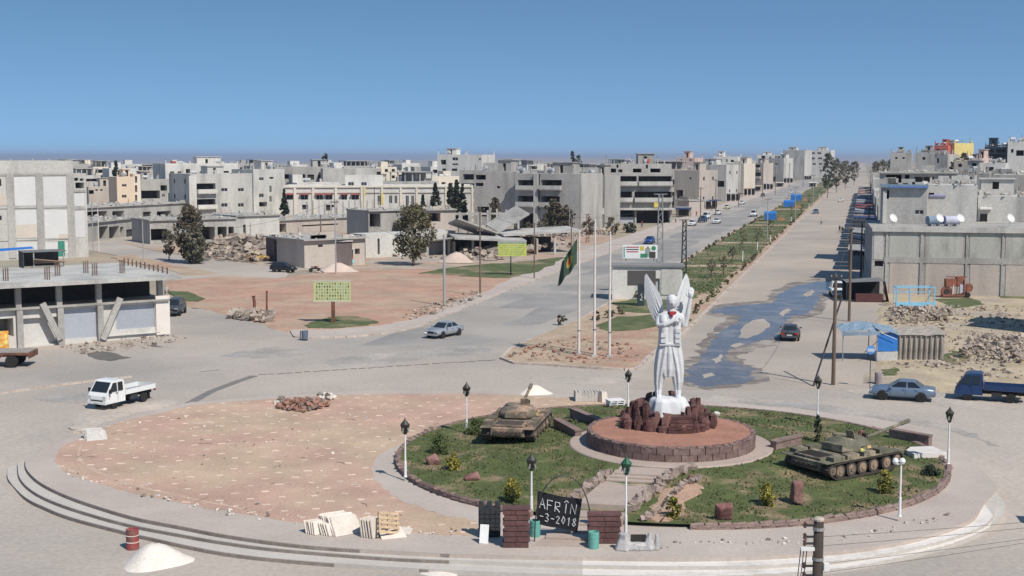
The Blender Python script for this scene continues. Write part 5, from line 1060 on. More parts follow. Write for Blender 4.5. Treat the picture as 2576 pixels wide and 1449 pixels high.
# ---------------------------------------------------------------- vehicles
tyre = mat('tyre_rubber', (.025, .024, .023), .9, .3, 4, 9); rim_m = mat('wheel_rim', (.32, .32, .33), .4, .1, metal=.6); carglass = mat('car_glass', (.018, .022, .027), .08, .1, spec=.6)
lamp_c = mat('headlamp', (.5, .5, .5), .15, .1, spec=.6); lamp_r = mat('tail_lamp', (.4, .02, .02), .25, .1); black_t = mat('black_trim', (.025, .025, .026), .7, .2); plate_m = mat('number_plate', (.6, .6, .58), .6, .1)
def wheels(t, xs_, hw, r=.31, wd=.2):
    k = 'wheel%d' % int(r * 100)
    if k not in UC: UC[k] = MB().lathe([(r * .6, -wd / 2), (r * .95, -wd / 2), (r, -wd * .3), (r, wd * .3), (r * .95, wd / 2), (r * .6, wd / 2)], 18).mesh('tyre', tyre); UC[k + 'r'] = MB().lathe([(r * .62, -wd * .42), (r * .62, wd * .42)], 14).mesh('rim', rim_m)
    for x in xs_:
        for e in (-1, 1):
            w = ob('wheel', UC[k], t, (x, e * (hw - wd * .42), r)); w.rotation_euler = (pi / 2, 0, 0); ob('rim', UC[k + 'r'], w, (0, 0, 0))
CARS = {}
def car_proto(kind, paint):
    """parts of a car, +x forward, in order: (name, mesh, [sub-parts])"""
    key = (kind, paint.name)
    if key in CARS: return CARS[key]
    P = dict(sedan=(4.5, .88, [(-2.25, .52, .82), (-2.2, .38, .93), (-1.5, .3, .98), (-.6, .28, .96), (.8, .28, .95), (1.6, .3, .88), (2.1, .36, .78), (2.25, .46, .66)], (-1.55, -.85, .25, 1.05, 1.44)),
             hatch=(3.9, .83, [(-1.95, .5, .9), (-1.88, .38, .98), (-1.2, .3, 1.0), (.7, .28, .98), (1.4, .3, .92), (1.82, .36, .8), (1.95, .48, .66)], (-1.85, -1.4, .25, 1.0, 1.5)),
             suv=(4.6, .92, [(-2.3, .55, 1.05), (-2.24, .42, 1.12), (-1.2, .36, 1.14), (.7, .36, 1.12), (1.6, .38, 1.06), (2.15, .42, .96), (2.3, .52, .8)], (-2.2, -1.85, .4, 1.05, 1.78)),
             van=(4.7, .9, [(-2.35, .5, 1.1), (-2.3, .4, 1.2), (1.2, .36, 1.2), (1.8, .38, 1.12), (2.25, .42, .95), (2.35, .5, .75)], (-2.3, -2.2, 1.15, 1.9, 2.0)))[kind]
    L, hw, sec, (xr0, xr1, xf1, xf0, zr) = P
    b = MB(); n = 10
    for x, zl, zb in sec:
        e = 1 - .12 * (abs(x) / (L / 2)) ** 4; w = hw * e; zm = zl + (zb - zl) * .45
        pr = [(w * .86, zl), (w * .98, zl + .1), (w, zm), (w * .97, zb - .07), (w * .88, zb)]
        b.v += [(x, y, z) for y, z in pr] + [(x, -y, z) for y, z in reversed(pr)]
    for i in range(len(sec) - 1):
        for k in range(n): b.f.append((i * n + k, i * n + (k + 1) % n, (i + 1) * n + (k + 1) % n, (i + 1) * n + k)); b.m.append(0)
    b.f += [tuple(range(n)), tuple((len(sec) - 1) * n + k for k in reversed(range(n)))]; b.m += [0, 0]
    zb_ = max(s_[2] for s_ in sec) - .03; wb, wt = hw * .88, hw * .66
    c = MB(); c.v = [(xr0, -wb, zb_), (xf0, -wb, zb_ - .03), (xf0, wb, zb_ - .03), (xr0, wb, zb_), (xr1, -wt, zr - .03), (xf1, -wt, zr - .03), (xf1, wt, zr - .03), (xr1, wt, zr - .03), (xr1 + .12, -wt * .8, zr), (xf1 - .12, -wt * .8, zr), (xf1 - .12, wt * .8, zr), (xr1 + .12, wt * .8, zr)]
    c.f = [(0, 1, 5, 4), (1, 2, 6, 5), (2, 3, 7, 6), (3, 0, 4, 7), (4, 5, 9, 8), (5, 6, 10, 9), (6, 7, 11, 10), (7, 4, 8, 11), (8, 9, 10, 11)]; c.m = [0] * 9
    cv = [Vector(v_) for v_ in c.v]
    def quad(ids, u0, u1, v0, v1, off):
        q = [cv[i] for i in ids]; P_ = lambda u, v_: (q[0] * (1 - u) + q[1] * u) * (1 - v_) + (q[3] * (1 - u) + q[2] * u) * v_
        nr = (q[1] - q[0]).cross(q[3] - q[0]).normalized() * off
        A = [P_(u0, v0) + nr, P_(u1, v0) + nr, P_(u1, v1) + nr, P_(u0, v1) + nr]; return MB().add(A + [a - nr * 2.5 for a in A], [(0, 1, 2, 3), (4, 7, 6, 5), (0, 4, 5, 1), (1, 5, 6, 2), (2, 6, 7, 3), (3, 7, 4, 0)]).mesh('window', carglass)
    parts = [('body', b.mesh('body', paint, True)), ('cabin', c.mesh('cabin', paint)), ('windscreen', quad((1, 2, 6, 5), .05, .95, .08, .95, .012)), ('rear_window', quad((3, 0, 4, 7), .08, .92, .15, .92, .012))]
    sp = (.06, .44, .5, .94) if kind != 'van' else (.1, .48, .62, .94)
    for ids in ((0, 1, 5, 4),): parts += [('side_window', quad(ids, sp[0] + .02, sp[1], .12, .9, .012)), ('side_window', quad(ids, sp[2], sp[3], .12, .9, .012))]
    for ids in ((2, 3, 7, 6),): parts += [('side_window', quad(ids, 1 - sp[3], 1 - sp[2], .12, .9, .012)), ('side_window', quad(ids, 1 - sp[1], 1 - sp[0] - .02, .12, .9, .012))]
    fx, rx = sec[-1][0], sec[0][0]; zf, zr_ = sec[-1][2] + .04, sec[0][2] - .05
    hl = MB().box((0, 0, 0), (.12, .32, .15)).mesh('headlight', lamp_c); tl = MB().box((0, 0, 0), (.1, .26, .2)).mesh('tail_light', lamp_r)
    for e in (-1, 1): parts += [('headlight', hl, (fx - .1, e * hw * .68, zf)), ('tail_light', tl, (rx + .045, e * hw * .7, zr_))]
    parts += [('grille', MB().box((0, 0, 0), (.06, hw * .8, .16)).mesh('grille', black_t), (fx + .0, 0, zf - .06)), ('front_bumper', MB().box((0, 0, 0), (.14, hw * 1.72, .18)).mesh('bumper', black_t if kind == 'van' else paint), (fx - .0, 0, sec[-1][1] - .04)), ('rear_bumper', MB().box((0, 0, 0), (.14, hw * 1.72, .2)).mesh('bumper', paint), (rx + .02, 0, sec[0][1] - .02)), ('number_plate', MB().box((0, 0, 0), (.03, .5, .12)).mesh('plate', plate_m), (rx - .035, 0, sec[0][1] + .12))]
    sm_ = MB().box((0, 0, 0), (.014, .012, (zb_ - .42) * .75)).mesh('door_seam', black_t); dh = MB().box((0, 0, 0), (.16, .03, .03)).mesh('door_handle', black_t)
    for e in (-1, 1):
        for x in (xf0 - .25, (xf0 + xr0) / 2, xr0 + .45): parts.append(('door_seam', sm_, (x, e * (hw * .995), .38 + (zb_ - .42) * .42)))
        for x in ((xf0 + xr0) / 2 + .15, xr0 + .6): parts.append(('door_handle', dh, (x, e * (hw * .985), zb_ - .13)))
    mr = MB().box((0, 0, 0), (.12, .2, .13)).mesh('mirror', paint)
    for e in (-1, 1): parts.append(('mirror', mr, (xf0 - .3, e * (hw + .06), zb_ + .06)))
    CARS[key] = (parts, hw, L); return CARS[key]
def car(label, p, heading, kind, paint, group=None, name='car'):
    parts, hw, L = car_proto(kind, paint); t = thing(name, label, 'van' if kind == 'van' else 'car', p, 0, group); t.rotation_euler = (0, 0, pi / 2 - radians(heading))
    for q in parts: ob(q[0], q[1], t, q[2] if len(q) > 2 else (0, 0, 0))
    wheels(t, (-L * .29, L * .3), hw + .01, .32 if kind != 'suv' else .36)
    ar = 'arch'
    if ar not in UC: UC[ar] = MB().tube([(0, -.02, 0), (0, .02, 0)], .39, 16).mesh('wheel_arch', black_t)
    for x in (-L * .29, L * .3):
        for e in (-1, 1): ob('wheel_arch', UC[ar], t, (x, e * (hw - .035), .34))
    return t
def pnt(k, c, r=.28, metal=.25): return mat('paint_' + k, c, r, .05, 1, 5, metal=metal, spec=.5)
silver, white_c, navy, blackc, blue, bluegrey, cream, grey_c = pnt('silver', (.42, .44, .46), .3, .5), pnt('white', (.7, .7, .68), .3, 0), pnt('navy', (.02, .05, .14)), pnt('black', (.02, .024, .028)), pnt('blue', (.03, .1, .32)), pnt('bluegrey', (.2, .26, .34), .3, .5), pnt('cream', (.6, .54, .42), .35, 0), pnt('darkgrey', (.09, .1, .11), .3, .4)
def G0(x, y, z=.006): p = VG(x, y); return (p.x, p.y, p.z + .005)
car('silver saloon car turning off the avenue toward the roundabout', G0(1118, 846), 213, 'sedan', silver)
car('blue-grey saloon car parked side-on at the right behind the garden', G0(2270, 1004), 290, 'sedan', bluegrey)
car('dark grey saloon car driving away beside the puddle', G0(1988, 852), 14, 'sedan', grey_c)
car('bright blue car coming down the left carriageway', G0(1634, 613), 197, 'hatch', blue)
car('black hatchback parked beside the dark windowless shed', G0(713, 684), 108, 'hatch', blackc)
car('grey off-road car emerging behind the shop with shutters', G0(440, 791), 178, 'suv', grey_c)
for x, y, k, c, h, lb in ((1741, 568, 'hatch', white_c, 198, 'white hatchback parked nearest on the left pavement of the avenue'), (1767, 559, 'suv', navy, 200, 'dark blue car parked behind the white hatchback'), (1777, 551, 'van', white_c, 200, 'white van parked behind the dark blue car'), (1806, 540, 'hatch', white_c, 197, 'white car parked further up behind the white van'), (1803, 562, 'sedan', white_c, 197, 'white saloon driving down the avenue past the parked cars'), (1828, 526, 'sedan', cream, 197, 'cream car on the avenue behind the parked white cars'),
                          (1866, 514, 'sedan', white_c, 197, 'white saloon crossing by the red shop on the avenue'), (1896, 545, 'van', white_c, 196, 'white van stopped beside the first blue stall'), (1919, 494, 'hatch', grey_c, 196, 'grey car parked near the maroon shop'), (1985, 500, 'sedan', cream, 196, 'cream car behind the upper blue stalls'), (1990, 487, 'hatch', white_c, 196, 'white car far up the avenue above the blue stalls'),
                          (2052, 538, 'hatch', bluegrey, 196, 'blue-grey car on the right carriageway beside the median'), (2115, 508, 'sedan', white_c, 15, 'white car far up the right carriageway'), (2135, 470, 'sedan', white_c, 15, 'small white car in the distance on the right carriageway'), (2150, 452, 'van', white_c, 195, 'small white van at the far end of the right carriageway'), (2106, 745, 'suv', white_c, 190, 'white car parked under the black canopy at the right'), (2160, 640, 'sedan', blackc, 15, 'dark car parked under the near street awnings')):
    car(lb, G0(x, y), h, k, c, 'cars along the avenue')
def pickup(label, p, heading, paint, bedm, L=4.9):
    t = thing('pickup_truck', label, 'truck', p); t.rotation_euler = (0, 0, pi / 2 - radians(heading)); hw = .85
    b = MB(); pr = [(.55, .42), (2.32, .42), (2.42, .62), (2.38, .95), (2.2, 1.2), (1.72, 1.9), (1.5, 1.97), (.72, 1.97), (.58, 1.9), (.55, 1.2)]
    n = len(pr)
    for y, s_ in ((-hw, .0), (-hw * .98, .02), (hw * .98, .02), (hw, .0)): b.v += [(x, y * (1 if z < 1.25 else .9), z) for x, z in pr]
    for i in range(3):
        for k in range(n): b.f.append((i * n + k, (i + 1) * n + k, (i + 1) * n + (k + 1) % n, i * n + (k + 1) % n)); b.m.append(0)
    b.f += [tuple(range(n)), tuple(3 * n + k for k in reversed(range(n)))]; b.m += [0, 0]; b.build('cab', paint, t)
    def pane(nm, q, off): 
        q = [Vector(a) for a in q]; nr = (q[1] - q[0]).cross(q[3] - q[0]).normalized() * off; MB().add([a + nr for a in q] + [a - nr for a in q], [(0, 1, 2, 3), (4, 7, 6, 5), (0, 4, 5, 1), (1, 5, 6, 2), (2, 6, 7, 3), (3, 7, 4, 0)]).build(nm, carglass, t)
    pane('windscreen', [(2.21, -.72, 1.22), (2.21, .72, 1.22), (1.76, .68, 1.86), (1.76, -.68, 1.86)], .015)
    for e in (-1, 1):
        y1, y2 = e * .84, e * .78; pane('side_window', [(2.05, y1, 1.22), (1.32, y1, 1.22), (1.32, y2, 1.82), (1.68, y2, 1.82)][::e], .02); pane('side_window', [(1.2, y1, 1.22), (.75, y1, 1.22), (.75, y2, 1.82), (1.2, y2, 1.82)][::e], .02)
        cube('headlight', t, lamp_c, (2.39, e * .66, .84), (.06, .24, .28)); cube('mirror', t, black_t, (2.1, e * .98, 1.3), (.1, .16, .28)); cube('tail_light', t, lamp_r, (-2.52, e * .75, .72), (.06, .16, .12)); cube('bed_side', t, bedm, (-1.02, e * .83, 1.0), (2.96, .05, .34))
        cube('mud_flap', t, black_t, (-1.95, e * .65, .38), (.03, .3, .4))
    for e in (-1, 1): cube('door_seam', t, black_t, (1.26, e * .853, .85), (.014, .012, .7)); cube('door_seam', t, black_t, (2.1, e * .853, .95), (.014, .012, .5)); cube('door_handle', t, black_t, (1.38, e * .855, 1.1), (.16, .03, .04))
    cube('front_bumper', t, paint, (2.42, 0, .5), (.12, 1.68, .2)); cube('grille', t, black_t, (2.425, 0, .64), (.08, 1.1, .1)); cube('number_plate', t, plate_m, (2.485, 0, .5), (.02, .45, .1))
    cube('bed_floor', t, mat('bed_steel', (.3, .31, .33), .5, .2, 1, 5, metal=.3), (-1.02, 0, .84), (2.96, 1.62, .06)); cube('tailgate', t, bedm, (-2.5, 0, 1.0), (.05, 1.66, .34)); cube('bed_front', t, bedm, (.47, 0, 1.05), (.05, 1.66, .5)); cube('chassis', t, black_t, (-1.0, 0, .6), (3.1, .8, .22)); cube('side_guard', t, metal_g, (-.6, -.78, .55), (1.3, .05, .16)); cube('fuel_tank', t, metal_d, (-.4, .6, .55), (.7, .35, .3))
    wheels(t, (1.55, -1.35), .82, .33, .2); return t
a = G0(300, 1021); pickup('white light pickup truck driving round the left of the roundabout', (a[0], a[1] + .7, a[2]), 207, white_c, white_c)
a = G0(2500, 1010); pickup('dark blue pickup truck at the right edge of the road', (a[0], a[1] + .6, a[2]), 292, navy, navy)
# flatbed lorry cut by the left edge
t = thing('flatbed_lorry', 'old flatbed lorry tail with big dusty wheel at the left edge', 'lorry', G0(-30, 920), 0); t.rotation_euler = (0, 0, .06)
cube('deck', t, mat('lorry_deck', (.3, .27, .24), .9, .2, 1, 5), (0, 0, 1.25), (7.5, 2.4, .12)); cube('side_rail', t, rust, (0, -1.22, 1.14), (7.5, .08, .2)); cube('tail_beam', t, rust, (3.76, 0, 1.0), (.1, 2.4, .5)); cube('chassis', t, metal_d, (0, 0, .95), (7.2, .9, .3)); cube('mudguard', t, mat('faded_red', (.32, .1, .1), .8, .2), (1.6, -1.05, 1.0), (.9, .35, .06), rot=(0, -.6, 0))
wheels(t, (2.3, -.2), 1.2, .52, .36)
# wrecked yellow car among the rubble
car('crushed yellow car wreck beside the rubble heap', G0(650, 657), 80, 'hatch', mat('wreck_yellow', (.5, .34, .12), .85, .4, 2, 8, col2=(.2, .12, .08), msc=2))
# motor bike
t = thing('motorcycle', 'parked motorcycle with red box near the corner shop', 'motorcycle', G0(792, 684), .2); wheels(t, (-.6, .65), .05, .3, .1); cube('frame', t, metal_d, (0, 0, .55), (1.0, .12, .25)); cube('seat', t, black_t, (-.25, 0, .78), (.7, .26, .1)); cube('tank', t, lamp_r, (.2, 0, .78), (.4, .24, .2)); MB().tube([(.45, -.35, 1.0), (.5, 0, .95), (.45, .35, 1.0)], .02, 5).build('handlebar', metal_d, t); MB().tube([(.5, 0, .95), (.65, 0, .3)], .03, 5).build('fork', metal_d, t)
# ---------------------------------------------------------------- trees and shrubs
def leaf_mat(k, c, c2): return mat('leaf_' + k, tuple(1.5 * v for v in c), .85, .45, 1.2, 7, col2=c2, mixlo=.45, mixhi=.6, msc=.9, objvar=.15)
lf_olive, lf_brown, lf_dark, lf_yel, lf_green = leaf_mat('olive', (.085, .08, .04), (.12, .095, .06)), leaf_mat('brown', (.11, .085, .06), (.075, .075, .04)), leaf_mat('dark', (.03, .042, .026), (.045, .05, .03)), leaf_mat('yellow', (.24, .2, .04), (.11, .13, .03)), leaf_mat('green', (.06, .08, .025), (.09, .1, .035))
bark = mat('bark', (.13, .1, .075), .95, .3, 3, 9)
def crown(rad, h, nclump, nleaf, ls, seed, shape='round', z0=0.0):
    R = random.Random(seed); m = MB()
    for c in range(nclump):
        t = R.random()
        if shape == 'cone': z = h * (1 - sqrt(1 - t)) if False else h * t ** 1.25; rr = rad * (1 - z / h) * sqrt(R.uniform(.15, 1)); cr = .28 * rad * (1.15 - z / h)
        elif shape == 'column': z = h * t; rr = rad * sqrt(R.random()) * (1 - (abs(z / h - .4) / .62) ** 2.2 if z / h > .4 else .75 + .6 * z / h); rr = max(rr, 0); cr = .35 * rad
        else:
            u = R.uniform(-1, 1); z = h * (.5 + .5 * u); rr = rad * sqrt(max(0, 1 - u * u)) * R.uniform(.35, 1.05); cr = .3 * rad
        a = R.uniform(0, 2 * pi); cx, cy = rr * cos(a), rr * sin(a)
        for l in range(nleaf):
            d = Vector((R.gauss(0, 1), R.gauss(0, 1), R.gauss(0, .8))); d = d.normalized() * cr * R.random() ** .5
            p = Vector((cx, cy, z0 + z)) + d; n = Vector((R.gauss(0, 1), R.gauss(0, 1), R.gauss(.3, 1))).normalized(); u_ = n.orthogonal().normalized(); v_ = n.cross(u_); s = ls * R.uniform(.6, 1.4)
            m.add([p - u_ * s - v_ * s * .5, p + u_ * s - v_ * s * .6, p + u_ * s * .7 + v_ * s * .6, p - u_ * s * .8 + v_ * s * .5], [(0, 1, 2, 3)])
    return m
def tree(name, label, p, h, rad, lm, seed, trunk=.25, shape='round', nclump=60, nleaf=22, ls=.17, group=None, tr=.14, bm=None):
    t = thing(name, label, 'tree', p, random.uniform(0, 6), group)
    m = MB(); ht = h * trunk; m.tube([(0, 0, -.2), (.05, 0, ht * .6), (0, .06, ht), (.05, 0, h * .7)], [tr * 1.3, tr, tr * .85, tr * .25], 8)
    if shape == 'round':
        R = random.Random(seed)
        for k in range(6): a = k * 1.05 + R.random(); m.tube([(0, 0, ht * (.8 + .1 * k)), (rad * .3 * cos(a), rad * .3 * sin(a), ht + (h - ht) * .25), (rad * .65 * cos(a), rad * .65 * sin(a), ht + (h - ht) * R.uniform(.4, .7))], [tr * .5, tr * .3, tr * .1], 5)
    m.build('trunk', bm or bark, t); crown(rad, h - ht * .85, nclump, nleaf, ls, seed, shape, ht * .85).build('crown', lm, t); return t
p = V(1040, 668); tree('leafy_tree', 'round brown-green tree standing at the back of the vacant lot', tuple(p), 9.6, 3.3, lf_olive, 1, .2, nclump=110, nleaf=26, ls=.2, tr=.2)
p = V(478, 662); tree('leafy_tree', 'tall brownish tree beside the side street left of the rubble', tuple(p), 9.2, 2.3, lf_brown, 2, .1, nclump=120, nleaf=26, ls=.2, tr=.22)
p = V(494, 664); tree('leafy_tree', 'grey-green bushy tree growing against the tall brownish one', tuple(p), 5.6, 1.9, leaf_mat('grey', (.13, .12, .085), (.09, .085, .055)), 3, .08, nclump=80, nleaf=24, ls=.18)
p = V(425, 655); tree('leafy_tree', 'small thin tree left of the tall brownish tree', tuple(p), 5.0, 1.6, lf_brown, 4, .3, nclump=40, nleaf=18, ls=.16, tr=.09)
for x, yb, yt, w, lb, s, sh in ((713, 545, 477, 16, 'pointed conifer at the left end of the school', 5, 'cone'), (1095, 545, 461, 26, 'broad dark conifer before the right half of the school', 6, 'cone'), (1063, 545, 492, 16, 'small dark conifer left of the broad one', 7, 'cone'), (1133, 545, 462, 9, 'slim dark cypress left of its twin by the school', 8, 'column'), (1148, 545, 455, 8, 'slim dark cypress right of its twin by the school', 9, 'column'), (1163, 545, 462, 17, 'dark conifer at the right end of the group by the school', 10, 'cone')):
    d = 338 if x > 800 else 345; q = Vd(x, 400, d); h = zat(yt, d); tree('conifer', lb, (q.x, d, 0), h, w * d / FP, lf_dark, s, .05, sh, 130, 16, .3, 'conifers by the school')
for x, yt, d, w, lb in ((291, 405, 520, 7, 'single dark cypress on the far left skyline'), (820, 388, 640, 7, 'dark cypress pair on the skyline above the school'), (813, 394, 644, 4, 'thin dark cypress left of the skyline pair'), (1440, 380, 600, 6, 'pointed cypress on the skyline above the balcony flats'), (1455, 392, 605, 14, 'bushy dark tree on the skyline above the balcony flats')):
    q = Vd(x, 400, d); tree('cypress', lb, (q.x, d, 0), zat(yt, d), w * d / FP, lf_dark, x, .2, 'column', 60, 12, .45, 'skyline cypresses')
for x, yt, d, w, lb, c in ((2084, 388, 560, 17, 'dark roadside tree at the far end of the avenue', lf_dark), (2106, 402, 640, 16, 'brownish roadside tree beyond the dark one', lf_brown), (2128, 404, 720, 14, 'thin brown trees at the vanishing end of the avenue', lf_brown), (2150, 406, 820, 12, 'small brown tree on the left at the far end of the avenue', lf_brown), (2205, 408, 760, 14, 'brown roadside tree on the right at the far end of the avenue', lf_brown), (2222, 404, 860, 14, 'dark tree behind the brown one at the far right roadside', lf_olive), (2240, 402, 900, 12, 'small dark tree left of the right-hand skyline houses', lf_dark), (2425, 385, 430, 12, 'dark bushy tree below the yellow tower house', lf_olive), (2398, 398, 400, 10, 'brownish tree on the right slope', lf_brown), (1395, 505, 296, 22, 'bare brownish bush before the gaping balconies', lf_brown), (1425, 520, 290, 20, 'leafless thicket before the gaping balconies', lf_brown), (1245, 500, 300, 14, 'brown bare tree left of the gaping balconies', lf_brown)):
    q = Vd(x, 400, d); g = hill(q.x, d); tree('street_tree', lb, (q.x, d, g), zat(yt, d) - g, w * d / FP, c, x, .25, 'round', 70, 16, .3)
# garden bushes
def bush(label, x, y, h, r, lm, seed, group='garden bushes', name='bush', p=None):
    p = p or VN(x, y); t = thing(name, label, 'bush', tuple(p), 0, group); MB().tube([(0, 0, -.05), (0, 0, h * .5)], [.05, .02], 6).build('stem', bark, t); crown(r, h, 46, 20, .05, seed, 'column').build('foliage', lm, t); return t
bush('yellow-green bush on the lawn left of the banner', 1290, 1262, 1.15, .42, lf_yel, 1); bush('yellow-green bush on bare soil right of the path', 1693, 1302, .95, .4, lf_yel, 2); bush('yellow-tipped bush left of the red stone block', 1930, 1272, 1.1, .45, lf_yel, 3); bush('green-yellow bush before the right tank', 2225, 1240, 1.1, .45, lf_yel, 4); bush('small yellow bush on the left lawn', 1140, 1182, .9, .38, lf_yel, 5)
bush('larger green bush on the left lawn beside the red stones', 1108, 1142, 1.2, .6, lf_green, 6); bush('low dark hedge left of the rear-facing tank', 1197, 1092, .9, .7, lf_green, 7); bush('slim dark cypress behind the right tank', 2056, 1112, 1.6, .22, lf_dark, 8); bush('low dark shrub near the right rim of the garden', 2340, 1195, .5, .5, lf_dark, 9)
redst = mat('red_block', (.2, .09, .08), .9, .3, 2, 8, .4, col2=(.27, .15, .13), msc=1.5)
for i, (x, y, s, lb) in enumerate((((1090), 1168, (.95, .6, .6), 'low red stone below the larger green bush'), (1187, 1207, (.9, .6, .45), 'flat red stone on the left lawn'), (1822, 1308, (.95, .7, 1.0), 'rounded dark red boulder on the front lawn'), (2003, 1268, (.75, .6, 1.35), 'upright red stone block below the right tank'), (2167, 1096, (.5, .4, .5), 'small red stone at the far rim of the lawn'), (1735, 1205, (.3, .3, .4), 'small pinkish stone beside the path stairs'), (1803, 1046, (.5, .4, .4), 'pale broken stone behind the stage'))):
    p = VN(x, y); m = MB(); m.rock((0, 0, s[2] / 2 - .08), s, .2, 0, i + 40); o = ob('boulder', remeshed(m, 'boulder', redst if i != 6 else stone_white, .09, 1), None, tuple(p)); tag(o, lb, 'stone', 'stones on the lawn')
# median hedge and young trees
hb = [crown(.42, .7, 14, 9, .09, 70 + s, 'round').mesh('shrub', (lf_green, lf_olive, lf_brown)[s]) for s in range(3)]
R = random.Random(9); n = 0
for side, c in (('left', -29.4), ('right', -18.6)):
    for k in range(70):
        d = 128 * (1.0165 ** k) * 1.0 if side == 'right' else 190 * (1.015 ** k)
        x, y = av(c + R.uniform(-.35, .35), d)
        if R.random() < .2: continue
        o = ob('hedge_shrub', R.choice(hb), None, (x, y, .12), R.uniform(0, 6), [R.uniform(.5, .95)] * 3); tag(o, 'small clipped shrub in the row along the %s edge of the median' % side, 'shrub', 'median hedge shrubs, %s edge' % side)
ytr = mat('whitewash', (.7, .68, .64), .9, .1)
for i, (x, y, h) in enumerate(((1868, 657, 5.0), (1905, 630, 4.5), (1938, 612, 4.6), (1790, 700, 2.6), (1820, 690, 2.5), (1842, 665, 2.6), (1990, 560, 4.5), (2018, 552, 4.2), (2035, 525, 5), (2062, 498, 5))):
    p = V(x, y, .15); t = thing('young_tree', '%s thin young tree from the near end of the grassy median' % order[i], 'tree', tuple(p), R.uniform(0, 6), 'young trees on the median')
    MB().tube([(0, 0, 0), (0, 0, h * .35)], .09, 6).build('whitewashed_trunk', ytr if i not in (3, 4, 5) else bark, t); MB().tube([(0, 0, h * .35), (.03, 0, h * .95)], [.07, .02], 6).build('trunk', bark, t); crown(.75, h * .6, 24, 9, .09, i, 'round', h * .42).build('crown', lf_brown if i % 2 else lf_olive, t)
gb = MB(); R = random.Random(4)
for _ in range(4200):
    d = 165 * (4 ** (R.random() ** 1.6)); c = R.uniform(-29.4, -19); x, y = av(c, d); z = .16; b_ = R.uniform(0, pi); w = R.uniform(.08, .2); h = R.uniform(.06, .2)
    gb.add([(x - w * cos(b_), y - w * sin(b_), z), (x + w * cos(b_), y + w * sin(b_), z), (x + R.uniform(-.1, .1), y + R.uniform(-.1, .1), z + h)], [(0, 1, 2)])
tag(gb.build('median_grass_blades', grass_b), 'rough green grass covering the median of the avenue', 'grass', kind='stuff')
for i, (x, y) in enumerate(((1412, 815), (1600, 752), (1565, 790), (1690, 800), (1640, 760), (1535, 800), (1500, 805))):
    p = V(x, y, .14); o = crown(.55, .9, 16, 10, .1, 90 + i).build('weed_bush', (lf_brown, lf_olive)[i % 2], None, tuple(p)); tag(o, ('dry bush alone on the red nose of the median left of the flags', 'dark weed bush below the white kiosk', 'weed bush beside the right flagpole', 'weed bush on the nose of the median near the statue', 'brown weed bush right of the big dark sign', 'low weed bush between the flagpoles and the kiosk', 'low weed bush behind the middle flagpole')[i], 'bush')

# ---------------------------------------------------------------- rubble, sand, slabs
def rubble(label, poly, n, smin, smax, m, seed, z=.1, heap=0.0, name='rubble'):
    R = random.Random(seed); P = gp(poly, z); xs_, ys_ = [p[0] for p in P], [p[1] for p in P]; cx, cy = sum(xs_) / len(P), sum(ys_) / len(P); rr = max(hypot(p[0] - cx, p[1] - cy) for p in P); mb = MB(); k = 0
    while k < n:
        x, y = R.uniform(min(xs_), max(xs_)), R.uniform(min(ys_), max(ys_))
        if not inpoly(x, y, P): continue
        k += 1; s = smin + (smax - smin) * R.random() ** 2.5; zz = z + heap * max(0, 1 - hypot(x - cx, y - cy) / rr) * R.random() ** .4
        mb.rock((x, y, zz + s * .2), (s * R.uniform(.6, 1.5), s * R.uniform(.6, 1.3), s * R.uniform(.35, .8)), R.uniform(0, 6), R.choice((0, 0, 0, 1)), R.random())
    return tag(mb.build(name, [m, rub2]), label, 'rubble', kind='stuff')
rub = mat('rubble_stone', (.4, .33, .27), .95, .35, 1.5, 6, .3); rub2 = mat('rubble_dark', (.24, .19, .16), .95, .35, 1.5, 6); rubw = mat('rubble_pale', (.62, .56, .5), .9, .25, 1.5, 6); rubr = mat('rubble_red', (.33, .18, .13), .95, .35, 1.5, 6, .3)
rubble('heap of broken concrete beside the side street', [(515, 655), (560, 625), (640, 610), (665, 640), (650, 660)], 420, .3, 1.6, rub, 1, .1, 3.2)
rubble('scattered rubble in the yards behind the vacant lot', [(680, 640), (900, 640), (1200, 655), (1450, 620), (1380, 585), (1000, 590)], 500, .25, 1.3, rub, 2)
rubble('rubble under the collapsed house slabs', [(1130, 662), (1250, 655), (1400, 630), (1380, 605), (1180, 620)], 330, .3, 1.6, rub, 3, .05, 1.5)
rubble('stony rubble strewn over the right-hand lot', [(2225, 905), (2240, 790), (2330, 770), (2576, 770), (2576, 960), (2400, 940), (2250, 925)], 900, .08, .45, rub, 4)
rubble('heap of broken stones before the blue frame', [(2225, 800), (2250, 775), (2380, 775), (2400, 800), (2360, 815), (2250, 815)], 420, .12, .6, rub, 5, .1, .9)
rubble('heap of broken stones below the right-hand shadow', [(2420, 900), (2440, 850), (2576, 845), (2576, 915), (2480, 915)], 420, .12, .6, rub, 6, .1, .9)
rubble('debris along the front of the shop with shutters', [(150, 872), (260, 858), (430, 842), (470, 852), (400, 872), (200, 892)], 260, .08, .4, rub, 7, 0)
rubble('concrete chunks at the near corner of the vacant lot', [(575, 800), (610, 778), (690, 790), (690, 812), (650, 812)], 90, .3, 1.1, rub, 8, .14, .3)
rubble('small stones along the nose of the median', [(1270, 900), (1340, 865), (1450, 845), (1600, 870), (1610, 915), (1400, 912)], 260, .06, .4, rubr, 9, .14)
rubble('low heap of red soil on the back of the plaza', [(690, 1028), (720, 1012), (800, 1010), (835, 1022), (760, 1040)], 260, .08, .4, rubr, 10, .03, .55)
rubble('white broken stone on the back of the plaza', [(795, 1008), (805, 996), (835, 996), (845, 1006)], 40, .15, .5, rubw, 11, .03, .3)
rubble('pale stone scraps at the rear plaza edge', [(690, 1018), (700, 1006), (735, 1004), (740, 1014)], 22, .15, .5, rubw, 12, .03, .2)
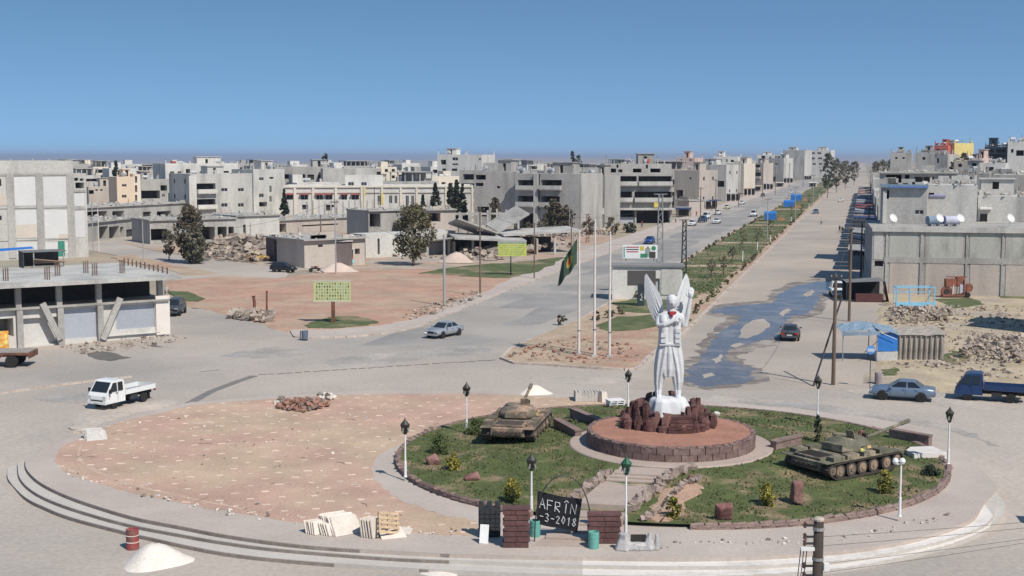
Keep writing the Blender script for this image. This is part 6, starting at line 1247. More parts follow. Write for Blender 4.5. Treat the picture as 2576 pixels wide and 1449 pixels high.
rubble('stone scraps and litter along the front steps of the plaza', [(150, 1190), (330, 1245), (600, 1302), (900, 1335), (1180, 1348), (1180, 1330), (900, 1312), (600, 1278), (330, 1225), (170, 1180)], 110, .05, .22, rubw, 13, .03)
rubble('loose stones in the right part of the vacant lot', [(1000, 790), (1060, 770), (1200, 730), (1215, 745), (1100, 790), (1030, 806)], 140, .15, .6, rub, 14, .14)
rubble('crumbs of stone along the right front kerb', [(1650, 1362), (2100, 1352), (2380, 1290), (2395, 1302), (2120, 1368), (1650, 1380)], 90, .04, .2, rubw, 15, .02)
rubble('broken masonry before the gaping balconies', [(1290, 600), (1460, 595), (1540, 585), (1500, 570), (1330, 575)], 240, .3, 1.2, rub, 16)
def heap(label, x, y, r, h, m, z=.0, sy=.8, seed=0, cat='sand'):
    p = VG(x, y); R = random.Random(seed); mb = MB(); n, k = 22, 9; mb.v.append((0, 0, h))
    for i in range(1, k + 1):
        t = i / k
        for j in range(n): a = 2 * pi * j / n; rr = r * t * (1 + .14 * sin(3 * a + seed) * t + R.uniform(-.03, .03)); mb.v.append((rr * cos(a), rr * sin(a) * sy, h * cos(pi / 2 * t) ** 1.35 * (1 + R.uniform(-.05, .05)) - (.03 if i == k else 0)))
    for j in range(n): mb.f.append((0, 1 + j, 1 + (j + 1) % n)); mb.m.append(0)
    for i in range(k - 1):
        for j in range(n): mb.f.append((1 + i * n + j, 1 + (i + 1) * n + j, 1 + (i + 1) * n + (j + 1) % n, 1 + i * n + (j + 1) % n)); mb.m.append(0)
    return tag(mb.build('sand_pile', m, None, (p.x, p.y, p.z + z), 0, True), label, cat)
sandw = mat('pale_sand', (.68, .61, .54), .97, .15, 1.2, 9, .5)
heap('pale sand pile beside the red barrel in the foreground', 390, 1412, 1.55, .8, sandw, 0, .95, 1); heap('white sand pile on the far edge of the plaza behind the tank', 1345, 990, 1.25, .62, mat('white_sand', (.7, .65, .56), .97, .12, 1.2, 9, .4), .02, .7, 2); heap('pale earth heap before the corner shop', 850, 684, 3.2, 1.3, mat('pink_sand', (.55, .43, .36), .97, .2, .6, 6, .4), .1, .8, 3); heap('sand heap beside the collapsed house', 1150, 660, 3, 1.6, mat('pink_sand', (.55, .43, .36)), .1, .8, 4)
heap('trace of sand at the foot of the front steps', 1110, 1440, .9, .1, sandw, 0, .8, 5)
slab_m = mat('marble_slab', (.66, .58, .5), .7, .12, 1.5, 6, objvar=.12)
def slab(label, x, y, w, h, tilt, rz, off=(0, 0), th=.05, m=None, grp='stone slabs on the plaza'):
    p = V(x, y, .03); sh_ = MB().add([(-w / 2, 0, 0), (w / 2, 0, 0), (w / 2 * random.uniform(.75, 1), 0, h * random.uniform(.85, 1)), (-w / 2 * random.uniform(.8, 1), 0, h), (-w / 2, th, 0), (w / 2, th, 0), (w / 2 * .9, th, h * .95), (-w / 2 * .9, th, h)], [(0, 1, 2, 3), (5, 4, 7, 6), (0, 4, 5, 1), (1, 5, 6, 2), (2, 6, 7, 3), (3, 7, 4, 0)])
    o = sh_.build('stone_slab', m or slab_m, None, (p.x + off[0], p.y + off[1], .03)); o.rotation_euler = (tilt, 0, rz); return tag(o, label, 'slab', grp)
for i in range(5): slab('upright cream slab in the left leaning stack on the plaza front', 790, 1338, .85, .62, -.35, radians(40), (i * .11, -i * .07))
for i in range(4): slab('slanting cream slab in the middle leaning stack on the plaza front', 822, 1340, .8, .6, -.5, radians(48), (.1 + i * .12, -.1 - i * .06))
for i in range(7): slab('large cream slab in the broad middle stack on the plaza front', 862, 1338, 1.5, 1.05, -.75, radians(35), (i * .1 - .2, .15 - i * .09))
for i in range(5): slab('tall upright slab in the narrow stack beside the pallet', 925, 1346, .85, .88, -.18, radians(58), (i * .13, -i * .06), .05)
slab('fallen slab lying tilted in front of the pallet', 992, 1356, 1.2, .9, -1.2, radians(20), (0, .1), .06); slab('flat slab behind the fallen one', 1010, 1346, .8, .6, -1.3, radians(-15), (0, .2), .06)
def pallet(label, p, rot, m=None):
    t = thing('pallet', label, 'pallet', p); t.rotation_euler = rot
    for k in range(5): cube('slat', t, m or pale_w, (0, -.44 + .22 * k, .11), (1.15, .12, .025))
    for k in range(3): cube('bearer', t, m or pale_w, (-.5 + .5 * k, 0, .05), (.1, 1.0, .09))
    return t
pale_w = mat('pale_wood', (.52, .38, .24), .9, .2, 2, 8, objvar=.1)
p = V(975, 1350, .03); pallet('wooden pallet standing on edge behind the slabs', (p.x, p.y + .15, .62), (1.15, .25, radians(38)))
for i in range(6): slab('grey slab in the pile at the back-left edge of the plaza', 238, 1104, 1.25, .95, -.95, radians(28), (.06 * i, -.08 * i), .07, mat('grey_slab', (.5, .47, .43), .8, .15, 1.5, 6, objvar=.15), 'slabs at the back-left edge')
slab('pinkish slab lying flat below the grey slab pile', 225, 1106, 1.3, .5, -1.5, radians(5), (0, -.1), .1)
for i in range(9): cr = V(1447 + i * 9, 1008, .03); slab('grey panel in the upright stack behind the lawn, left of the statue', 1452 + i * 8, 1010, .24, .72, -.06, .05, (0, .0), 1.4, mat('grey_slab', (.5, .47, .43)), 'upright panels behind the lawn')
slab('pale board closing the right end of the panel stack', 1522, 1012, .5, .8, -.1, .5, (0, 0), .9)
for i in range(4): p = V(1548, 1024, .03); pallet(('lowest', 'second', 'third', 'topmost')[i] + ' pale pallet in the stack beside the panel stack', (p.x, p.y, .03 + i * .14), (0, 0, .1 + .06 * i), white_p)
t = thing('red_barrel', 'battered red oil drum standing on the road by the sand pile', 'barrel', G0(334, 1380)); dm = mat('drum_red', (.36, .06, .065), .6, .3, 2.5, 8, col2=(.2, .1, .08), msc=3)
MB().lathe([(.29, 0), (.3, .02), (.29, .3), (.305, .32), (.29, .34), (.29, .6), (.305, .62), (.29, .64), (.29, .9), (.305, .92), (.28, .93), (.27, .88), (0, .88)], 20).build('drum', dm, t)
for z in (.31, .62): MB().lathe([(.3, 0), (.312, .02), (.3, .04)], 20).build('hoop', rubw, t, (0, 0, z))
t = thing('concrete_drum', 'grey concrete bollard drum at the rim of the right lot', 'bollard', G0(2209, 968)); MB().lathe([(.27, 0), (.28, .9), (.25, .98), (0, .98)], 16).build('drum', mat('purple_grey', (.27, .24, .25), .8, .2, 2, 6), t)
t = thing('waste_bin', 'blue-grey litter bin on the corner kerb of the vacant lot', 'bin', G0(767, 856)); MB().lathe([(.28, 0), (.33, .7), (.36, .78), (.3, .8), (.25, .6), (0, .6)], 14).build('drum', mat('bin_blue', (.13, .16, .22), .6), t, (0, 0, .12)); cube('foot', t, metal_d, (0, 0, .06), (.5, .5, .12)); cube('post', t, metal_d, (-.42, 0, .45), (.08, .08, .9))
for i, (x, y, h) in enumerate(((640, 790, 2.0), (671, 783, 2.3))):
    p = V(x, y, .13); t = thing('rust_post', ('thick rusty post on the vacant lot', 'thinner rusty post behind the thick one on the vacant lot')[i], 'post', tuple(p)); MB().tube([(0, 0, -.1), (.03, 0, h * .6), (-.05 + .1 * i, 0, h)], .17 - .06 * i, 8).build('shaft', rust, t); cube('cap', t, rust, (-.05 + .1 * i, 0, h), (.4 - .14 * i, .4 - .14 * i, .05))

# ---------------------------------------------------------------- signs, flags, poles
def print_grid(t, w, h, nx, ny, z0, y, ms, seed=1, sx=.55, sz=.6):
    R = random.Random(seed); m = MB()
    for i in range(nx):
        for j in range(ny):
            x = -w / 2 + w * (i + .5) / nx; z = z0 + h * (j + .5) / ny; m.add([(x - w / nx * sx / 2, y, z - h / ny * sz / 2), (x + w / nx * sx / 2, y, z - h / ny * sz / 2), (x + w / nx * sx / 2 * .8, y, z + h / ny * sz / 2), (x - w / nx * sx / 2 * .8, y, z + h / ny * sz / 2)], [(0, 1, 2, 3)], R.randrange(len(ms)))
    o = m.build('print', ms, t); o['kind'] = 'stuff'; return o
yg = mat('sign_green', (.47, .5, .24), .6, .1, 1, 5); ink = [mat('ink_dark', (.06, .06, .05), .7), mat('ink_skin', (.3, .25, .18), .7), mat('ink_grey', (.3, .35, .3), .7)]
p = V(838, 812, .14); t = thing('portrait_sign', 'yellow-green sign with rows of small portraits on a brown post', 'sign', tuple(p)); s_ = 1 / 21.6
cube('post', t, rust, (0, .12, 1.3), (.36, .3, 2.6)); cube('board', t, yg, (-.05, 0, 3.35), (3.9, .08, 2.1)); cube('frame', t, frame_w, (-.05, 0, 4.42), (3.96, .12, .06)); cube('frame', t, frame_w, (-.05, 0, 2.28), (3.96, .12, .06)); print_grid(t, 3.6, 1.9, 13, 6, 2.4, -.05, ink)
p = V(1285, 692, .15); t = thing('yellow_sign', 'bright yellow-green sign with text rows on a thin post by the ruins', 'sign', tuple(p)); cube('post', t, metal_d, (0, .1, 2), (.18, .18, 4)); cube('board', t, mat('sign_lime', (.46, .52, .12), .6, .1), (.2, 0, 3.9), (4.2, .08, 2.2)); print_grid(t, 4, 1.9, 22, 6, 2.95, -.05, ink, 2, .6, .35); cube('header', t, ink[2], (.2, -.03, 4.85), (4.2, .04, .35))
# kiosk and the big T-shaped sign
p = V(1540, 752, .14); A, B = V(1540, 752, .14), V(1700, 740, .14); kz = thing('kiosk', 'whitewashed kiosk with flat roof on the nose of the median', 'kiosk', (A.x, A.y, .12), -.1); kw = (B.x - A.x)
ob('wall', wallbox(kw, 4, 4.0, {'f': [(kw * .32, kw * .68, .3, 2.6, .25)]}, [plaster_w, mat('kiosk_infill', (.5, .48, .46), .9), plaster_w], 0), kz); cube('roof_slab', kz, conc_d, (kw / 2, 2, 4.1), (kw + .5, 4.5, .2)); cube('lattice_panel', kz, conc_l, (kw * .84, -.05, 2.2), (kw * .28, .06, 3.2))
p = V(1612, 770, .14); t = thing('big_sign', 'dark square signboard on a thick post before the kiosk', 'sign', tuple(p)); cube('post', t, mat('sign_post_dark', (.03, .045, .05), .7), (0, 0, 1.3), (.75, .5, 2.6)); cube('board', t, mat('sign_dark', (.08, .075, .07), .7, .1), (.05, 0, 3.3), (3.3, .3, 1.75)); MB().tube([(-.12, -.27, .7), (.15, -.27, 1.1), (-.05, -.27, 1.35), (.12, -.27, 1.5)], .035, 5).build('painted_mark', white_p, t); MB().tube([(-.15, -.27, .75), (.2, -.27, .72)], .03, 5).build('painted_mark', white_p, t)
p = Vd(1610, 650, 168); t = thing('mural_board', 'white painted board with figures and emblems above the kiosk roof', 'sign', (p.x, p.y, 4.3)); cube('board', t, white_p, (0, 0, 1.0), (4.5, .1, 1.75)); cube('leg', t, metal_d, (-1.8, .1, .1), (.1, .1, .5)); cube('leg', t, metal_d, (1.8, .1, .1), (.1, .1, .5))
cube('yellow_square', t, mat('yellow_paint', (.66, .52, .1)), (.25, -.06, 1.45), (.55, .02, .55)); MB().tube([(1.75, -.07, 1.45), (1.75, -.05, 1.45)], .3, 16).build('green_disc', mat('emblem_green', (.05, .22, .12), .7), t)
for i in range(3): cube('text_line', t, (mat('ink_red', (.4, .05, .06), .7), ink[0])[i % 2], (-1.0, -.06, 1.6 - .3 * i), (1.7 - .1 * i, .02, .13))
for i in range(7): cube('letter', t, mat('emblem_teal', (.03, .25, .2), .7), (-2.05, -.06, .35 + .2 * i), (.2, .02, .13))
cube('figure_shape', t, ink[2], (1.0, -.06, .9), (.7, .02, 1.1)); cube('figure_shape', t, ink[0], (1.6, -.07, .6), (.8, .02, .8)); MB().tube([(1.0, -.07, 1.5), (1.0, -.05, 1.5)], .2, 12).build('figure_shape', ink[1], t); cube('figure_shape', t, mat('emblem_green', (.05, .22, .12)), (.5, -.075, .5), (.9, .02, .5))
# three flagpoles and the flag
fpm = mat('flagpole_paint', (.62, .57, .52), .6, .12, 2, 6)
for i, (xb, yb, yt) in enumerate(((1456, 892, 588), (1495, 896, 560), (1533, 897, 590))):
    p = V(xb, yb, .15); h = Vd(xb, yt, p.y).z; t = thing('flagpole', ('left flagpole carrying the green flag', 'tallest bare flagpole in the middle', 'right bare flagpole of the three')[i], 'flagpole', (p.x, p.y, .13), 0, 'flagpoles on the median')
    MB().tube([(0, 0, 0), (0, 0, h * .5), (0, 0, h)], [.13, .11, .07], 10).build('shaft', fpm, t); MB().lathe([(.08, 0), (.1, .06), (0, .14)], 8).build('finial', fpm, t, (0, 0, h)); cube('collar', t, metal_d, (0, 0, h * .2), (.28, .28, .06)); cube('base', t, conc, (0, 0, .08), (.5, .5, .16))
    if i == 0:
        flp = (p, h); 
p, h = flp; fl = thing('flag', 'drooping green flag with red and yellow emblem', 'flag', (p.x - .1, p.y, h - .3)); m = MB(); nx, ny = 26, 22
for j in range(ny + 1):
    for i in range(nx + 1):
        u, v_ = i / nx, j / ny; q = Vector((-.1 - u * 1.3 - .4 * v_ * u, .3 * sin(u * 13 + v_ * 2.5) * (.25 + .75 * u), -.1 - v_ * 2.25 - u * 2.05 + .12 * sin(u * 13) * v_)); m.v.append(tuple(q))
for j in range(ny):
    for i in range(nx):
        u, v_ = (i + .5) / nx, (j + .5) / ny; r = hypot((u - .45) * 1.5, v_ - .5); a = atan2(v_ - .5, (u - .45) * 1.5); mi = 2 if r < .11 + .05 * cos(5 * a) else (1 if r < .23 else 0)
        m.f.append((j * (nx + 1) + i, (j + 1) * (nx + 1) + i, (j + 1) * (nx + 1) + i + 1, j * (nx + 1) + i + 1)); m.m.append(mi)
m.build('cloth', [mat('flag_green', (.04, .07, .045), .85, .2), mat('flag_yellow', (.3, .24, .06), .85), mat('flag_red', (.4, .05, .03), .85)], fl, smooth=True)
# plain poles
def pole(label, xb, yb, yt, r, m, name='pole', arm=None, d=None, z=.1):
    p = V(xb, yb, z); h = Vd(xb, yt, p.y).z - z; t = thing(name, label, 'pole', tuple(p)); MB().tube([(0, 0, -.2), (0, 0, h)], [r, r * .75], 8).build('shaft', m, t)
    if arm:
        for k, (za, w) in enumerate(arm): cube('cross_arm', t, m if k % 2 else metal_d, (0, -r, h - za), (w, .1, .1)); [MB().lathe([(.05, 0), (.07, .06), (.04, .14), (0, .18)], 6).build('insulator', mat('porcelain', (.3, .25, .2), .4), t, (e * w / 2 * .85, -r, h - za + .05)) for e in (-1, 1)]
    return t
grey_pole = mat('grey_pole', (.34, .33, .33), .7, .15, 2, 6)
pole('thick grey lamp pole at the road edge of the vacant lot', 1118, 770, 590, .17, grey_pole); pole('tall thin wooden pole right of the thick grey pole', 1208, 745, 520, .12, wood_d, 'utility_pole', [(.4, 1.2), (3, .8)]); pole('thin pole on the pavement right of the yellow sign', 1344, 700, 560, .1, wood_d); pole('thin dark pole beside the avenue before the gallery building', 1437, 670, 545, .1, wood_d)
pole('pair-left pole before the corner shop', 808, 668, 540, .12, wood_d); pole('taller pole before the corner shop', 845, 690, 500, .12, grey_pole, 'utility_pole', [(.5, 1.2)]); pole('left of three thin poles beside the pale block', 221, 640, 520, .1, grey_pole); pole('middle of three thin poles beside the pale block', 235, 638, 505, .1, grey_pole); pole('right of three thin poles beside the pale block', 249, 632, 525, .1, fpm); pole('thin pole beside the side street left of the brownish tree', 361, 655, 555, .1, grey_pole); pole('thin pole among the rubble right of the brownish tree', 631, 630, 560, .1, grey_pole); pole('thin red-tipped pole before the whitewashed yard', 943, 600, 470, .1, rust)
pole('tall leaning wooden pole with stay at the right roadside', 2096, 965, 690, .16, wood_d, 'utility_pole', [(.25, .9)]); pole('wooden pole behind the leaning one at the right roadside', 2136, 806, 572, .16, wood_d, 'utility_pole', [(.2, .5)]); pole('dark pole under the black canopy', 2165, 705, 560, .14, metal_d); pole('dark pole beside the first street awnings', 2182, 690, 520, .12, metal_d)
for i, (x, yb, yt) in enumerate(((1762, 560, 470), (1800, 540, 450), (1858, 520, 405), (1918, 500, 400), (1950, 490, 420), (1985, 475, 410), (2020, 470, 400))): pole('%s street pole along the left pavement of the avenue' % order[i], x, yb, yt, .14, wood_d, 'street_pole', [(.5, 1.3)])
for i, (x, yb, yt) in enumerate(((2000, 560, 470), (2060, 495, 420), (2078, 480, 400), (2100, 465, 395), (2045, 520, 440), (1930, 600, 500))): pole('%s thin lamp pole on the median from the near end' % order[i], x, yb, yt, .1, grey_pole, 'lamp_pole', [(.1, 1.6)])
a, b_ = V(2044, 972, .05), V(2120, 806, 0); o = MB().tube([V(2046, 970, .05), Vd(2118, 748, 101)], .08, 6).build('stay_pole', metal_d); tag(o, 'dark raking stay pole propping the leaning utility pole', 'pole')
def lattice(label, xb, yb, yt, w, m):
    p = V(xb, yb, .1); h = Vd(xb, yt, p.y).z; t = thing('lattice_tower', label, 'tower', tuple(p)); mb = MB(); n = int(h / (w * .9))
    for sx in (-1, 1):
        for sy in (-1, 1): MB().tube([(sx * w / 2, sy * w / 2, 0), (sx * w * .3, sy * w * .3, h)], .06, 5).build('leg', m, t)
    for k in range(n):
        z0, z1 = h * k / n, h * (k + 1) / n; f0, f1 = w * (.5 - .2 * k / n), w * (.5 - .2 * (k + 1) / n); s = 1 if k % 2 else -1
        for sy in (-1, 1): mb.tube([(-f0 * s, sy * f0, z0), (f1 * s, sy * f1, z1)], .035, 4); mb.tube([(sy * f0, -f0 * s, z0), (sy * f1, f1 * s, z1)], .035, 4)
    mb.build('bracing', m, t)['kind'] = 'stuff'; cube('cross_arm', t, m, (0, 0, h), (w * 2.2, .1, .1)); return t
lattice('lattice pylon before the gaping balconies', 1437, 600, 478, 1.0, metal_g); lattice('lattice pylon beside the dark gallery building', 1660, 680, 490, .95, metal_g); lattice('dark lattice pole behind the mural board', 1720, 715, 555, .7, metal_d); lattice('slim rusty lattice mast inside the ruin yard', 1478, 610, 540, .6, rust)
# nearest utility pole at the bottom edge
p = Vd(2060, 1310, 33); t = thing('utility_pole', 'thick wooden utility pole top with insulators at the bottom edge', 'pole', (p.x, 33, dip(33)))
h = p.z - dip(33); MB().tube([(0, 0, -.1), (0, 0, h)], [.17, .13], 12).build('shaft', mat('near_pole_wood', (.055, .043, .036), .9, .3, 3, 9, streak=True), t, smooth=True); MB().lathe([(.14, 0), (.145, .05), (.1, .09), (0, .1)], 12).build('cap', mat('pole_cap', (.42, .36, .3), .9, .2), t, (0, 0, h))
for k, z in enumerate((.12, .42, .6, 1.2, 1.45)):
    cube('bracket', t, metal_d, (-.22, -.02, h - z), (.3, .05, .05)); MB().lathe([(.03, -.06), (.055, -.02), (.035, .02), (.055, .06), (.02, .1)], 8).build('insulator', mat('brown_porcelain', (.09, .05, .04), .3), t, (-.36, -.02, h - z))
for z in (.25, 1.05): MB().lathe([(.155, 0), (.155, .08), (.14, .08)], 12).build('clamp', metal_g, t, (0, 0, h - z))
cube('lamp_arm', t, white_p, (-.3, -.1, h - .72), (.35, .1, .08)); cube('junction_box', t, white_p, (.2, -.1, h - 1.2), (.14, .12, .2))
for k in range(3): MB().tube([(-.3 - .08 * k, -.05, h - .7), (-.38 - .08 * k, -.05, h - 1.6), (-.45 - .06 * k, -.05, h - 2.6)], .012, 4).build('drop_cable', metal_d, t)
wm = mat('cable', (.08, .075, .07), .8)
for k, (z, ze) in enumerate(((.45, 8.9), (.7, 8.4), (1.2, 8.0), (1.45, 7.6))):
    a = Vector((p.x - .3, 33, p.z - z)); b_ = Vector((40, 46 + 2 * k, ze - 1.5)); o = MB().tube([a + (b_ - a) * s + Vector((0, 0, -1.2 * 4 * s * (1 - s) * .4)) for s in [i / 14 for i in range(15)]], .006, 4).build('power_line', wm); tag(o, ('topmost', 'second', 'third', 'lowest')[k] + ' thin cable running right from the near utility pole', 'cable', 'cables from the near pole')
# ---------------------------------------------------------------- stalls, canopies and machines on the right
def tarp_sheet(mb, corners, sag, n=10, mi=0, wob=.06, seed=0):
    R = random.Random(seed); c = [Vector(q) for q in corners]; o = len(mb.v)
    for j in range(n + 1):
        for i in range(n + 1): u, v_ = i / n, j / n; mb.v.append(tuple((c[0] * (1 - u) + c[1] * u) * (1 - v_) + (c[3] * (1 - u) + c[2] * u) * v_ + Vector((0, 0, -sag * 4 * u * (1 - u) * 1.0 + R.uniform(-wob, wob)))))
    for j in range(n):
        for i in range(n): mb.f.append((o + j * (n + 1) + i, o + j * (n + 1) + i + 1, o + (j + 1) * (n + 1) + i + 1, o + (j + 1) * (n + 1) + i)); mb.m.append(mi)
A = V(2118, 908, .05); B = V(2205, 908, .05); C = V(2255, 905, .1); t = thing('market_stall', 'roadside stall frame under a grey-blue tarpaulin roof', 'stall', tuple(A), 0); w = B.x - A.x; w2 = C.x - A.x
for x, y in ((.05, 0), (w, 0), (w2, .3), (.05, 2.6), (w, 2.6), (w2, 2.6)): MB().tube([(x, y, 0), (x, y, 2.5)], .045, 6).build('post', metal_g, t)
m = MB(); tarp_sheet(m, [(-.1, -.2, 2.5), (w + .2, -.2, 2.6), (w + .2, 2.8, 3.0), (-.1, 2.8, 2.8)], -.12, 10, 0, .07, 1); tarp_sheet(m, [(w, -.25, 2.7), (w2 + .2, -.1, 2.2), (w2 + .2, 2.8, 2.6), (w, 2.8, 3.0)], -.05, 8, 0, .07, 2); tarp_sheet(m, [(-.1, -.2, 2.2), (w + .2, -.24, 2.3), (w + .2, -.2, 2.62), (-.1, -.2, 2.52)], .0, 8, 0, .04, 3); m.build('tarpaulin', tarp_g, t)
m = MB(); tarp_sheet(m, [(w + .05, -.05, .9), (w2, .1, .8), (w2, .1, 2.2), (w + .05, -.05, 2.55)], 0, 8, 0, .06, 4); m.build('blue_curtain', tarp_b, t); MB().tube([(w - 1.1, -.1, .75), (w + .05, -.1, 1.75)], .03, 5).build('brace', metal_d, t); cube('counter', t, mat('stall_counter', (.5, .48, .46), .8), (w + (w2 - w) / 2, .3, .4), (w2 - w, .6, .8)); MB().tube([(w + .2, -.3, 2.5), (w2 - .2, -.2, 1.9)], .025, 5).build('brace', white_p, t)
A, B = V(2258, 905, .1), V(2372, 903, .1); t = thing('canvas_tent', 'grey canvas shed beside the stall with draped walls', 'tent', tuple(A)); w = B.x - A.x; m = MB(); m.box((w / 2, 1.4, 1.05), (w - .1, 2.6, 2.1)); m.build('body', canvas, t)
m = MB(); tarp_sheet(m, [(-.1, -.1, 2.15), (w + .1, -.1, 2.2), (w + .1, 2.9, 2.6), (-.1, 2.9, 2.5)], .05, 10, 0, .05, 5); m.build('roof_sheet', canvas, t)
for k in range(9): MB().tube([(w * (k + .3) / 9, -.02, 2.1), (w * (k + .4) / 9, -.12, 1.0), (w * (k + .3) / 9, -.08, .05)], [.05, .09, .06], 6).build('fold', canvas, t)
p = V(2188, 975, .02); t = thing('round_sign', 'blue and white round sign on a thin pole by the stall', 'sign', tuple(p)); MB().tube([(0, 0, 0), (0, 0, 2.75)], .03, 6).build('pole', metal_d, t); MB().tube([(0, -.03, 2.9), (0, .0, 2.9)], .34, 20).build('disc', mat('sign_blue', (.1, .25, .55), .5), t); cube('white_band', t, white_p, (0, -.04, 2.88), (.5, .02, .2)); [cube('letter', t, mat('sign_blue', (.1, .25, .55)), (-.15 + .15 * k, -.055, 2.88), (.07, .01, .12)) for k in range(3)]
# black canopy with red side, blue frame, red machine
A = V(2128, 760, .02); t = thing('black_canopy', 'low black canopy shed with a red sloping side at the right roadside', 'shed', (A.x, A.y, 0), -.1); blk = mat('black_sheet', (.02, .02, .022), .7)
MB().add([(0, 0, 2.4), (4.6, 0, 2.6), (4.6, 4, 2.7), (0, 4, 2.5)], [(0, 1, 2, 3)]).build('roof_sheet', mat('grey_sheet', (.17, .17, .17)), t); cube('dark_backing', t, blk, (2.3, 3.5, 1.3), (4.5, .1, 2.6)); cube('counter', t, mat('maroon_counter', (.1, .04, .04), .8), (2.8, .6, .5), (3.2, .8, 1.0)); MB().add([(4.6, 0, 2.6), (5.1, -.2, 0), (5.1, 2, 0), (4.6, 2, 2.6)], [(0, 1, 2, 3)]).build('red_side', mat('red_sheet', (.35, .07, .08), .7), t)
for x in (.1, 4.5): cube('post', t, metal_d, (x, .1, 1.2), (.1, .1, 2.4))
A = V(2255, 770, .1); t = thing('steel_cage', 'sky-blue welded steel frame lying at the edge of the right lot', 'frame', tuple(A)); bf = mat('frame_blue', (.22, .5, .68), .6, .15, 2, 6); w = V(2350, 770, .1).x - A.x
for x in (0, w * .35, w): cube('upright', t, bf, (x, 0, 1.15), (.12, .12, 2.1))
for x in (.15, w - .15): cube('upright', t, bf, (x, 1.5, 1.15), (.1, .1, 2.1))
cube('base_beam', t, bf, (w / 2, -.05, .22), (w + .2, .3, .45)); cube('top_rail', t, bf, (w / 2, 0, 2.2), (w, .1, .1)); cube('top_rail', t, bf, (w / 2, 1.5, 2.2), (w, .1, .1)); cube('mid_rail', t, bf, (w / 2, 1.5, 1.5), (w, .08, .08)); cube('side_rail', t, bf, (0, .75, 2.2), (.1, 1.5, .1)); cube('side_rail', t, bf, (w, .75, 2.2), (.1, 1.5, .1)); MB().tube([(w * .75, .1, .4), (w * .95, .1, 1.6)], .03, 5).build('brace', metal_d, t)
A = V(2400, 748, .1); t = thing('rusty_machine', 'red rusty drilling machine with big flywheel by the grey wall', 'machine', tuple(A)); t.scale = (.8, .8, .8); rm = mat('machine_red', (.3, .1, .065), .8, .3, 2, 7, col2=(.18, .09, .06), msc=1.5)
MB().tube([(-1.2, -.2, .9), (-1.2, .2, .9)], .85, 18).build('flywheel', rm, t); MB().tube([(-1.2, -.25, .9), (-1.2, .25, .9)], .5, 14).build('wheel_hub', interior, t); cube('chassis', t, rm, (.2, 0, .35), (4.2, 1.2, .3)); cube('engine_block', t, rm, (-.6, .2, 2.3), (1.6, 1.0, 1.2)); cube('engine_block', t, rm, (.9, .2, 2.5), (1.2, 1.1, 1.5)); cube('cab_frame', t, rm, (1.4, 0, 1.5), (.15, 1.1, 2.6)); cube('pale_box', t, mat('machine_pale', (.4, .42, .5), .6), (.9, -.45, 1.4), (.5, .3, 1.3)); MB().tube([(2.2, -.1, 1.5), (2.2, .1, 1.5)], .7, 16).build('reel', rm, t)
for x in (-.4, .2, .6, 1.7): MB().tube([(x, -.5, .4), (x + .1, -.45, 2.0)], .06, 6).build('pipe', (white_p, metal_d)[int(x > 0)], t)
cube('crossbar', t, rm, (.3, 0, 3.2), (3.2, .15, .15)); wheels(t, (1.9,), .7, .42, .3)
# blue-roofed stalls on the median and avenue awnings
for i, (x, y, w, h) in enumerate(((1938, 555, 3.2, 2.6), (1985, 522, 3.6, 2.6), (2003, 506, 4.2, 2.8))):
    p = V(x, y, .15); t = thing('blue_stall', ('nearest blue tarpaulin stall on the median', 'middle blue tarpaulin stall on the median', 'farthest blue tarpaulin stall on the median')[i], 'stall', tuple(p), -.25, 'blue stalls'); m = MB(); tarp_sheet(m, [(-w / 2, -1.5, h - .5), (w / 2, -1.5, h - .5), (w / 2, 1.5, h), (-w / 2, 1.5, h)], .1, 6, 0, .08, i); tarp_sheet(m, [(-w / 2, -1.5, .3), (w / 2, -1.5, .3), (w / 2, -1.5, h - .5), (-w / 2, -1.5, h - .5)], 0, 6, 0, .06, i + 5); m.build('tarpaulin', tarp_b, t)
    for e in (-1, 1): cube('post', t, wood, (e * w / 2, 1.4, h / 2), (.1, .1, h)); cube('post', t, wood, (e * w / 2, -1.45, h / 2 - .2), (.1, .1, h - .4))
    cube('goods', t, mat('stall_goods', (.45, .25, .12), .8, .3, 3), (w / 2 + 1.2, .3, .4), (1.8, 1.6, .8))
for i, (x, y, c, lb) in enumerate(((1880, 490, plaster_r, 'small red-awning shop on the avenue'), (1905, 480, plaster_b, 'low canopy shop right of the red-awning shop'), (1962, 470, plaster_w, 'white kiosk-like shop further up the avenue'), (1720, 545, aw[3], 'stand hung with purple cloth by the dark gallery building'), (2045, 470, plaster_w, 'white board wall at the far end of the median'))):
    p = V(x, y, .1); t = thing('street_booth', lb, 'booth', tuple(p), -.26); cube('body', t, plaster_b if i != 4 else plaster_w, (0, 1.5, 1.4), (4.5, 3, 2.8)); cube('awning', t, c, (0, -.6, 2.5), (4.6, 1.6, .12), rot=(.2, 0, 0)); cube('opening', t, interior, (0, -.02, 1.2), (3, .08, 1.8)); [cube('post', t, metal_d, (e * 2.1, -1.2, 1.2), (.08, .08, 2.4)) for e in (-1, 1)]  # the opening is a dark panel with its shade painted in
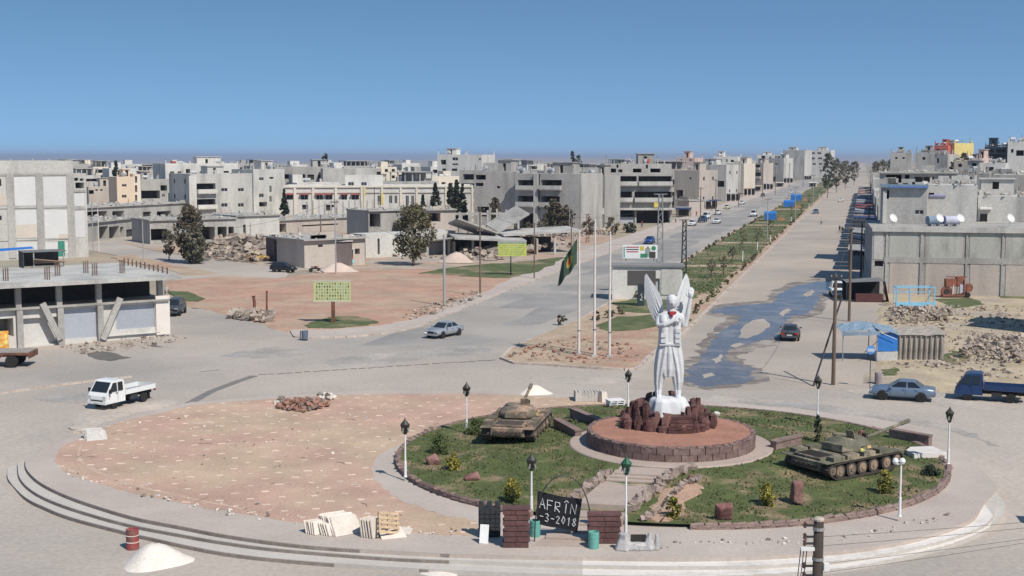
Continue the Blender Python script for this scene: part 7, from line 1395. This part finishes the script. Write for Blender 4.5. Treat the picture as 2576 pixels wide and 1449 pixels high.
# ---------------------------------------------------------------- people far down the street
def person(label, p, top, legs, heading, walk=.25):
    t = thing('person', label, 'person', p); t.rotation_euler = (0, 0, -radians(heading)); m = MB()
    for e in (-1, 1): loft(m, [(e * .11, -e * walk * .9 - .05, 0.0, .06, .14), (e * .11, -e * walk * .8, .1, .06, .07), (e * .1, -e * walk * .4, .48, .075, .08), (e * .09, 0, .9, .1, .11)], 10); m.tube([(e * .2, 0, 1.42), (e * .26, e * walk * .3, 1.15), (e * .24, e * walk * .8 - .05, .9), (e * .24, e * walk - .06, .78)], [.065, .055, .045, .04], 8)
    loft(m, [(0, 0, .84, .17, .12), (0, 0, 1.05, .16, .11), (0, 0, 1.3, .2, .13), (0, 0, 1.46, .16, .1), (0, 0, 1.52, .06, .06)], 12); m.tube([(0, 0, 1.45), (0, 0, 1.58)], .055, 8); loft(m, [(0, 0, 1.53, .05, .06), (0, 0, 1.6, .08, .1), (0, 0, 1.68, .085, .105), (0, 0, 1.75, .05, .06)], 10); m.box((0, -.11, 1.63), (.025, .04, .035))
    b_ = ob('body', remeshed(m, 'body', top, .022, 1), t); lo = legs; b_.data.materials.append(lo); sk = mat('skin', (.35, .2, .14), .7); b_.data.materials.append(sk); hair = mat('hair', (.03, .022, .018), .8); b_.data.materials.append(hair)
    for f_ in b_.data.polygons: z = f_.center.z; f_.material_index = 1 if z < .88 and abs(f_.center.x) < .2 else (3 if z > 1.67 or (z > 1.56 and f_.center.y > .02) else (2 if z > 1.5 or (z < .86 and abs(f_.center.x) >= .2) else 0))
cl_d, cl_j, cl_r, cl_w = mat('cloth_dark', (.04, .04, .045), .9), mat('cloth_jeans', (.06, .08, .13), .9), mat('cloth_red', (.3, .06, .06), .9), mat('cloth_pale', (.45, .43, .4), .9)
for i, (x, y, a, b2_, hd, lb) in enumerate(((2066, 565, cl_w, cl_d, 180, 'person in pale top walking on the right carriageway'), (2112, 585, cl_d, cl_d, 170, 'person in dark clothes standing near the street awnings'), (2119, 588, cl_d, cl_j, 190, 'person in dark top beside the other one near the awnings'), (1700, 560, cl_w, cl_j, 200, 'person in pale top by the purple cloth stand'), (1752, 545, cl_r, cl_d, 160, 'person in red top among the parked cars'), (1790, 530, cl_d, cl_j, 180, 'person in dark top behind the parked cars'), (1615, 572, cl_r, cl_d, 120, 'person in red top on the left pavement'))):
    p = V(x, y, .05); person(lb, tuple(p), a, b2_, hd)
# building outside the frame on the right, known by its shadow on the lot
ofs = Bld('corner_house', 'grey corner house just beyond the right edge, shading the rubble lot', 2602, 128, 2900, 122, 632, 9, conc, [('n', 2640, 740, 2660, 770)], 'house'); ofs.roofstuff(1, 1, 4, 91)
for i, (x, y) in enumerate(((1300, 590), (1330, 596), (1365, 590), (1405, 584), (1450, 578), (1480, 590), (1265, 604), (1500, 574), (1540, 590), (1585, 585))):
    p = V(x, y, 0); o = crown(1.6, 2.2 + (i % 3) * .7, 34, 12, .2, 140 + i).build('scrub_bush', (lf_dark, lf_olive, lf_brown)[i % 3], None, tuple(p)); tag(o, '%s dark scrub bush from the left below the balcony flats' % order[i], 'bush', 'scrub below the balcony flats')
def line(label, a, b_, sag, r=.018):
    a, b_ = Vector(a), Vector(b_); o = MB().tube([a + (b_ - a) * s + Vector((0, 0, -sag * 4 * s * (1 - s))) for s in [i / 12 for i in range(13)]], r, 4).build('power_line', wm); tag(o, label, 'cable', 'overhead cables')
tp_ = lambda xb, yb, yt: Vd(xb, yt + 2, V(xb, yb, .1).y)
line('cable from the thick grey pole to the tall thin pole', tp_(1118, 770, 590), tp_(1208, 745, 520), .6); line('cable from the tall thin pole toward the pole by the yellow sign', tp_(1208, 745, 522), tp_(1344, 700, 560), .8); line('cable from the pole by the yellow sign to the avenue pole', tp_(1344, 700, 560), tp_(1437, 670, 545), .8); line('cable from the avenue pole to the first street pole', tp_(1437, 670, 545), tp_(1762, 560, 470), 2.2); line('cable between the first two street poles', tp_(1762, 560, 470), tp_(1800, 540, 450), .8); line('cable between the second and third street poles', tp_(1800, 540, 450), tp_(1858, 520, 405), .8)
line('cable from the leaning pole to the pole behind it', tp_(2096, 965, 692), tp_(2136, 806, 574), 1.0); line('cable from the pole behind to the canopy pole', tp_(2136, 806, 574), tp_(2165, 705, 560), .8); line('cable from the taller shop pole across the ruin yard', tp_(845, 690, 502), tp_(1118, 770, 592), 2.0); line('cable from the taller shop pole to the left poles', tp_(845, 690, 502), tp_(361, 655, 557), 2.5)
lt = MB(); R = random.Random(77)
for _ in range(170):
    x, y = R.uniform(-26, 2), R.uniform(62, 88)
    if not inpoly(x, y, red): continue
    a = R.uniform(0, pi); l = R.uniform(.1, .9)
    if R.random() < .5: lt.tube([(x, y, .03), (x + l * cos(a) * .5, y + l * sin(a) * .5, .05), (x + l * cos(a + .3), y + l * sin(a + .3), .03)], .015, 4, R.choice((0, 1)))
    else: lt.rock((x, y, .04), (l * .3, l * .25, .06), a, R.choice((0, 1, 1)), R.random())
tag(lt.build('litter', [rub2, rubw]), 'twigs, wire and stone crumbs scattered over the red plaza', 'litter', kind='stuff')
car('unseen dark minibus added beyond the lower right edge for its shadow', (28.6, 62.0, dip(62)), 100, 'van', grey_c)  # out-of-frame vehicle added only to cast a shadow into the corner
# ---------------------------------------------------------------- air
hz = MB().box((0, 0, 0), (1, 1, 1)).build('haze', None); hz.data.materials.clear()
hm = bpy.data.materials.new('haze'); hm.use_nodes = True; hm.node_tree.nodes.clear(); ho = hm.node_tree.nodes.new('ShaderNodeOutputMaterial'); hv = hm.node_tree.nodes.new('ShaderNodeVolumePrincipled')
hv.inputs['Color'].default_value = (.75, .83, 1, 1); hv.inputs['Density'].default_value = .0001; hv.inputs['Anisotropy'].default_value = .2
hm.node_tree.links.new(hv.outputs[0], ho.inputs['Volume']); hz.data.materials.append(hm); hz.location = (0, 14500, -15); hz.scale = (64000, 36000, 150); hz['kind'] = 'stuff'; hz['label'] = 'thin blue haze in the air over the town'
